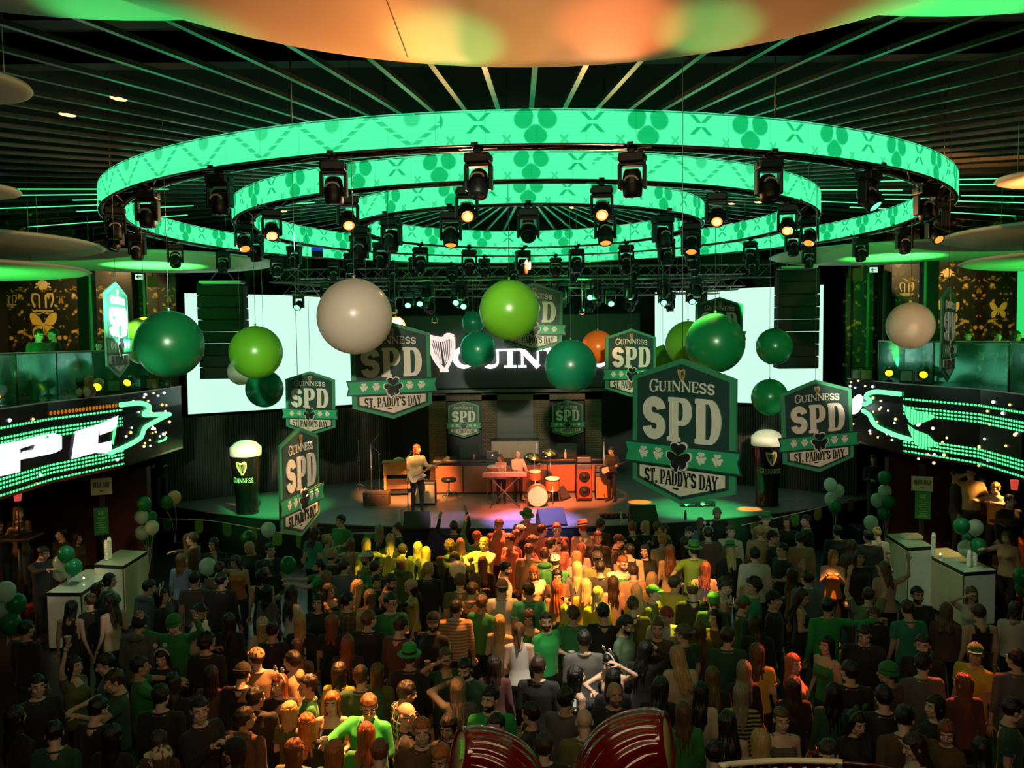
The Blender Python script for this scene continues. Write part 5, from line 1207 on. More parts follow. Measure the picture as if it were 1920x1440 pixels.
# ================================================================== BARS, BOOTHS AND SIGNS UNDER THE BALCONIES
M_CTR_EDGE = mat('counter_edge', (.010, .012, .010), .4); M_CTRY = mat('counter_cream', (.55, .50, .30), .45); M_CTRW = mat('counter_white', (.62, .68, .66), .4); M_TOPG = mat('counter_glass_top', (.50, .62, .48), .2, coat=.5)
def counter(c0, c1, c2, H, label, front=1):
    """c0, c1: the two corners of the near end; c2: far corner behind c1 (all on the top surface)"""
    c0, c1, c2 = [on_z(x, y, H) for x, y in (c0, c1, c2)]; c3 = c0+(c2-c1); O = Vector((c1.x, c1.y, 0))
    t = thing('bar_counter', label, 'bar counter', O, 0, 'white panelled bar counters'); T = lambda p, z: Vector((p.x, p.y, z))-O
    def panel(p, q, m, n, nm):
        d = q-p; nn = Vector((d.y, -d.x, 0)).normalized(); mid = (c0+c2)/2
        if nn.dot((p+q)/2-mid) < 0: nn = -nn
        for i in range(n):
            a, e = p.lerp(q, (i+.02)/n), p.lerp(q, (i+.98)/n); b = MB(); V = []
            for off in (0, .02):
                V += [T(a+nn*off, .06), T(e+nn*off, .06), T(e+nn*off, H-.07), T(a+nn*off, H-.07)]
            b.add(V, [(4, 5, 6, 7), (3, 2, 1, 0), (0, 1, 5, 4), (1, 2, 6, 5), (2, 3, 7, 6), (3, 0, 4, 7)]); b.build(nm, m, t)
    b = MB(); b.add([T(c, z) for z in (0, H-.05) for c in (c0, c1, c2, c3)], [(0, 1, 5, 4), (1, 2, 6, 5), (2, 3, 7, 6), (3, 0, 4, 7), (4, 5, 6, 7)]); b.build('carcass', M_CTR_EDGE, t)
    panel(c0, c1, M_CTRW, 1, 'end_panel'); panel(c1, c2, M_CTRY, 2, 'front_panel'); panel(c2, c3, M_CTRY, 1, 'end_panel'); panel(c3, c0, M_CTRW, 2, 'back_panel')
    cen = (c0+c2)/2; b = MB(); V = []
    for z in (H-.05, H): V += [T(cen+(c-cen)*1.03, z) for c in (c0, c1, c2, c3)]
    b.add(V, [(0, 1, 5, 4), (1, 2, 6, 5), (2, 3, 7, 6), (3, 0, 4, 7), (3, 2, 1, 0)], 0); b.add([v+Vector((0, 0, .004)) for v in V[4:]], [(0, 1, 2, 3)], 1); b.build('counter_top', [M_CTR_EDGE, M_TOPG], t)
    return t
counter((89, 1111), (152, 1111), (219, 1068), 1.05, 'lower white bar counter at the left, nearest the camera')
counter((178, 1058), (231, 1061), (275, 1034), 1.25, 'taller bar counter behind the lower one at the left')
counter((144, 1047), (195, 1048), (208, 1036), 1.18, 'yellowish counter behind the balloons at the left bar') if False else None
counter((1866, 1069), (1807, 1073), (1723, 1031), 1.05, 'lower white bar counter at the right with two yellowish front panels')
counter((1748, 1024), (1702, 1027), (1662, 1002), 1.25, 'taller bar counter behind the lower one at the right')
M_CUP = mat('cup_white', (.75, .78, .70), .4)
def cup_stack(px, py, z, h, label):
    p = on_z(px, py, z); b = MB(); prof = [(1e-4, 0)]; n = int(h/.028)
    for i in range(n): prof += [(.036, i*h/n), (.042, (i+.7)*h/n), (.045, (i+.85)*h/n), (.038, (i+.99)*h/n)]
    prof += [(.036, h), (.03, h+.05), (1e-4, h+.05)]; b.lathe(prof, 16); t = b.build('cup_stack', M_CUP, None, p+Vector((0, 0, .006))); tag(t, label, 'stack of cups', 'stacks of white cups on the bars')
cup_stack(200, 1051, 1.25, .34, 'taller of two touching cup stacks on the left bar'); cup_stack(206, 1049, 1.25, .38, 'thin cup stack on the left bar, right of two') ; cup_stack(1750, 1044, 1.05, .42, 'stack of white cups on the right bar, alone at its far end'); cup_stack(1817, 1064, 1.05, .27, 'stack of white cups on the right bar, left of a pair'); cup_stack(1828, 1062, 1.05, .31, 'stack of white cups on the right bar, right of a pair')
for px, py, z, lab in ((157, 1090, 1.05, 'lit tea candle on the left bar'), (1763, 1045, 1.05, 'lit tea candle on the right bar')):
    p = on_z(px, py, z)+Vector((0, 0, .006)); t = thing('tea_candle', lab, 'candle', p); b = MB(); b.lathe([(1e-4, 0), (.03, 0), (.032, .05), (.026, .05), (.026, .03), (1e-4, .03)], 12); b.build('glass', M_PET, t); b = MB(); b.ell((0, 0, .05), (.014, .014, .03), 8, 6); b.build('flame', glow('flame', (1, .75, .4), 6, 'NONE'), t)
p = on_z(1710, 1010, 1.25)+Vector((0, 0, .006)); t = thing('napkin_tray', 'bright white tray on the taller right bar counter', 'tray', p); b = MB(); b.bbox((0, 0, .04), (.36, .22, .07), .01); b.build('tray', mat('tray_white', (.85, .9, .8), .3), t); b = MB(); b.bbox((0, 0, .085), (.3, .17, .02), .005); b.build('napkins', M_WHITE, t)
# bar name signs on posts
def bar_sign(c, w, h, m, label, ang):
    p = at(c[0], c[1], 17.6); t = thing('bar_sign', label, 'sign', (p.x, p.y, 0), math.radians(ang), 'bar name signs'); W, Hh = w*17.6/F_PX, h*17.6/F_PX
    b = MB(); b.box((0, .06, (p.z+.4)/2), (.10, .08, p.z+.4)); b.build('post', M_BLACK, t)
    b = MB(); b.bbox((0, 0, p.z), (W, .025, Hh), .005); b.build('name_panel', mat('sign_ivory', (.66, .68, .50), .5), t)
    b = MB(); text(b, 'BEER BAR', -W*.38, W*.38, p.z-Hh*.06, p.z+Hh*.26, -.020, -.012, .13, gw={'B': .55, 'E': .5, 'R': .55, 'A': .55, ' ': .25}); b.stroke([(-.03, p.z-Hh*.22), (0, p.z-Hh*.3), (.03, p.z-Hh*.22)], .015, -.020, -.012); b.build('lettering', M_SK, t)
    q = at(m[0], m[1], 17.6); W2, H2 = m[2]*17.6/F_PX, m[3]*17.6/F_PX; x = (q.x-p.x); b = MB(); b.bbox((x, -.01, q.z), (W2, .02, H2), .005); g = b.build('menu_panel', mat('menu_green', (.02, .30, .07), .5), t)
    b = MB()
    for k in range(2):
        for i in range(2): b.box((x+(i-.5)*.06, -.022, q.z+H2*(.36-.08*k)), (.04, .006, .04))
    for k in range(7): b.box((x, -.022, q.z+H2*(.12-.085*k)), (W2*(.6-.2*(k % 2)), .006, .016))
    b.build('menu_lines', mat('menu_pale', (.30, .6, .35), .5), g)
bar_sign((190, 912), 36, 32, (190, 977, 25, 52), 'ivory bar name sign over a green menu beside the left bar', 22); bar_sign((1729, 907), 37, 28, (1730, 947, 27, 52), 'ivory bar name sign over a green menu beside the right bar', -22)
# banquettes
def banquette(p, q, back, label):
    p, q = on_z(*p, .5), on_z(*q, .5); d = q-p; L = d.length; t = thing('banquette', label, 'bench', (p.x, p.y, 0), math.atan2(d.y, d.x), 'red banquettes under the balconies'); b = MB(); b.box((L/2, 0, .19), (L, .62, .38)); b.build('plinth', M_BLACK, t)
    n = max(2, int(L/.7))
    for i in range(n): b = MB(); b.bbox((L*(i+.5)/n, 0, .44), (L/n-.01, .62, .14), .03); b.build('seat_cushion', M_RED, t)
    for i in range(n): b = MB(); b.bbox((L*(i+.5)/n, back*.36, .82), (L/n-.01, .14, .72), .03); b.build('back_cushion', M_RED, t)
banquette((20, 1145), (95, 1085), 1, 'red upholstered bench behind the left bar'); banquette((1925, 1120), (1865, 1060), -1, 'red upholstered bench behind the right bar')
for sg, a in ((-1, (215, 985)), (1, (1700, 985))):
    pass
wallbox('wall_booth_left', (-11.6, 19.2, 0), (-8.3, 19.4, 2.6), mat('maroon_wall', (.055, .012, .010), .6)); wallbox('wall_booth_right', (8.6, 19.4, 0), (11.6, 19.6, 2.6), mat('maroon_wall', (.05, .01, .01)))
for px, py, Y, lab in ((33, 930, 15.6, 'glowing red lampshade under the left balcony'), (1902, 909, 15.8, 'glowing red lampshade under the right balcony')):
    p = at(px, py, Y); t = thing('table_lamp', lab, 'lamp', (p.x, p.y, 1.9), 0, 'red lamps under the balconies'); b = MB(); k = p.z-1.9; b.lathe([(.055, k-.09), (.075, k+.09)], 18); b.build('lamp_shade', mat('shade_red', (.6, .10, .07), .6, emit=(1, .10, .07), es=.55), t); b = MB(); b.tube([(0, 0, 0), (0, 0, k)], .012, 6); b.lathe([(1e-4, 0), (.08, 0), (.08, .02), (1e-4, .03)], 14); b.build('stem', M_DARK, t)
    b = MB(); b.bbox((0, 0, -.03), (.6, .6, .05), .01); b.tube([(0, 0, -.05), (0, 0, -1.9)], .04, 8); b.lathe([(1e-4, -1.9), (.25, -1.9), (.25, -1.87), (1e-4, -1.86)], 16); q = b.build('high_table', M_DARK, None, (p.x, p.y, 1.9-.006)); tag(q, 'high round legged table under the '+lab.split(' under ')[0].split('glowing ')[1]+(' on the left' if px < 900 else ' on the right'), 'table')

# ================================================================== SMALL BALLOONS ON STRINGS
SB = {'g': latex('party_green', (.015, .26, .10)), 'w': latex('party_white', (.58, .68, .58)), 'p': latex('party_peach', (.75, .42, .28)), 'd': latex('party_dark', (.02, .16, .05))}
def small_balloon(px, py, Y, c, label, grp, tie=None, D=.29):
    p = at(px, py, Y); r = D/2; b = MB(); pr = []
    for i in range(19):
        a = PI*i/18; z = -cos(a); rr = sin(a)*(1 if z > 0 else 1-.10*z*z*abs(z)); pr.append((max(1e-4, rr*r), z*r*(1.0 if z > 0 else 1.22)))
    b.lathe(pr, 24); t = b.build('party_balloon', SB[c], None, p); tag(t, label, 'balloon', grp)
    k = MB(); k.lathe([(.008, -r*1.2), (.016, -r*1.32), (1e-4, -r*1.30)], 8); k.build('knot', SB[c], t)
    e = Vector(tie)-p if tie else Vector((0, 0, .9-p.z))
    s = MB(); s.tube(crom([(0, 0, -r*1.28), tuple(e*.5+Vector((.03, .02, 0))), tuple(e)], 6), .0035, 5); s.build('string', M_CORD, t)
def cluster(pts, Y, grp, tie, where):
    n = len(pts); cn = {'g': 'green', 'w': 'white', 'p': 'peach', 'd': 'dark green'}
    idx = sorted(range(n), key=lambda i: pts[i][1]); seen = {}
    for r, i in enumerate(idx):
        x, y, c = pts[i][:3]; seen.setdefault(c, []).append(i)
    for i, (x, y, c) in enumerate(pts):
        L = sorted(seen[c], key=lambda k: pts[k][1]); j = L.index(i); m = len(L)
        which = 'the only %s balloon' % cn[c] if m == 1 else ('%s %s balloon' % ('topmost' if j == 0 else 'lowest' if j == m-1 else ORD[j]+' from top', cn[c]))
        small_balloon(x, y, Y+(i % 3-1)*.16, c, which+' in the bunch '+where, grp, tie)
def gp(x, y, z): return on_z(x, y, z)
a = at(277, 1040, 18.3); cluster([(270, 943, 'g'), (265, 968, 'w'), (282, 970, 'g'), (285, 988, 'w'), (266, 998, 'w'), (277, 1006, 'd')], 18.3, 'balloons beside the left bar', (a.x, a.y, .4), 'tied right of the taller left bar')
a = at(328, 1010, 19); cluster([(312, 942, 'd'), (327, 932, 'p')], 18.8, 'balloons behind the left bunch', (a.x, a.y, .9), 'left of the left stage corner')
a = on_z(128, 1098, 1.05); cluster([(124, 1038, 'g'), (115, 1054, 'w'), (113, 1072, 'w'), (138, 1062, 'g')], 15.4, 'balloons on the left bar', (a.x, a.y, 1.07), 'standing on the lower left bar')
a = at(14, 1230, 12.6); cluster([(10, 1108, 'w'), (30, 1130, 'g'), (-1, 1136, 'w'), (20, 1168, 'g')], 12.6, 'balloons at the left edge', (a.x, a.y, .9), 'cut by the left edge')
a = at(1563, 1000, 19.2); cluster([(1557, 908, 'w'), (1571, 919, 'w'), (1558, 935, 'w'), (1566, 950, 'g')], 19.2, 'balloons right of the stage', (a.x, a.y, .8), 'right of the right stage corner')
a = at(1660, 1020, 18.6); cluster([(1659, 895, 'g'), (1659, 920, 'w'), (1645, 937, 'w'), (1667, 940, 'g'), (1658, 962, 'g')], 18.6, 'balloons left of the right bar', (a.x, a.y, .8), 'left of the right bar sign')
a = on_z(1822, 1052, 1.05); cluster([(1803, 985, 'g'), (1829, 988, 'w'), (1819, 1009, 'g'), (1835, 1023, 'g'), (1811, 1027, 'w')], 16.0, 'balloons on the right bar', (a.x, a.y, 1.07), 'standing on the lower right bar')
a = at(1915, 1200, 13.5); cluster([(1918, 1080, 'g'), (1922, 1102, 'd')], 13.5, 'balloons at the right edge', (a.x, a.y, .8), 'cut by the right edge')
for x, y, Y, c, lab in ((389, 1061, 14.8, 'w', 'white balloon held above the crowd at the left'), (465, 1008, 17.0, 'd', 'greenish balloon glowing orange above the left crowd'), (503, 992, 17.3, 'w', 'white printed balloon below the sideways shield sign'), (540, 1058, 14.9, 'g', 'green balloon over the outstretched arm in the left crowd'),
                        (858, 1067, 14.5, 'w', 'white balloon over the middle of the crowd'), (1633, 979, 17.6, 'w', 'single white balloon over the crowd near the right bar')):
    small_balloon(x, y, Y, c, lab, 'single balloons held over the crowd', tie=at(x+2, y+62*14.6/Y, Y))

# ================================================================== RED SCULPTURES AND RAIL IN FRONT
M_LACQ = mat('red_lacquer', (.11, .003, .006), .14, coat=.8, var=.15); M_HORN = mat('horn_face', (.50, .38, .14), .5, var=.3, vs=20)
def horn(path, rad, label, facew):
    P = crom(path, 8); n = 110; b = MB(); t = thing('ribbed_sculpture', label, 'sculpture', Vector((path[-1][0], path[-1][1], 0)), 0, 'red ribbed sculptures'); O = Vector((path[-1][0], path[-1][1], 0))
    k = len(P); V = []; prev = None; pts = [Vector(p) for p in P]
    for i, p in enumerate(pts):
        tg = (pts[min(i+1, k-1)]-pts[max(i-1, 0)]).normalized(); nr = tg.cross(Vector((0, 1, 0))).normalized() if prev is None else (prev-tg*prev.dot(tg)).normalized(); prev = nr; bn = tg.cross(nr); R = rad*(.72+.28*min(1, i/(k*.5)))
        for j in range(n):
            a = 2*PI*j/n; r = R*(1+.06*abs(sin(a*10))**.6-.03); V.append(p+nr*cos(a)*r+bn*sin(a)*r-O)
    F = [(i*n+j, i*n+(j+1) % n, (i+1)*n+(j+1) % n, (i+1)*n+j) for i in range(k-1) for j in range(n)]
    b.add(V, F, 0, True); b.build('ribbed_shell', M_LACQ, t)
    d = (pts[0]-pts[1]).normalized(); q = d.to_track_quat('Z', 'Y').to_matrix(); c = MB(); R = rad*.72; c.lathe([(1e-4, .012), (R*.86, .010), (R*.9, -.004)], 40, pts[0]-O, M=q); c.build('face', M_HORN, t)
    c = MB(); c.lathe([(R*.88, -.01), (R*.90, .02), (R*1.04, .02), (R*1.06, -.02)], 40, pts[0]-O, M=q); c.build('rim', M_LACQ, t)
    c = MB(); e = pts[-1]-O; c.tube([e, (0, 0, .03)], .09, 14); c.lathe([(1e-4, 0), (.34, 0), (.34, .04), (.1, .07)], 24); c.build('pedestal', M_BLACK, t)
    return t, d, q, pts[0]-O, R
Yh = 4.6
def hp(x, y, Y=Yh): return tuple(at(x, y, Y))
tl_, d, q, o, R = horn([hp(864, 1418, 4.565), hp(900, 1424, 4.59), hp(940, 1450), hp(962, 1500), hp(968, 1570)], .205, 'red glossy ribbed sculpture at the bottom edge, left of two', 1)
b = MB(); 
for i in range(4): a = .5+i*.28; b.box(o+q @ Vector((R*.55*cos(a), R*.55*sin(a), .016)), (.03, .03, .03), M=q)
b.build('face_marks', mat('horn_mark', (.25, .75, .15), .5), tl_)
horn([hp(1248, 1396, 4.565), hp(1215, 1400, 4.59), hp(1175, 1426), hp(1150, 1480), hp(1142, 1570)], .235, 'red glossy ribbed sculpture at the bottom edge, right of two', 1)
t = thing('balustrade', 'pale topped red balustrade at the bottom edge right of centre', 'balustrade', at(1465, 1440, 4.7)*1.0); O = Vector(t.location)
P = crom([tuple(at(x, y, Y)-O) for x, y, Y in ((1352, 1436, 4.55), (1400, 1430, 4.7), (1470, 1426, 4.78), (1540, 1427, 4.78), (1580, 1429, 4.74))], 8)
b = MB(); b.tube(P, .016, 8, flat=1.4); b.build('top_rail', mat('rail_ivory', (.75, .68, .50), .4), t)
P2 = crom([tuple(at(x, y, Y)-O) for x, y, Y in ((1580, 1430, 4.74), (1640, 1436, 4.66), (1700, 1450, 4.5))], 8); b = MB(); b.tube(P2, .010, 8); b.build('side_rail', M_LACQ, t)
b = MB()
for p, q in zip(P[:-1], P[1:]): b.quad((p[0], p[1]+.01, p[2]-.02), (q[0], q[1]+.01, q[2]-.02), (q[0], q[1]+.01, q[2]-.6), (p[0], p[1]+.01, p[2]-.6))
b.build('panel', M_LACQ, t)
for i in range(2, len(P)-2, 3):
    p = Vector(P[i]); b = MB(); b.tube([p+Vector((0, -.012, -.035)), p+Vector((.05, -.012, -.20))], .013, 6); b.build('slat', mat('rail_ivory', (.75, .68, .5)), t)
for i in (2, len(P)-3): b = MB(); b.tube([P[i], (P[i][0], P[i][1]+.02, -O.z)], .03, 8); b.build('post', M_BLACK, t)
# ================================================================== PEOPLE
SKINS = [mat('skin_fair', (.62, .40, .30), .5, var=.06), mat('skin_tan', (.48, .28, .19), .5, var=.06), mat('skin_brown', (.22, .12, .075), .5, var=.06)]
HAIRC = {'k': ('black', (.008, .006, .006)), 'd': ('dark brown', (.035, .018, .010)), 'm': ('brown', (.11, .055, .025)), 'a': ('auburn', (.20, .055, .022)), 'y': ('blonde', (.48, .31, .12)), 'h': ('ash grey', (.26, .20, .14)), 'o': ('orange red', (.42, .12, .03))}
def strand_mat(name, c):
    m = mat(name, c, .40, var=.75, vs=1, bump=.6, bs=1); nt = m.node_tree; tc = [q for q in nt.nodes if q.type == 'TEX_COORD'][0]
    for i, q in enumerate([q for q in nt.nodes if q.type == 'TEX_NOISE']):
        mp = nt.nodes.new('ShaderNodeMapping'); mp.inputs['Scale'].default_value = ((70, 70, 7), (150, 150, 12))[i]; nt.links.new(tc.outputs['Object'], mp.inputs[0]); nt.links.new(mp.outputs[0], q.inputs['Vector'])
    return m
HM = {k: strand_mat('hair_'+v[0].replace(' ', '_'), v[1]) for k, v in HAIRC.items()}
TOPC = {'blk': ('black', (.010, .010, .011)), 'gry': ('grey', (.10, .10, .10)), 'wht': ('white', (.62, .60, .56)), 'crm': ('cream', (.55, .46, .32)), 'grn': ('green', (.02, .20, .045)), 'kgr': ('bright green', (.012, .33, .06)), 'tea': ('teal green', (.02, .25, .15)), 'dkg': ('dark green', (.012, .07, .03)),
        'olv': ('olive', (.10, .12, .025)), 'sag': ('sage green', (.14, .26, .15)), 'lim': ('lime', (.28, .40, .05)), 'ylw': ('yellow', (.55, .40, .03)), 'pnk': ('pale pink', (.58, .36, .33)), 'cor': ('coral', (.60, .18, .10)), 'red': ('dark red', (.25, .02, .02)), 'mar': ('maroon', (.10, .03, .03)), 'den': ('blue grey', (.10, .15, .21)),
        'tan': ('tan', (.40, .25, .13)), 'brn': ('brown', (.10, .05, .025)), 'org': ('orange', (.65, .22, .03))}
TM = {k: mat('cloth_'+v[0].replace(' ', '_'), v[1], .8, var=.15, vs=6, bump=.25, bs=25, sheen=.1) for k, v in TOPC.items()}
def pattern(name, kind, c0, c1):
    m = bpy.data.materials.new(name); nt = clear(m); out = nt.nodes.new('ShaderNodeOutputMaterial'); bs = nt.nodes.new('ShaderNodeBsdfPrincipled'); tc = nt.nodes.new('ShaderNodeTexCoord'); sp = nt.nodes.new('ShaderNodeSeparateXYZ'); nt.links.new(tc.outputs['Object'], sp.inputs[0])
    x, z = NX(nt, sp.outputs[0]), NX(nt, sp.outputs[2]); f = (z*22).fr().lt(.45) if kind == 's' else (z*14).fr().lt(.16).mx((x*14+50).fr().lt(.16))
    nt.links.new(mixcol(nt, f, c0, c1), bs.inputs['Base Color']); bs.inputs['Roughness'].default_value = .8; nt.links.new(bs.outputs[0], out.inputs[0]); return m
TOPC.update({'str': ('orange striped', 0), 'stb': ('yellow striped', 0), 'pld': ('brown checked', 0), 'plw': ('white checked', 0)})
TM.update({'str': pattern('cloth_striped', 's', (.52, .42, .28), (.36, .14, .05)), 'stb': pattern('cloth_bee_stripe', 's', (.012, .012, .012), (.42, .36, .10)), 'pld': pattern('cloth_check', 'p', (.07, .05, .03), (.20, .12, .06)), 'plw': pattern('cloth_check_white', 'p', (.012, .012, .012), (.5, .46, .38))})
M_PANT = [mat('trousers_black', (.010, .010, .012), .8), mat('trousers_denim', (.03, .045, .08), .8, var=.3), mat('trousers_grey', (.045, .042, .04), .8)]
M_SHOE = mat('shoe_dark', (.02, .018, .016), .5); M_EYEW = mat('eye_white', (.7, .68, .64), .2); M_EYED = mat('eye_dark', (.015, .010, .008), .15); M_LIP = mat('lips', (.42, .16, .13), .4)
DG = bpy.context.evaluated_depsgraph_get
def remeshed(b, vox, it=4):
    me = bpy.data.meshes.new('r'); me.from_pydata(b.v, [], b.f); o = bpy.data.objects.new('r', me); COL.objects.link(o)
    r = o.modifiers.new('r', 'REMESH'); r.mode = 'VOXEL'; r.voxel_size = vox; s = o.modifiers.new('s', 'SMOOTH'); s.factor = .5; s.iterations = it
    e = o.evaluated_get(DG()); m2 = bpy.data.meshes.new_from_object(e); vs = [v.co.copy() for v in m2.vertices]; fs = [tuple(p.vertices) for p in m2.polygons]
    bpy.data.objects.remove(o); bpy.data.meshes.remove(me); bpy.data.meshes.remove(m2); return vs, fs
def capsule(b, p, q, r0, r1, n=10):
    p, q = Vector(p), Vector(q); d = (q-p).normalized()
    b.tube([p-d*r0*.98, p-d*r0*.7, p, p.lerp(q, .5), q, q+d*r1*.7, q+d*r1*.98], [r0*.2, r0*.72, r0, (r0+r1)/2, r1, r1*.72, r1*.2], n)
# one head, front at -y, centred on the skull
_h = MB()
_h.ell((0, .012, .030), (.077, .095, .090), 20, 14); _h.ell((0, -.026, -.035), (.060, .064, .080), 18, 12); _h.ell((0, -.058, -.095), (.030, .026, .022)); _h.ell((0, -.005, -.06), (.058, .06, .05))
capsule(_h, (0, -.088, .018), (0, -.108, -.026), .009, .014); _h.ell((0, -.106, -.030), (.019, .014, .011))
for sx in (-1, 1):
    _h.ell((sx*.030, -.076, .028), (.030, .016, .011)); _h.ell((sx*.042, -.060, -.028), (.024, .024, .024)); _h.ell((sx*.080, .012, -.006), (.011, .020, .032)); _h.ell((sx*.045, -.02, -.075), (.02, .035, .025))
_h.ell((0, -.087, -.060), (.024, .012, .007)); _h.ell((0, -.085, -.072), (.021, .012, .008)); capsule(_h, (0, .02, -.08), (0, .035, -.21), .050, .056, 14)
HV, HF = remeshed(_h, .0078, 2)
def head_slot(c):
    x, y, z = c
    if y < -.066 and abs(z+.066) < .0085 and abs(x) < .022: return 5
    if y < -.055 and abs(z-.031) < .006 and .012 < abs(x) < .048: return 4
    if y < .0 and -.135 < z < -.045 and (y < -.02 or z > -.1): return 6
    if y < -.06 and -.05 < z <= -.042 and abs(x) < .028: return 6
    return 0
HS = []
for f in HF:
    c = sum((HV[i] for i in f), Vector())/len(f); HS.append(head_slot(c))
_e = MB()
for sx in (-1, 1): _e.ell((sx*.030, -.0785, .006), (.0135, .009, .0075), 10, 8, 7); _e.ell((sx*.030, -.0855, .006), (.0058, .004, .0062), 8, 6, 4)
# one hand, fingers along -z, palm towards -y
def hand_mesh(curl, side):
    b = MB(); b.ell((0, 0, -.048), (.040, .015, .050), 12, 8); b.tube([(0, 0, .02), (0, 0, -.02)], [.026, .030], 10)
    for i, (x, L) in enumerate(((-.029, .066), (-.010, .078), (.010, .073), (.028, .056))):
        p = Vector((x, 0, -.088)); pts = [p+Vector((0, 0, .02)), p]; a = .12
        for k, s in enumerate((.42, .32, .26)):
            a += curl*(.55+.1*k); p = p+Vector((x*.06, -sin(a)*L*s, -cos(a)*L*s)); pts.append(p)
        b.tube(pts, [.0095, .0095, .0088, .0080, .0060], 6)
    p = Vector((side*.034, -.006, -.030)); b.tube([p-Vector((side*.014, 0, 0)), p, p+Vector((side*.022, -.014-.01*curl, -.026)), p+Vector((side*.026, -.03-.012*curl, -.054))], [.013, .013, .010, .007], 6)
    return b
ARM = {'n': ((.225, .03, 1.14), (.25, -.06, .89), .35), 'c': ((.23, .03, 1.15), (.17, -.25, 1.18), 1.1), 'p': ((.215, -.09, 1.19), (.10, -.26, 1.36), 1.0), 'u': ((.30, -.05, 1.68), (.24, -.09, 1.93), .3), 'w': ((.38, -.06, 1.52), (.36, -.18, 1.76), .2),
       'f': ((.23, -.06, 1.17), (.0, -.20, 1.20), .5), 'h': ((.38, .07, 1.20), (.20, -.03, 1.02), .6), 'r': ((.25, -.24, 1.36), (.18, -.48, 1.42), .3), 's': ((.45, .0, 1.38), (.70, -.04, 1.42), .2), 'e': ((.36, -.10, 1.54), (.13, -.13, 1.64), .4), 'g': ((.34, -.19, 1.34), (.13, -.40, 1.36), .4), 'd': ((.27, -.22, 1.52), (.22, -.42, 1.72), .5),
       'k': ((.23, -.12, 1.17), (.14, -.36, 1.14), .5), 'b': ((.24, .02, 1.15), (.02, -.20, 1.06), .8), 'q': ((.27, -.03, 1.20), (.36, -.26, 1.22), 1.1)}
PROTO = {}
def body_mesh(sex, top, la, ra, yaw, pitch, lean):
    key = (sex, top, la, ra, yaw, pitch, lean)
    if key in PROTO: return PROTO[key]
    fw = sex == 'f'; b = MB(); sw = .165 if fw else .190; loose = {'t': .010, 'l': .012, 'h': .028, 'k': .0, 'j': .024}[top]
    def Lb(p):                                              # bend the upper body forward at the hips
        p = Vector(p)
        if lean and p.z > .95: a = math.radians(lean); q = p-Vector((0, 0, .95)); p = Vector((p.x, q.y*cos(a)-q.z*sin(a), .95+q.y*sin(a)*1+q.z*cos(a)))
        return p
    secs = ([(.80, .150, .100, .01), (.90, .175, .115, .015), (1.02, .150, .100, .0), (1.10, .132, .092, -.002), (1.22, .150, .108, -.012), (1.30, .160, .118, -.020), (1.38, .160, .095, .0), (1.44, .110, .07, .015), (1.49, .055, .052, .02)] if fw else
            [(.80, .150, .105, .01), (.90, .168, .112, .01), (1.02, .160, .108, .0), (1.12, .160, .108, -.004), (1.24, .178, .118, -.008), (1.34, .188, .116, -.004), (1.41, .175, .092, .01), (1.46, .115, .070, .018), (1.50, .060, .056, .02)])
    V = []; n = 18
    for z, rx, ry, cy in secs:
        k = loose if .84 < z < 1.40 else 0
        if top in 'hj' and .85 < z < .95: k += .008
        for j in range(n): a = 2*PI*j/n; V.append(Lb((cos(a)*(rx+k), cy+sin(a)*(ry+k), z)))
    F = [(i*n+j, i*n+(j+1) % n, (i+1)*n+(j+1) % n, (i+1)*n+j) for i in range(len(secs)-1) for j in range(n)]+[tuple(range(n-1, -1, -1)), tuple(range((len(secs)-1)*n, len(secs)*n))]
    b.add(V, F)
    if fw:
        for sx in (-1, 1): b.ell(Lb((sx*.070, -.105-loose*.5, 1.285)), (.062, .055, .060), 12, 8)
    arms = []
    for s, code in ((-1, la), (1, ra)):
        E, W, curl = ARM[code]; S0 = Vector((s*sw, .012, 1.415)); E = Vector((s*(E[0]-(.02 if fw else 0)), E[1], E[2])); W = Vector((s*W[0], W[1], W[2])); S0, E, W = Lb(S0), Lb(E), Lb(W)
        arms.append((S0, E, W, s, curl)); m = .88 if fw else 1.0; sl = {'t': .55, 'k': 0, 'l': 1.95, 'h': 1.95, 'j': 1.95}[top]
        capsule(b, Lb((s*.06, .015, 1.43)), S0, .060*m, .056*m)
        if sl > 1: c = .014 if top in 'hj' else .006; capsule(b, S0, E, .054*m+c, .044*m+c); capsule(b, E, E.lerp(W, .92), .043*m+c, .032*m+c); capsule(b, E, W, .04*m, .026*m)
        else:
            capsule(b, S0, E, .050*m, .039*m); capsule(b, E, W, .040*m, .026*m)
            if sl: capsule(b, S0, S0.lerp(E, sl), .060*m, .058*m)
    legs = []
    for s in (-1, 1):
        H0, Kn, An = Vector((s*.092, .01, .86)), Vector((s*.105, -.015, .49)), Vector((s*.115, .025, .09)); legs.append((H0, Kn, An)); capsule(b, H0, Kn, .092, .062); capsule(b, Kn, An, .064, .044); capsule(b, An+Vector((0, .03, -.045)), An+Vector((s*.02, -.14, -.052)), .040, .034)
    vs, fs = remeshed(b, .0185, 3)
    def seg(p, a, c): d = c-a; t = max(0, min(1, (p-a).dot(d)/d.dot(d))); return (p-(a+d*t)).length, t
    sl = {'t': .60, 'k': -.3, 'l': 2.1, 'h': 2.1, 'j': 2.1}[top]; neck0, neck1 = Lb((0, .02, 1.47)), Lb((0, .02, 1.55)); hemz = .90 if top in 'ltk' else .86; mats = []
    zi = Vector((0, -sin(math.radians(lean)), cos(math.radians(lean))))
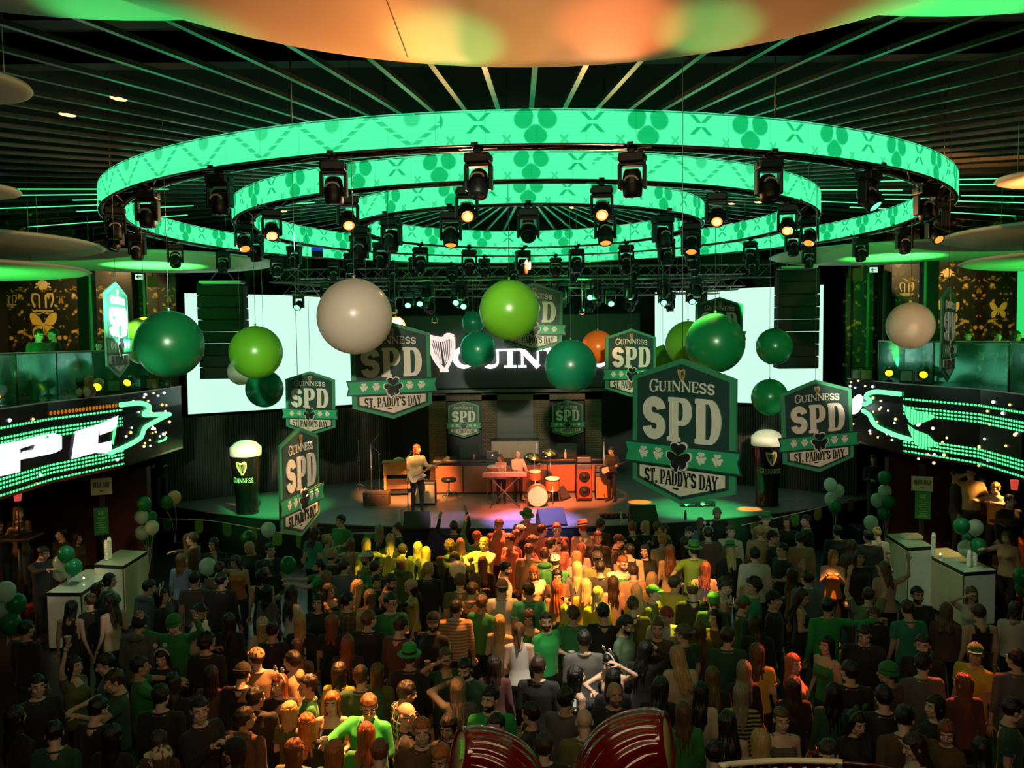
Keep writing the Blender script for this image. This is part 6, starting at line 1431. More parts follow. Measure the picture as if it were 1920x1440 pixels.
    for f in fs:
        c = sum((vs[i] for i in f), Vector())/len(f); best = None
        for S0, E, W, s, curl in arms:
            d1, t1 = seg(c, S0, E); d2, t2 = seg(c, E, W); d, t = (d1, t1) if d1 < d2 else (d2, 1+t2)
            if (t > .12 or (top == 'k' and d < .075)) and d < .078 and (best is None or d < best[0]): best = (d, t)
        q = Vector((0, 0, .95)); up = (c-q).dot(zi)+.95 if c.z > .9 else c.z
        if best and best[0] < .075 and up > (.8): mi = 1 if best[1] < sl else 0
        elif up > 1.452 and seg(c, neck0, neck1)[0] < .085: mi = 0
        elif top == 'k' and up > 1.37 and (abs(c.x) > .10 or c.y < -.02): mi = 0
        elif top in 'tk' and fw and up > 1.40 and c.y < .0 and abs(c.x) < .07: mi = 0
        elif up > hemz: mi = 1
        elif c.z > .105: mi = 2
        else: mi = 3
        mats.append(mi)
    out = MB(); out.v = [tuple(v) for v in vs]; out.f = [list(f) for f in fs]; out.m = mats; out.sm = [True]*len(fs)
    for S0, E, W, s, curl in arms:
        d = (W-E).normalized(); h = hand_mesh(curl, -s); M = (-d).to_track_quat('Z', 'Y').to_matrix()
        if abs(d.z) < .8 and M.col[1].z < 0: M = M @ Matrix.Rotation(PI, 3, 'Z')
        out.add([W+M @ Vector(v) for v in h.v], h.f, 0, True)
    hc = Lb((0, .0 if not lean else -.01, 1.632)); R = Euler((math.radians(-pitch+lean*.35), 0, math.radians(yaw)), 'ZYX').to_matrix() if False else (Matrix.Rotation(math.radians(yaw), 3, 'Z') @ Matrix.Rotation(math.radians(pitch+lean*.4), 3, 'X'))
    pv = Vector((0, .03, -.12)); tr = lambda v: hc+pv+R @ (Vector(v)-pv)
    o = len(out.v); out.v += [tuple(tr(v)) for v in HV]; out.f += [[i+o for i in f] for f in HF]; out.m += HS; out.sm += [True]*len(HF)
    o = len(out.v); out.v += [tuple(tr(v)) for v in _e.v]; out.f += [[i+o for i in f] for f in _e.f]; out.m += _e.m; out.sm += [True]*len(_e.f)
    rg = lambda c, ax, r, th, sq=1: out.tube([Lb(p) if ax is None else p for p in [Vector(c)+(Vector((cos(a)*r, sin(a)*r*sq, -.012*max(0, -sin(a)))) if ax is None else ax @ Vector((cos(a)*r, sin(a)*r, 0))) for a in [2*PI*i/18 for i in range(18)]]], th, 6, 1, closed=True)
    if top in 'lhj' or (top == 't' and not fw): rg((0, .02, 1.463 if fw else 1.475), None, .083, .012, .92)
    if top == 't':
        for S0, E, W, s, curl in arms: rg(S0.lerp(E, .60), (E-S0).to_track_quat('Z', 'Y').to_matrix(), .054*(.88 if fw else 1), .007)
    if top == 'h': out.ell(Lb((0, .085, 1.47)), (.115, .065, .055), 14, 8, 1)
    if top == 'j':
        for sx in (-1, 1): out.tube([Lb((sx*.075, .0, 1.485)), Lb((sx*.07, -.085, 1.42)), Lb((sx*.035, -.145, 1.25))], [.02, .022, .010], 6, 1, flat=.5)
    me = bpy.data.meshes.new('person'); me.from_pydata(out.v, [], out.f)
    for i in range(8): me.materials.append(None)
    me.polygons.foreach_set('material_index', out.m); me.polygons.foreach_set('use_smooth', out.sm); me.update()
    hm = Matrix.Translation(hc+pv) @ R.to_4x4() @ Matrix.Translation(-pv)
    PROTO[key] = (me, hm, arms); return PROTO[key]
# hair and headwear in head coordinates
def hair_shell(grow=1.0, seed=0, amp=.004, low=-.075, front=.062):
    rnd = random.Random(seed); b = MB(); n, k = 30, 20; V = []
    ph = [rnd.uniform(0, 6.3) for _ in range(6)]
    for i in range(k+1):
        for j in range(n):
            a = PI*i/k; t = 2*PI*j/n; d = Vector((sin(a)*cos(t), sin(a)*sin(t), cos(a)))
            w = amp*(sin(t*9+ph[0]+a*3)+.7*sin(t*5+ph[1]-a*5)+.6*sin(a*11+ph[2]))
            p = Vector((0, .016, .034))+Vector((d.x*(.084*grow+w), d.y*(.103*grow+w), d.z*(.098*grow+w)))
            face = p.y < -.030 and p.z < front-.25*max(0, abs(p.x)-.045); side = abs(p.x) > .05 and -.045 < p.y < .012 and p.z < .012; lowc = p.z < low+(.05 if p.y < .03 else 0)
            if face or lowc or side: p = Vector((p.x*.62, .01+(p.y-.01)*.62, .02+(p.z-.02)*.62))
            V.append(p)
    F = [(i*n+j, (i+1)*n+j, (i+1)*n+(j+1) % n, i*n+(j+1) % n) for i in range(k) for j in range(n)]
    b.add(V, F, 0, True); return b
def lerp_tab(tab, z):
    for (z0, v0), (z1, v1) in zip(tab[:-1], tab[1:]):
        if z >= z1: t = (z-z0)/(z1-z0); return v0+(v1-v0)*max(0, min(1, t))
    return tab[-1][1]
def drape(b, length, seed=0, wave=.010, spread=1.0):
    """hair falling behind the head, past the neck and over the shoulder blades"""
    rnd = random.Random(seed); n, k = 40, 16; V = []; ph = [rnd.uniform(0, 6.3) for _ in range(5)]
    RX = [(.08, .078), (.03, .091), (-.05, .088), (-.11, .084), (-.17, .096), (-.26, .098), (-.36, .080), (-.5, .05)]; RY = [(.08, .098), (.03, .112), (-.05, .102), (-.11, .092), (-.18, .105), (-.28, .108), (-.5, .092)]
    AM = [(.08, 132), (.0, 126), (-.07, 118), (-.14, 104), (-.24, 88), (-.36, 66), (-.5, 48)]
    for i in range(k+1):
        f = i/k; zc = .078-f*(length+.078)
        for s in (1, 0):
            for j in range(n+1):
                u = -1+2*j/n; a = math.radians(lerp_tab(AM, zc))*u; jag = f*f*(.030*sin(a*5+ph[0])+.022*sin(a*13+ph[1])-.05*abs(u)**2*length/.33); z = zc+jag
                rx, ry = lerp_tab(RX, zc)*(1+(spread-1)*f), lerp_tab(RY, zc); thick = (.030*(1-.45*f))*(1-.6*abs(u)**4)
                r = wave*(.55*sin(a*14+ph[2]+f*5)+.45*sin(a*6-f*11+ph[3])+.3*sin(f*15+ph[4]+a*2))*(.25+f)-(0 if s else thick)
                V.append(Vector((sin(a)*(rx+r), .014+cos(a)*(ry+r), z)))
    m = 2*(n+1); F = []
    for i in range(k):
        for j in range(n):
            p, q = i*m+j, (i+1)*m+j; F += [(p, q, q+1, p+1), (p+n+1, p+n+2, q+n+2, q+n+1)]
        for j in (0, n): p, q = i*m+j, (i+1)*m+j; F.append((p, p+n+1, q+n+1, q))
    for i in (0, k): F += [(i*m+j, i*m+j+1, i*m+j+n+2, i*m+j+n+1) for j in range(n)]
    b.add(V, F, 0, True); return b
HAIR = {}
def hair_mesh(t, v):
    if (t, v) in HAIR: return HAIR[(t, v)]
    if t == 's': b = hair_shell(1.03, v, .004)
    elif t == 'z': b = hair_shell(.985, v, .0015, -.06)
    elif t == 'c': b = hair_shell(1.17, v, .011, -.09, .06)
    elif t == 'l': b = drape(hair_shell(1.04, v, .004, -.12), .26+.045*(v % 4), v, (.006, .013, .009, .016)[v % 4], (1, 1.1, .92, 1.2)[v % 4])
    elif t == 'b': b = drape(hair_shell(1.04, v, .004, -.12), .13+.03*(v % 2), v, .006)
    elif t == 'u': b = hair_shell(1.02, v, .003); b.ell((0, .09, .10), (.045, .045, .042), 14, 10)
    elif t == 'p': b = hair_shell(1.02, v, .003); b.tube(crom([(0, .10, .07), (0, .145, .04), (0, .15, -.08), (0, .13, -.22)], 4), [.02, .03, .034, .036, .036, .036, .034, .032, .03, .026, .022, .016, .008], 10)
    o = b.build('hair', HM['k']); me = o.data; bpy.data.objects.remove(o); HAIR[(t, v)] = me; return me
HAT = {}
def hat_mesh(t):
    if t in HAT: return HAT[t]
    b = MB()
    def crown(g, z0, k=8):
        prof = [(.09*g*cos(PI/2*i/k), z0+.095*sin(PI/2*i/k)) for i in range(k)]+[(1e-4, z0+.095)]; b.lathe(prof, 22, (0, .014, 0), M=Matrix.Diagonal((.98, 1.18, 1)))
    if t in 'CW':
        crown(1.03, .040); s = -1 if t == 'C' else 1; P = [(.075*cos(a), (.10 if s < 0 else .12)*0+s*(.085+.075*sin(a))) for a in [PI*i/10 for i in range(11)]]
        V = [(x, y+.01, z-.10*((y*s-.08)**2)*12*.1) for z in (.052, .044) for x, y in P]; n = len(P); b.add(V, [tuple(range(n)) if s > 0 else tuple(range(n-1, -1, -1)), tuple(range(2*n-1, n-1, -1)) if s > 0 else tuple(range(n, 2*n))]+[(i, i+n, i+1+n, i+1) for i in range(n-1)]); b.ell((0, .014, .138), .008, 8, 6)
    elif t == 'B':
        b.lathe([(.094, -.005), (.098, .015), (.098, .045), (.092, .05)]+[(.095*cos(PI/2*i/8)*(1+.1*sin(PI*i/8)), .045+.10*sin(PI/2*i/8)) for i in range(8)]+[(1e-4, .147)], 24, (0, .014, 0), M=Matrix.Diagonal((.97, 1.16, 1)))
    elif t == 'F':
        b.lathe([(1e-4, .055), (.10, .055), (.150, .050), (.156, .060), (.10, .068), (.094, .07), (.092, .15), (.080, .175), (.05, .178), (1e-4, .165)], 28, (0, .014, 0), M=Matrix.Diagonal((.98, 1.12, 1))); b.lathe([(.0955, .070), (.0965, .070), (.0945, .100), (.0930, .100)], 28, (0, .014, 0), 1, M=Matrix.Diagonal((.98, 1.12, 1)))
    elif t == 'H':
        b.tube([(.092*sin(a), .005, .030+.105*cos(a)) for a in [-1.6+3.2*i/14 for i in range(15)]], .010, 8)
        for sx in (-1, 1): b.tube([(sx*.04, .005, .125), (sx*.055, .0, .18)], .004, 5); clover(b, sx*.06, .20, .035, -.004, .004)
    elif t == 'G':                                           # plain glasses
        for sx in (-1, 1): b.tube([(sx*.031+.022*cos(a), -.100, .004+.016*sin(a)) for a in [2*PI*i/14 for i in range(14)]], .0035, 5, closed=True); b.tube([(sx*.053, -.098, .008), (sx*.084, .0, .01)], .003, 5)
        b.tube([(-.009, -.101, .008), (.009, -.101, .008)], .003, 5)
    o = b.build('hat', [TM['grn'], TM['blk']]); me = o.data; bpy.data.objects.remove(o); HAT[t] = me; return me
HATN = {'C': 'cap', 'W': 'backwards cap', 'B': 'knit hat', 'F': 'brimmed hat', 'H': 'headband', 'G': 'glasses'}
HATO = {'C': 'cap', 'W': 'cap', 'B': 'knit_hat', 'F': 'brimmed_hat', 'H': 'headband', 'G': 'glasses'}
TOPN = {'t': 'tee', 'l': 'sweater', 'h': 'hoodie', 'k': 'tank top', 'j': 'jacket'}
HAIRN = {'s': 'short', 'z': 'cropped', 'c': 'curly', 'l': 'long', 'b': 'bobbed', 'u': 'pinned up', 'p': 'ponytailed'}
POSEN = {'nn': '', 'uu': 'both arms raised', 'ee': 'hands at head', 'ff': 'arms folded', 'gg': 'arms around another', 'cc': 'hands held forward', 'pp': 'hands at face', 'ww': 'both hands waving'}
def pose_words(p):
    if p in POSEN: return POSEN[p]
    for k, w_ in (('u', 'one arm raised'), ('w', 'one hand waving'), ('s', 'one arm stretched sideways'), ('r', 'one arm stretched forward'), ('d', 'one arm pointing up'), ('e', 'one hand at head'), ('p', 'one hand at face'), ('g', 'one arm around another'), ('h', 'hand on hip'), ('c', 'one hand held forward')):
        if k in p: return w_
    return ''
def face_words(t):
    t = (t+180) % 360-180
    return 'facing the camera' if abs(t) < 40 else 'seen from behind' if abs(t) > 135 else 'turned right' if t > 0 else 'turned left'
rp_ = random.Random(21)
def person(p, th, hair, top, pose, hats='', beard=False, scale=1.0, skin=None, yaw=None, pitch=None, lean=0, pant=None, v=None):
    """p: foot point; th: 0 faces the camera, 90 faces right, 180 faces the stage"""
    sex = 'f' if hair[0] in 'lbup' else 'm'
    yaw = rp_.choice((0, 0, -30, 30)) if yaw is None else yaw; pitch = rp_.choice((0, 0, 16)) if pitch is None else pitch
    me, hm, arms = body_mesh(sex, top[0], pose[0], pose[1], yaw, pitch, lean)
    o = link('person', me, None, p, (0, 0, math.radians(th))); o.scale = (scale, scale, scale)
    sk = SKINS[rp_.choice((0, 0, 0, 1)) if skin is None else skin]; hk = hair[1] if len(hair) > 1 else 'k'
    sl = [sk, TM[top[1:4]], M_PANT[rp_.choice((0, 0, 1, 2)) if pant is None else pant], M_SHOE, HM[hk] if hk != 'y' else HM['m'], M_LIP if sex == 'f' else sk, HM[hk] if beard else sk, M_EYEW]
    sl[4] = M_EYED if hk in 'kd' else HM['d']
    for i, m in enumerate(sl): o.material_slots[i].link = 'OBJECT'; o.material_slots[i].material = m
    def child(nm, data, mats):
        c = link(nm, data, o); c.matrix_parent_inverse.identity(); c.matrix_local = hm
        for i, m in enumerate(mats): c.material_slots[i].link = 'OBJECT'; c.material_slots[i].material = m
        return c
    if hair[0] != 'n': child('hair', hair_mesh(hair[0], rp_.randrange(4) if v is None else v), [HM[hk]])
    for h in [q for q in hats.split('/') if q]: child(HATO[h[0]], hat_mesh(h[0]), [TM.get(h[1:4], TM['blk']), TM['blk']][:len(hat_mesh(h[0]).materials)])
    return o
ZONES = [(60, 1240, 'at the left edge'), (150, 1110, 'by the left bar'), (290, 1130, 'right of the left bar'), (370, 1020, 'below the left stage corner'), (600, 1010, 'before the left stage front'), (770, 1020, 'below the guitarist'), (920, 1010, 'below the keyboard'), (1040, 1010, 'below the drum kit'), (1200, 1010, 'below the largest shield sign'), (1340, 1000, 'before the right stage front'), (1480, 1010, 'below the right pint glass'), (1630, 1030, 'left of the right bar'), (1730, 1140, 'below the right bar'), (1870, 1180, 'at the right edge'),
         (450, 1060, 'under the left white balloon'), (560, 1110, 'under the green balloon'), (850, 1110, 'under the middle white balloon'), (700, 1110, 'left of mid crowd'), (1000, 1110, 'right of mid crowd'), (1130, 1100, 'in the yellow lit crowd'), (1280, 1110, 'right of the yellow crowd'), (1420, 1110, 'in the right mid crowd'),
         (240, 1260, 'in the dark left crowd'), (420, 1230, 'in the left near crowd'), (580, 1190, 'in the centre left crowd'), (760, 1210, 'in the centre crowd'), (960, 1190, 'in the crowd middle'), (1130, 1210, 'in the centre right crowd'), (1300, 1230, 'in the right near crowd'), (1480, 1220, 'in the far right crowd'), (1640, 1230, 'in the dark right crowd'), (1790, 1290, 'low at the right'),
         (120, 1390, 'in the bottom left corner'), (360, 1390, 'at the bottom left'), (560, 1340, 'in the orange lit group'), (720, 1370, 'beside the orange lit group'), (880, 1330, 'by the left red sculpture'), (1040, 1340, 'between the red sculptures'), (1190, 1290, 'above the right red sculpture'), (1320, 1350, 'beside the right red sculpture'), (1470, 1380, 'above the balustrade'), (1630, 1370, 'right of the balustrade'), (1850, 1390, 'in the bottom right corner')]
ROWS = """587 977 30 sk jblk nn .|639 977 -30 sk tgrn nc .|587 1000 160 ld ttea nn .|615 1014 120 uy ksag cc .|659 1021 180 ba ktan ng .|685 1020 180 ly tolv gn .|621 1046 150 sd lblk cc Btan|732 1012 175 ly lblk nn .|715 995 180 lh jblk nn .|742 992 -80 sd lblk cn .|762 1030 150 sd lblk nn .|779 1030 170 ly jolv nn .|801 1037 180 ly lblk nr .|752 1055 170 lm holv nn .|680 1051 -70 sk tolv pn Cwht b|700 1062 150 sd tgrn nn .|646 1058 180 sd lden nn .|610 1060 -70 sk tgrn rr . b|612 1086 -120 lm lolv nn .|505 1032 20 sk tblk pn .|505 1062 10 lk lblk cc .|491 1080 180 bk kblk nn .|512 1112 150 lk lgry nc .|537 1110 140 lk twht nn .|596 1130 0 lk lblk cc Hblk|620 1107 60 ld kblk nn .|665 1102 180 ly lblk nn .|695 1117 180 lm lblk nn Hgrn|709 1088 40 lk lblk nn .|732 1090 70 sk lblk gn . b|767 1102 -75 lk tylw pn Bpnk|730 1131 20 sk tgrn cc G|802 1068 180 sy lblk nn .|855 1045 0 ld lblk nn .|865 1020 180 ly lblk nn .|840 1027 180 cm holv nn .|852 988 170 sd lblk uw .|892 1008 170 sa lgrn nu .|937 985 0 sm hcor nn .|907 1020 -30 sy jcrm gr .|905 1057 180 la lblk nn .|945 1065 100 sk twht nn . b|866 1092 180 sm tolv nn .|890 1090 150 la kpnk ng .|882 1108 180 sd lbrn nn .|942 1102 180 sk twht nn Wblk|957 1012 -60 sd jcor nn .|985 968 5 sm hcor nn Fgrn|984 995 175 sk tblk nn Cwht|964 1008 90 sd lmar nn .|997 1017 95 sm lcor nn .|1011 995 150 sk lcor nn .|1041 992 30 sa tbrn nn .|1030 1022 120 sk lblk nn .|1046 1020 0 bk lcor nn .|1001 1034 160 sm jtan nn .|1022 1042 180 sd hgrn nn .|1040 1050 170 sm tgrn nn Wwht|1102 992 180 sa jtan nn Ftan|1087 1030 170 la lpnk nn Hpnk|1120 1007 -20 sm jblk nn .|1152 1012 80 sd tblk nn Cblk|1185 990 -150 sa tblk nn .|1122 984 160 sd lbrn nn .|1210 988 -40 by lblk pp .|1192 1030 180 sk kblk nn .|1210 1037 0 lk lblk cn .|1120 1052 180 sd lolv nn Wblk|1081 1045 -160 ly lpnk nn .|1156 1054 0 za kgrn nn . b|1125 1066 175 sk lblk nn .|1090 1066 160 ly lgry nn .|1187 1071 180 sd ltan nn .|1010 1072 20 la lcrm cc .|1045 1075 0 lk tbrn nn .|1252 1012 180 uy lcrm nn Hylw|1235 990 100 sm lblk nn .|1249 996 -100 sd lblk pn .|1272 1018 170 ld lblk nn .|1292 1000 -30 sk jblk nn . b|1316 980 180 lm jden nn .|1342 962 0 sh jblk nc . b|1327 1000 180 sd jbrn nn Hwht|1369 997 -30 sm lcrm nn .|1370 1030 180 ly lblk nn Fgrn|1292 1030 175 sk tlim nh Fgrn|1255 1034 175 la ktan nn .|1320 1067 180 la tpnk nn .|1357 1097 80 cd ktan nn .|1415 1040 170 sk jwht nn Cblk|1432 1000 170 sy jtan nn .|1436 975 -20 sk jtan nn Fgrn|1412 1100 -90 ck ltea pp .|1320 1115 180 sd lblk nn .|1265 1095 150 sk tylw nn Cblk|1222 1110 60 sm tolv nn Cgrn|1221 1087 180 ly ltan nn .|1200 1112 170 ly lylw nn .|1135 1085 180 ld ktan nn .|1095 1102 170 ly lylw nn .|1115 1112 -160 ly jylw nn .|1052 1102 180 lo ktan nn .|992 1107 180 sk ttea nn .|1343 1125 170 sm tdkg nn Bgrn|1368 1127 90 sa tdkg nn Cgrn|987 1157 -40 bd kgrn nn .|981 1182 180 pm kwht nn .|1027 1165 40 zk tkgr nc . b|1060 1147 180 ly lblk nn Hblk|1085 1157 180 sm lgrn nn .|1095 1200 180 sk lgry nn .|1122 1150 160 sk lblk nn .|1172 1166 60 sk lsag nn . b|1187 1135 180 sd lblk nn .|1246 1152 0 sa twht nn Wred|1227 1179 -10 um jbrn pn .|1285 1182 -150 sm tdkg nn Wgry|1307 1186 150 lm lbrn nn .|1342 1160 -20 lk lbrn pn Hblk|1150 1240 -25 lk ktan ge Hwht|1142 1272 180 lk lblk nn .|1205 1220 150 lk lblk en .|1275 1230 180 ly lcrm nn .|1150 1302 -20 na lblk ff . b|1087 1270 110 lk kblk nn .|1049 1317 150 sk tgry np .|1096 1354 180 nm tolv nn .|1281 1337 180 lm lgrn nn .|1317 1300 180 lk lcrm nn .|1337 1270 180 lm lblk nn .|1377 1300 170 lh tstb nn .|1395 1255 180 lh lblk nn .|1415 1222 170 lm tylw nn .|1372 1362 180 lk kgrn nn .|967 1345 -100 sk lblk nn .|562 1167 180 ly lblk nn .|625 1167 170 la tblk nn .|657 1132 160 sk lpld nn .|690 1160 170 sm lblk nn .|670 1157 -150 ly lblk gn .|652 1207 180 la lblk nn .|755 1172 150 sd lmar nn .|805 1167 -30 sk tblk cc Cblk b|865 1137 180 sk lstr nn .|892 1130 150 sm tgrn nn .|942 1167 160 ly kcrm nc .|772 1232 180 sd lblk nn Fkgr|832 1234 20 lm tdkg ec .|880 1247 -15 sk ldkg nn . b|860 1290 180 lh lgry ne .|640 1260 170 bk lylw nn .|705 1262 165 lm jolv nn .|677 1268 180 sd jdkg nn .|534 1242 -80 sk htan nn .|487 1240 -170 sd ltan nn Ctan|527 1282 0 la lblk pn Hwht|575 1292 -70 sk tgrn nn .|537 1330 150 by tolv cc .|616 1317 0 lo kblk cc .|697 1317 -20 sm jkgr rc G|572 1367 180 lo lblk nn .|557 1397 170 la lolv nn .|757 1355 90 nd jblk nn Gblk|782 1362 10 so jbrn nn .|840 1360 10 lk lblk nn .|930 1317 0 sk tkgr nn . b|950 1357 -60 sk lblk nn . b|700 1378 180 la jgrn nn .|708 1410 175 sa ldkg nn .|750 1302 120 sk lplw nn .|495 1175 175 ly lcrm nn Wcrm|512 1178 180 uk lblk nn .|480 1322 180 sk hblk nn .|835 1412 -20 so lblk nn .|139 1137 180 bk kblk nn .|162 1130 -120 um lblk nn .|185 1107 100 ld lblk en .|207 1088 120 bk tgrn nn .|210 1127 -120 ld kcrm cn .|277 1102 150 sk hden nn .|302 1117 90 bk lblk nn Hwht|310 1170 0 sd lgrn ww Bgrn|277 1167 170 sk hgry nn Bblk|305 1230 5 lk lblk cc Hwht|192 1242 -60 sk tgry nn .|257 1254 120 sk tgrn gg .|226 1270 -60 sd tdkg gg .|150 1250 80 lk tolv un .|70 1287 40 sk lblk nn .|375 1147 90 sk lcrm cc . b|365 1086 180 sk tgry nn .|415 1088 180 sk lblk nn .|387 1205 180 ck lblk nn .|302 1305 180 sk lblk nn .|390 1330 60 sk lblk pp .|455 1255 170 sk jblk nn Wblk|440 1408 -80 ld jtan nn Bblk|300 1425 -60 lm lblk nn Ccrm|290 1392 180 ld lbrn nn .|105 1375 180 sk ldkg nn .|460 1335 160 sd hbrn nn .|1500 1117 80 ld kblk cc .|1550 1137 180 sk lkgr sn .|1512 1083 170 sd lden nn .|1490 1080 100 ld lbrn nn .|1626 1117 180 sd tsag uu .|1662 1066 160 lm tpnk wn .|1722 1117 0 sk lblk nn . b|1702 1142 180 sd ttea nn .|1822 1115 -10 lm twht en G|1837 1150 180 sd kblk nn .|1772 1145 150 lm lbrn nn Hwht|1900 1142 160 bd lwht nn .|1832 1227 -60 sd tylw nn Cgrn|1675 1260 -150 sd lbrn nn Bgrn|1730 1210 -30 sk lblk cn . b|1745 1252 180 sk lgry nn .|1620 1187 -20 sk jblk cn .|1550 1210 -60 lk kgrn nn .|1475 1240 60 lo ltan nn .|1752 1325 -80 lk lblk nn .|1602 1350 20 lk lblk nn Hgrn|1697 1350 180 sk lbrn nn .|1714 1390 -90 ld kblk nn .|1895 1332 60 sk tdkg nn .|1775 1275 180 la lmar nn .|1465 1350 0 pm kgry nn .|1552 1408 -70 sd lcrm nn .|1447 1125 60 sk lblk nn Cblk|1512 977 -90 sk lblk nn .|1477 980 0 ld lblk nn .|1500 1010 175 sk jtan nn .|1466 1032 -70 sk tblk nc .|1443 1005 60 sk lblk nn Cblk|1562 1045 -20 lo korg pp .|1625 1007 160 sk lblk nn .|1647 1000 160 uy tcrm nn .|1612 1045 0 lk lblk nn .|1602 1022 170 ld lbrn nn .|1570 997 180 sk jblk nn .|355 1014 95 lm lbrn gn .|370 1010 -95 sm lbrn gn .|392 1020 10 lk lblk nn .|445 1052 0 ld korg wn .|470 1026 10 ly lblk sn .|410 1067 160 sd lbrn nn .|340 1050 170 lm lden nn .|1640 1150 -30 lm lblk nn .|1590 1265 170 sk lblk nn .|1500 1290 175 ld lblk nn .|1560 1290 165 lk ldkg nn .|1420 1385 170 ly ltan nn .|1240 1290 175 lk lblk nn .|1010 1250 170 sd lblk nn .|920 1250 175 ld lmar nn .|1420 1170 170 lk lblk nn .|1380 1200 175 sd ldkg nn .|560 1215 170 ld lblk nn .|430 1165 175 lk lblk nn .|330 1280 170 lk lblk nn .|180 1330 160 sk lblk nn .|30 1345 150 lk lblk nn .|220 1380 175 lk lblk nn .|400 1270 170 ld lbrn nn .|50 1180 160 sk lblk nn .|1660 1310 170 sk lblk nn .|1830 1400 165 lk lblk nn .|1900 1235 170 sk lgry nn .|1780 1375 -60 la lbrn nn .|640 1405 160 lo lgrn nn .|900 1400 175 lk lblk nn .|1020 1400 175 sd lblk nn .|1250 1410 170 ld lblk nn .|1340 1415 170 sk lblk nn ."""
P_ = []  # rows: some coral and orange tops and hair hold stage light in their colour
for row in ROWS.split('|'):
    q = row.split(); px, py, th = float(q[0]), float(q[1]), float(q[2]); fem = q[3][0] in 'lbup'
    sc = (.945 if fem else 1.0)*rp_.uniform(.97, 1.035); g = on_z(px, py, 1.632*sc)
    P_.append(dict(px=px, py=py, th=th, hair=q[3], top=q[4], pose=q[5], hat='' if q[6] == '.' else q[6], beard=len(q) > 7, sc=sc, x=g.x, y=g.y, w=1.0))
BLOCK = [((-9.2, 14.0), (-6.9, 17.0)), ((6.9, 14.0), (9.2, 17.6))]
for it in range(90):                                        # nudge people apart until they no longer overlap
    mv = 0
    for i in range(len(P_)):
        a = P_[i]
        for j in range(i+1, len(P_)):
            c = P_[j]; dx, dy = c['x']-a['x'], c['y']-a['y']; d2 = dx*dx+dy*dy; R = .44
            if d2 < R*R:
                d = math.sqrt(d2) or .01; k = (R-d)*.5; ux, uy = (dx/d*.55, dy/d) if abs(dy) > .02 else (dx/d, .25); a['x'] -= ux*k; a['y'] -= uy*k; c['x'] += ux*k; c['y'] += uy*k; mv += 1
    for a in P_:
        lim = stage_edge(a['x'])-.30
        if a['y'] > lim: a['y'] = lim
        if a['y'] < 6.3: a['y'] = 6.3
    if not mv: break
def zone(px, py): return min(ZONES, key=lambda z: ((z[0]-px)*.8)**2+((z[1]-py)*1.25)**2)[2]
def describe(a):
    hc = HAIRC[a['hair'][1]][0]; bd = 'bearded ' if a['beard'] else ''
    if a['hat']: h = a['hat']; hat = ((TOPC[h[1:4]][0]+' ') if len(h) > 1 else '')+HATN[h[0]]; return bd+'person in '+hat, hat
    if a['hair'][0] == 'n': return 'bald '+bd+'person', 'bald'
    q = '%s %s hair' % (HAIRN[a['hair'][0]], hc); return bd+'person with '+q, q
cap = lambda s, n=16: len(s.split()) <= n
labs = {}
for a in P_:
    hd, hs = describe(a); tp = '%s %s' % (TOPC[a['top'][1:4]][0], TOPN[a['top'][0]]); z = zone(a['px'], a['py']); f = face_words(a['th']); pw = pose_words(a['pose']); e = pw or f
    opts = [hd+' in '+tp+', '+e+', '+z if 'person in' not in hd else hd+' and '+tp+', '+e+', '+z, 'person, '+hs+', '+tp+', '+e+', '+z, 'person, '+hs+', '+tp+', '+z]
    a['lab'] = next((o for o in opts if cap(o)), opts[-1]); a['sh'] = (hd+(' and ' if 'person in' in hd else ' in ')+tp, 'person, '+hs+', '+tp, z); labs.setdefault(a['lab'], []).append(a)
for l, L in labs.items():
    if len(L) > 1:
        L.sort(key=lambda a: a['px'])
        for i, a in enumerate(L):
            o = ('left' if i == 0 else 'right' if i == len(L)-1 else 'middle') if len(L) <= 3 else ORD[i]; w_ = ' %s of %s ' % (o, ('two', 'three', 'four', 'five', 'six', 'seven')[len(L)-2]); w_ = (','+w_+a['sh'][2]) if len(L) <= 3 else ', %s from left %s' % (o, a['sh'][2])
            a['lab'] = a['sh'][0]+w_ if cap(a['sh'][0]+w_) else a['sh'][1]+w_
CROWD = []
for a in P_:
    pt = None
    o = person((a['x'], a['y'], 0), a['th'], a['hair'], a['top'], a['pose'], a['hat'], a['beard'], a['sc']); tag(o, a['lab'], 'person', 'crowd on the dance floor'); CROWD.append(o); a['o'] = o
def find(px, py): return min(P_, key=lambda a: (a['px']-px)**2+(a['py']-py)**2)
def back_print(px, py, kind, lab):
    a = find(px, py); o = a['o']; b = MB(); T = Matrix.Rotation(PI, 4, 'Z'); y = -.142
    if kind == '5': text(b, '5', -.055, .055, 1.14, 1.32, y, y+.004, .24, T=T)
    elif kind == 'square': b.prism([(-.10, 1.20), (.10, 1.20), (.10, 1.30), (-.10, 1.30)], y, y+.004, T=T); b.prism([(-.10, 1.06), (.10, 1.06), (.10, 1.17), (-.10, 1.17)], y, y+.004, T=T)
    elif kind == '4': text(b, '4', -.06, .06, 1.10, 1.30, y, y+.004, .24, T=T)
    else:
        for k in range(8): b.box((0, .14, 1.33-.035*k), (.20-.03*(k % 3), .004, .012 if k else .022))
    q = b.build('back_print', TM['wht'] if kind != 'lines' else mat('print_olive', (.28, .30, .14), .8), o); q['label'] = lab
back_print(1192, 1030, '5', 'large pale number on the back'); back_print(562, 1167, 'square', 'white squares on the back'); back_print(1500, 1010, '4', 'pale number on the back'); back_print(1096, 1354, 'lines', 'lines of pale print on the back')
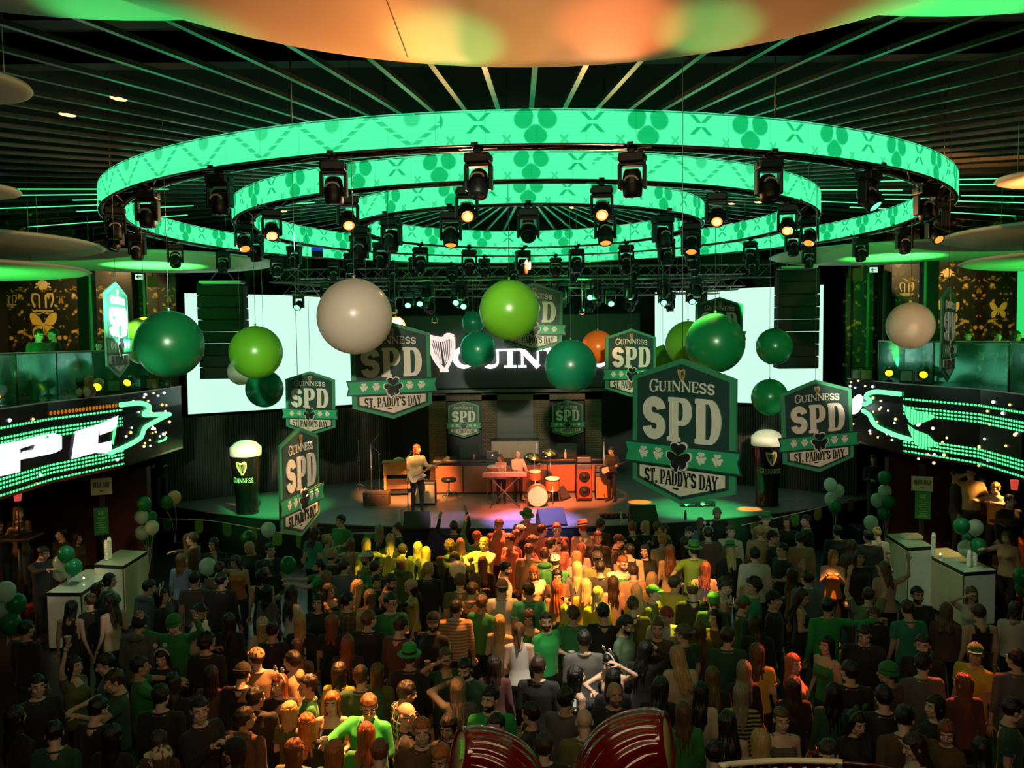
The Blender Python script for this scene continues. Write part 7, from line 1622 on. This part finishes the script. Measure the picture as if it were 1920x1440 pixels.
# things held in hands
def hand_pt(a, side):
    me, hm, arms = body_mesh('f' if a['hair'][0] in 'lbup' else 'm', a['top'][0], a['pose'][0], a['pose'][1], 0, 0, 0) if False else (None, None, None)
    return None
def held(px, py, side, kind, label):
    a = find(px, py); o = a['o']; code = a['pose'][0 if side < 0 else 1]; E, W, cu = ARM[code]; e, w_ = Vector((side*E[0], E[1], E[2])), Vector((side*W[0], W[1], W[2])); p = w_+(w_-e).normalized()*.085
    M = Matrix.Translation(o.location) @ Matrix.Rotation(math.radians(a['th']), 4, 'Z') @ Matrix.Scale(a['sc'], 4); q = M @ p
    if kind == 'cup':
        b = MB(); b.lathe([(1e-4, -.05), (.030, -.05), (.041, .07), (.044, .072), (.038, .066), (.029, -.03), (1e-4, -.03)], 18); t = b.build('plastic_cup', mat('cup_clear', (.62, .58, .48), .25, coat=.3), None, q); tag(t, label, 'cup', 'cups held in the crowd')
    else:
        t = thing('mobile_phone', label, 'phone', q, math.radians(a['th']), 'phones held in the crowd'); b = MB(); b.bbox((0, 0, .03), (.072, .010, .145), .006); b.build('phone_body', M_BLACKGLOSS, t)
        b = MB(); b.box((0, .0065, .03), (.064, .002, .132)); b.build('phone_screen', glow('phone_glow', (.7, .8, .75), .55, 'NONE'), t)
held(1027, 1165, 1, 'cup', 'clear cup held by the bearded person in bright green tee'); held(697, 1317, -1, 'cup', 'pale cup held by the person in the bright green jacket'); held(616, 1317, -1, 'cup', 'cup held by the orange red haired person beside the green jacket'); held(150, 1250, -1, 'cup', 'white cup raised high in the dark left crowd'); held(805, 1167, 1, 'cup', 'cup held by the capped person in black tee in the centre crowd')
held(1412, 1100, 1, 'phone', 'phone raised by the curly haired person in teal in the right crowd'); held(596, 1130, 1, 'phone', 'phone held by the dark haired person with headband in the left crowd'); held(1049, 1317, 1, 'phone', 'phone raised between the two red sculptures'); held(730, 1131, 1, 'phone', 'glowing phone held by the person in glasses and green tee'); held(610, 1060, -1, 'phone', 'phone at the end of the outstretched arms in the left crowd') if False else None

# people away from the dance floor
def extra(p, th, hair, top, pose, label, hat='', grp=None, **k):
    o = person(p, th, hair, top, pose, hat, k.pop('beard', False), k.pop('sc', 1.0), **k); tag(o, label, 'person', grp); return o
def headpt(px, py, base, sc=1.0): q = on_z(px, py, base+1.632*sc); return Vector((q.x, q.y, base))
for px, py, Y, th, h, tp, ps, lab in ((72, 628, 17.6, 60, 'sk', 'ldkg', 'nn', 'person in dark clothes on the left balcony before the gold butterfly, left of two'), (99, 624, 18.5, -40, 'sk', 'lblk', 'cn', 'person in black on the left balcony before the gold butterfly, right of two'), (185, 650, 18.6, 30, 'sd', 'lblk', 'nn', 'person in black behind the glass beside the washed out shield sign'),
                                       (1815, 640, 18.6, -20, 'sk', 'lblk', 'nn', 'dark clothed person on the right balcony beside the edge-on sign'), (1868, 640, 17.5, 10, 'sd', 'tblk', 'cc', 'dark clothed person on the right balcony, second from the right edge'), (1905, 640, 16.9, 0, 'lk', 'lblk', 'nn', 'dark clothed person on the right balcony nearest the right edge')):
    q = at(px, py, Y); extra((q.x, Y, MZ), th, h, tp, ps, lab, grp='people on the balconies', sc=min(1.02, max(.86, (q.z-MZ)/1.632)))
q = at(302, 842, 23.45); extra((q.x, 23.45, STG), 10, 'sk', 'lblk', 'cc', 'guard in black standing at the left end of the stage', sc=(q.z-STG)/1.632)
q = at(1640, 862, 21.4); st = MB(); st.bbox((q.x, 21.4, .275), (1.0, .8, .55), .02); tag(st.build('step_block', M_BLACK), 'black step block right of the stage', 'step')
extra((q.x, 21.4, .55), 0, 'sd', 'lblk', 'cc', 'guard in black standing right of the stage behind balloons', sc=(q.z-.55)/1.632)
# under the balconies
PLAT = []
def gallery(px, py, Y, th, h, tp, ps, lab, hat=''):
    q = at(px, py, Y); sc = 1.0; base = q.z-1.632*sc
    extra((q.x, Y, base), th, h, tp, ps, lab, hat, 'people under the balconies'); PLAT.append((q.x, Y, base))
gallery(1822, 888, 17.2, -10, 'sm', 'ltan', 'eq', 'bearded person in tan shirt with one arm raised under the right balcony'); gallery(1793, 893, 17.5, 60, 'sk', 'lblk', 'nn', 'dark clothed person beside the tan shirt under the right balcony'); gallery(1868, 915, 16.9, -60, 'sm', 'korg', 'rr', 'person in orange reaching left under the right balcony'); gallery(1843, 900, 18.3, -30, 'ld', 'lbrn', 'nn', 'brown clothed person behind the reaching arms under the right balcony'); gallery(1893, 940, 16.4, 0, 'sk', 'lblk', 'nn', 'dark person before the red lampshade under the right balcony')
gallery(33, 962, 16.2, 20, 'lm', 'jbrn', 'pp', 'person in brown fur jacket drinking under the left balcony'); gallery(-4, 985, 16.0, 40, 'sd', 'lblk', 'nr', 'person cut by the left edge under the left balcony')
gallery(115, 1002, 17.6, -20, 'sk', 'lblk', 'nn', 'dark clothed person behind the left bar balloons'); gallery(143, 1010, 18.5, 60, 'ld', 'lbrn', 'nn', 'brown clothed person leaning beside the left bar menu')
for sg in (-1, 1):
    L = [p for p in PLAT if p[0]*sg > 0]; zb = min(p[2] for p in L)
    b = MB(); x0, x1 = min(p[0] for p in L)-.5, max(p[0] for p in L)+.5; y0, y1 = min(p[1] for p in L)-.5, max(p[1] for p in L)+.4
    for p in L: b.bbox((p[0], p[1], (p[2])/2), (.62, .5, max(.05, p[2])), .01) if p[2] > .03 else None
    struct(b.build('floor_podium_'+('left' if sg < 0 else 'right'), M_BLACK))
q = on_z(88, 1050, 1.5); extra((q.x-.1, q.y, 0), 60, 'sk', 'lblk', 'rn', 'bartender in black behind the balloons at the left bar'); q = on_z(1850, 1012, 1.6); extra((q.x+.45, q.y+.1, 0), -60, 'lm', 'ltan', 'rn', 'bartender in tan cardigan behind the balloons at the right bar')

# ------------------------------------------------------------------ the band
def stage_pt(px, py): return foot(px, py)
g = stage_pt(783, 962); gs = (height_at(g, 835)-STG)/1.74; o = extra(g, 20, 'la', 'jcrm', 'bq', 'guitarist with long auburn hair in cream jacket playing a white guitar', sc=gs, yaw=30, pitch=0, pant=0, v=2)
def guitar(root, label, body_c, neck_c, name='electric_guitar', L=.62):
    """across the front of a player: the body low at one hip, the neck rising to the other side"""
    M = Matrix.Translation(root.location) @ Matrix.Rotation(root.rotation_euler.z, 4, 'Z') @ Matrix.Scale(root.scale[0], 4)
    A = Matrix.Translation((-.06, -.235, 1.03)) @ Matrix.Rotation(math.radians(-24), 4, 'Y'); t = thing(name, label, 'guitar', (0, 0, 0)); t.matrix_world = M @ A
    pts = crom([(-.22, .0), (-.20, .13), (-.08, .165), (.02, .115), (.10, .135), (.19, .16), (.16, .06), (.16, -.05), (.22, -.13), (.12, -.135), (.0, -.105), (-.10, -.16), (-.20, -.12)], 5, True)
    b = MB(); b.prism(pts, -.022, .022); b.build('guitar_body', body_c, t); b = MB(); b.prism(crom([(-.10, .08), (.12, .06), (.14, -.05), (-.02, -.09), (-.14, -.07)], 4, True), -.026, -.022); b.build('pickguard', mat('pickguard', (.6, .52, .42), .3), t)
    b = MB(); b.box((.14+L/2, -.026, 0), (L, .022, .050)); b.build('neck', neck_c, t); b = MB(); b.prism([(.14+L, -.03), (.14+L, .03), (.30+L, .06), (.33+L, .0), (.28+L, -.04)], -.034, -.014); b.build('headstock', neck_c, t)
    for i in range(6): b = MB(); b.ell((.18+L+.02*i, -.024, .062), (.007, .007, .014), 6, 5); b.build('tuning_peg', M_STEEL, t)
    b = MB()
    for i in range(6): z = -.018+.0072*i; b.box((.14+L/2-.13, -.040, z), (L+.26, .0016, .0016))
    b.build('strings', M_STEEL, t)
    for i in range(3): b = MB(); b.box((-.06+.07*i, -.029, 0), (.022, .010, .072)); b.build('pickup', M_WHITE if i < 3 else M_BLACK, t)
guitar(o, 'white electric guitar with pale neck held by the guitarist', mat('guitar_white', (.75, .68, .55), .25, coat=.5), mat('maple_neck', (.58, .36, .16), .35, coat=.3))
g = stage_pt(1147, 940); gs = (height_at(g, 838)-STG)/1.74; o = extra(g, -40, 'sk', 'lblk', 'bq', 'bass player in black beside the orange fronted amplifier', sc=gs, pitch=16, yaw=0, pant=0); guitar(o, 'dark bass guitar held by the player in black', M_DARK, mat('dark_neck', (.08, .04, .02), .4), 'bass_guitar', .74)
g = stage_pt(972, 945)+Vector((0, .35, 0)); gs = .97; sit = height_at(g, 872)-STG; extra((g.x, g.y, STG), 25, 'na', 'lcrm', 'kk', 'bald drummer in cream shirt behind the keyboard', sc=max(.80, sit/1.632), yaw=0, lean=0)
g = stage_pt(940, 948)+Vector((0, .25, 0)); sit = height_at(g, 884)-STG; extra((g.x, g.y, STG), -20, 'la', 'kpnk', 'kk', 'auburn haired keyboard player bending over the keyboard', sc=max(.78, sit/1.60), pitch=16, yaw=-30, lean=0)
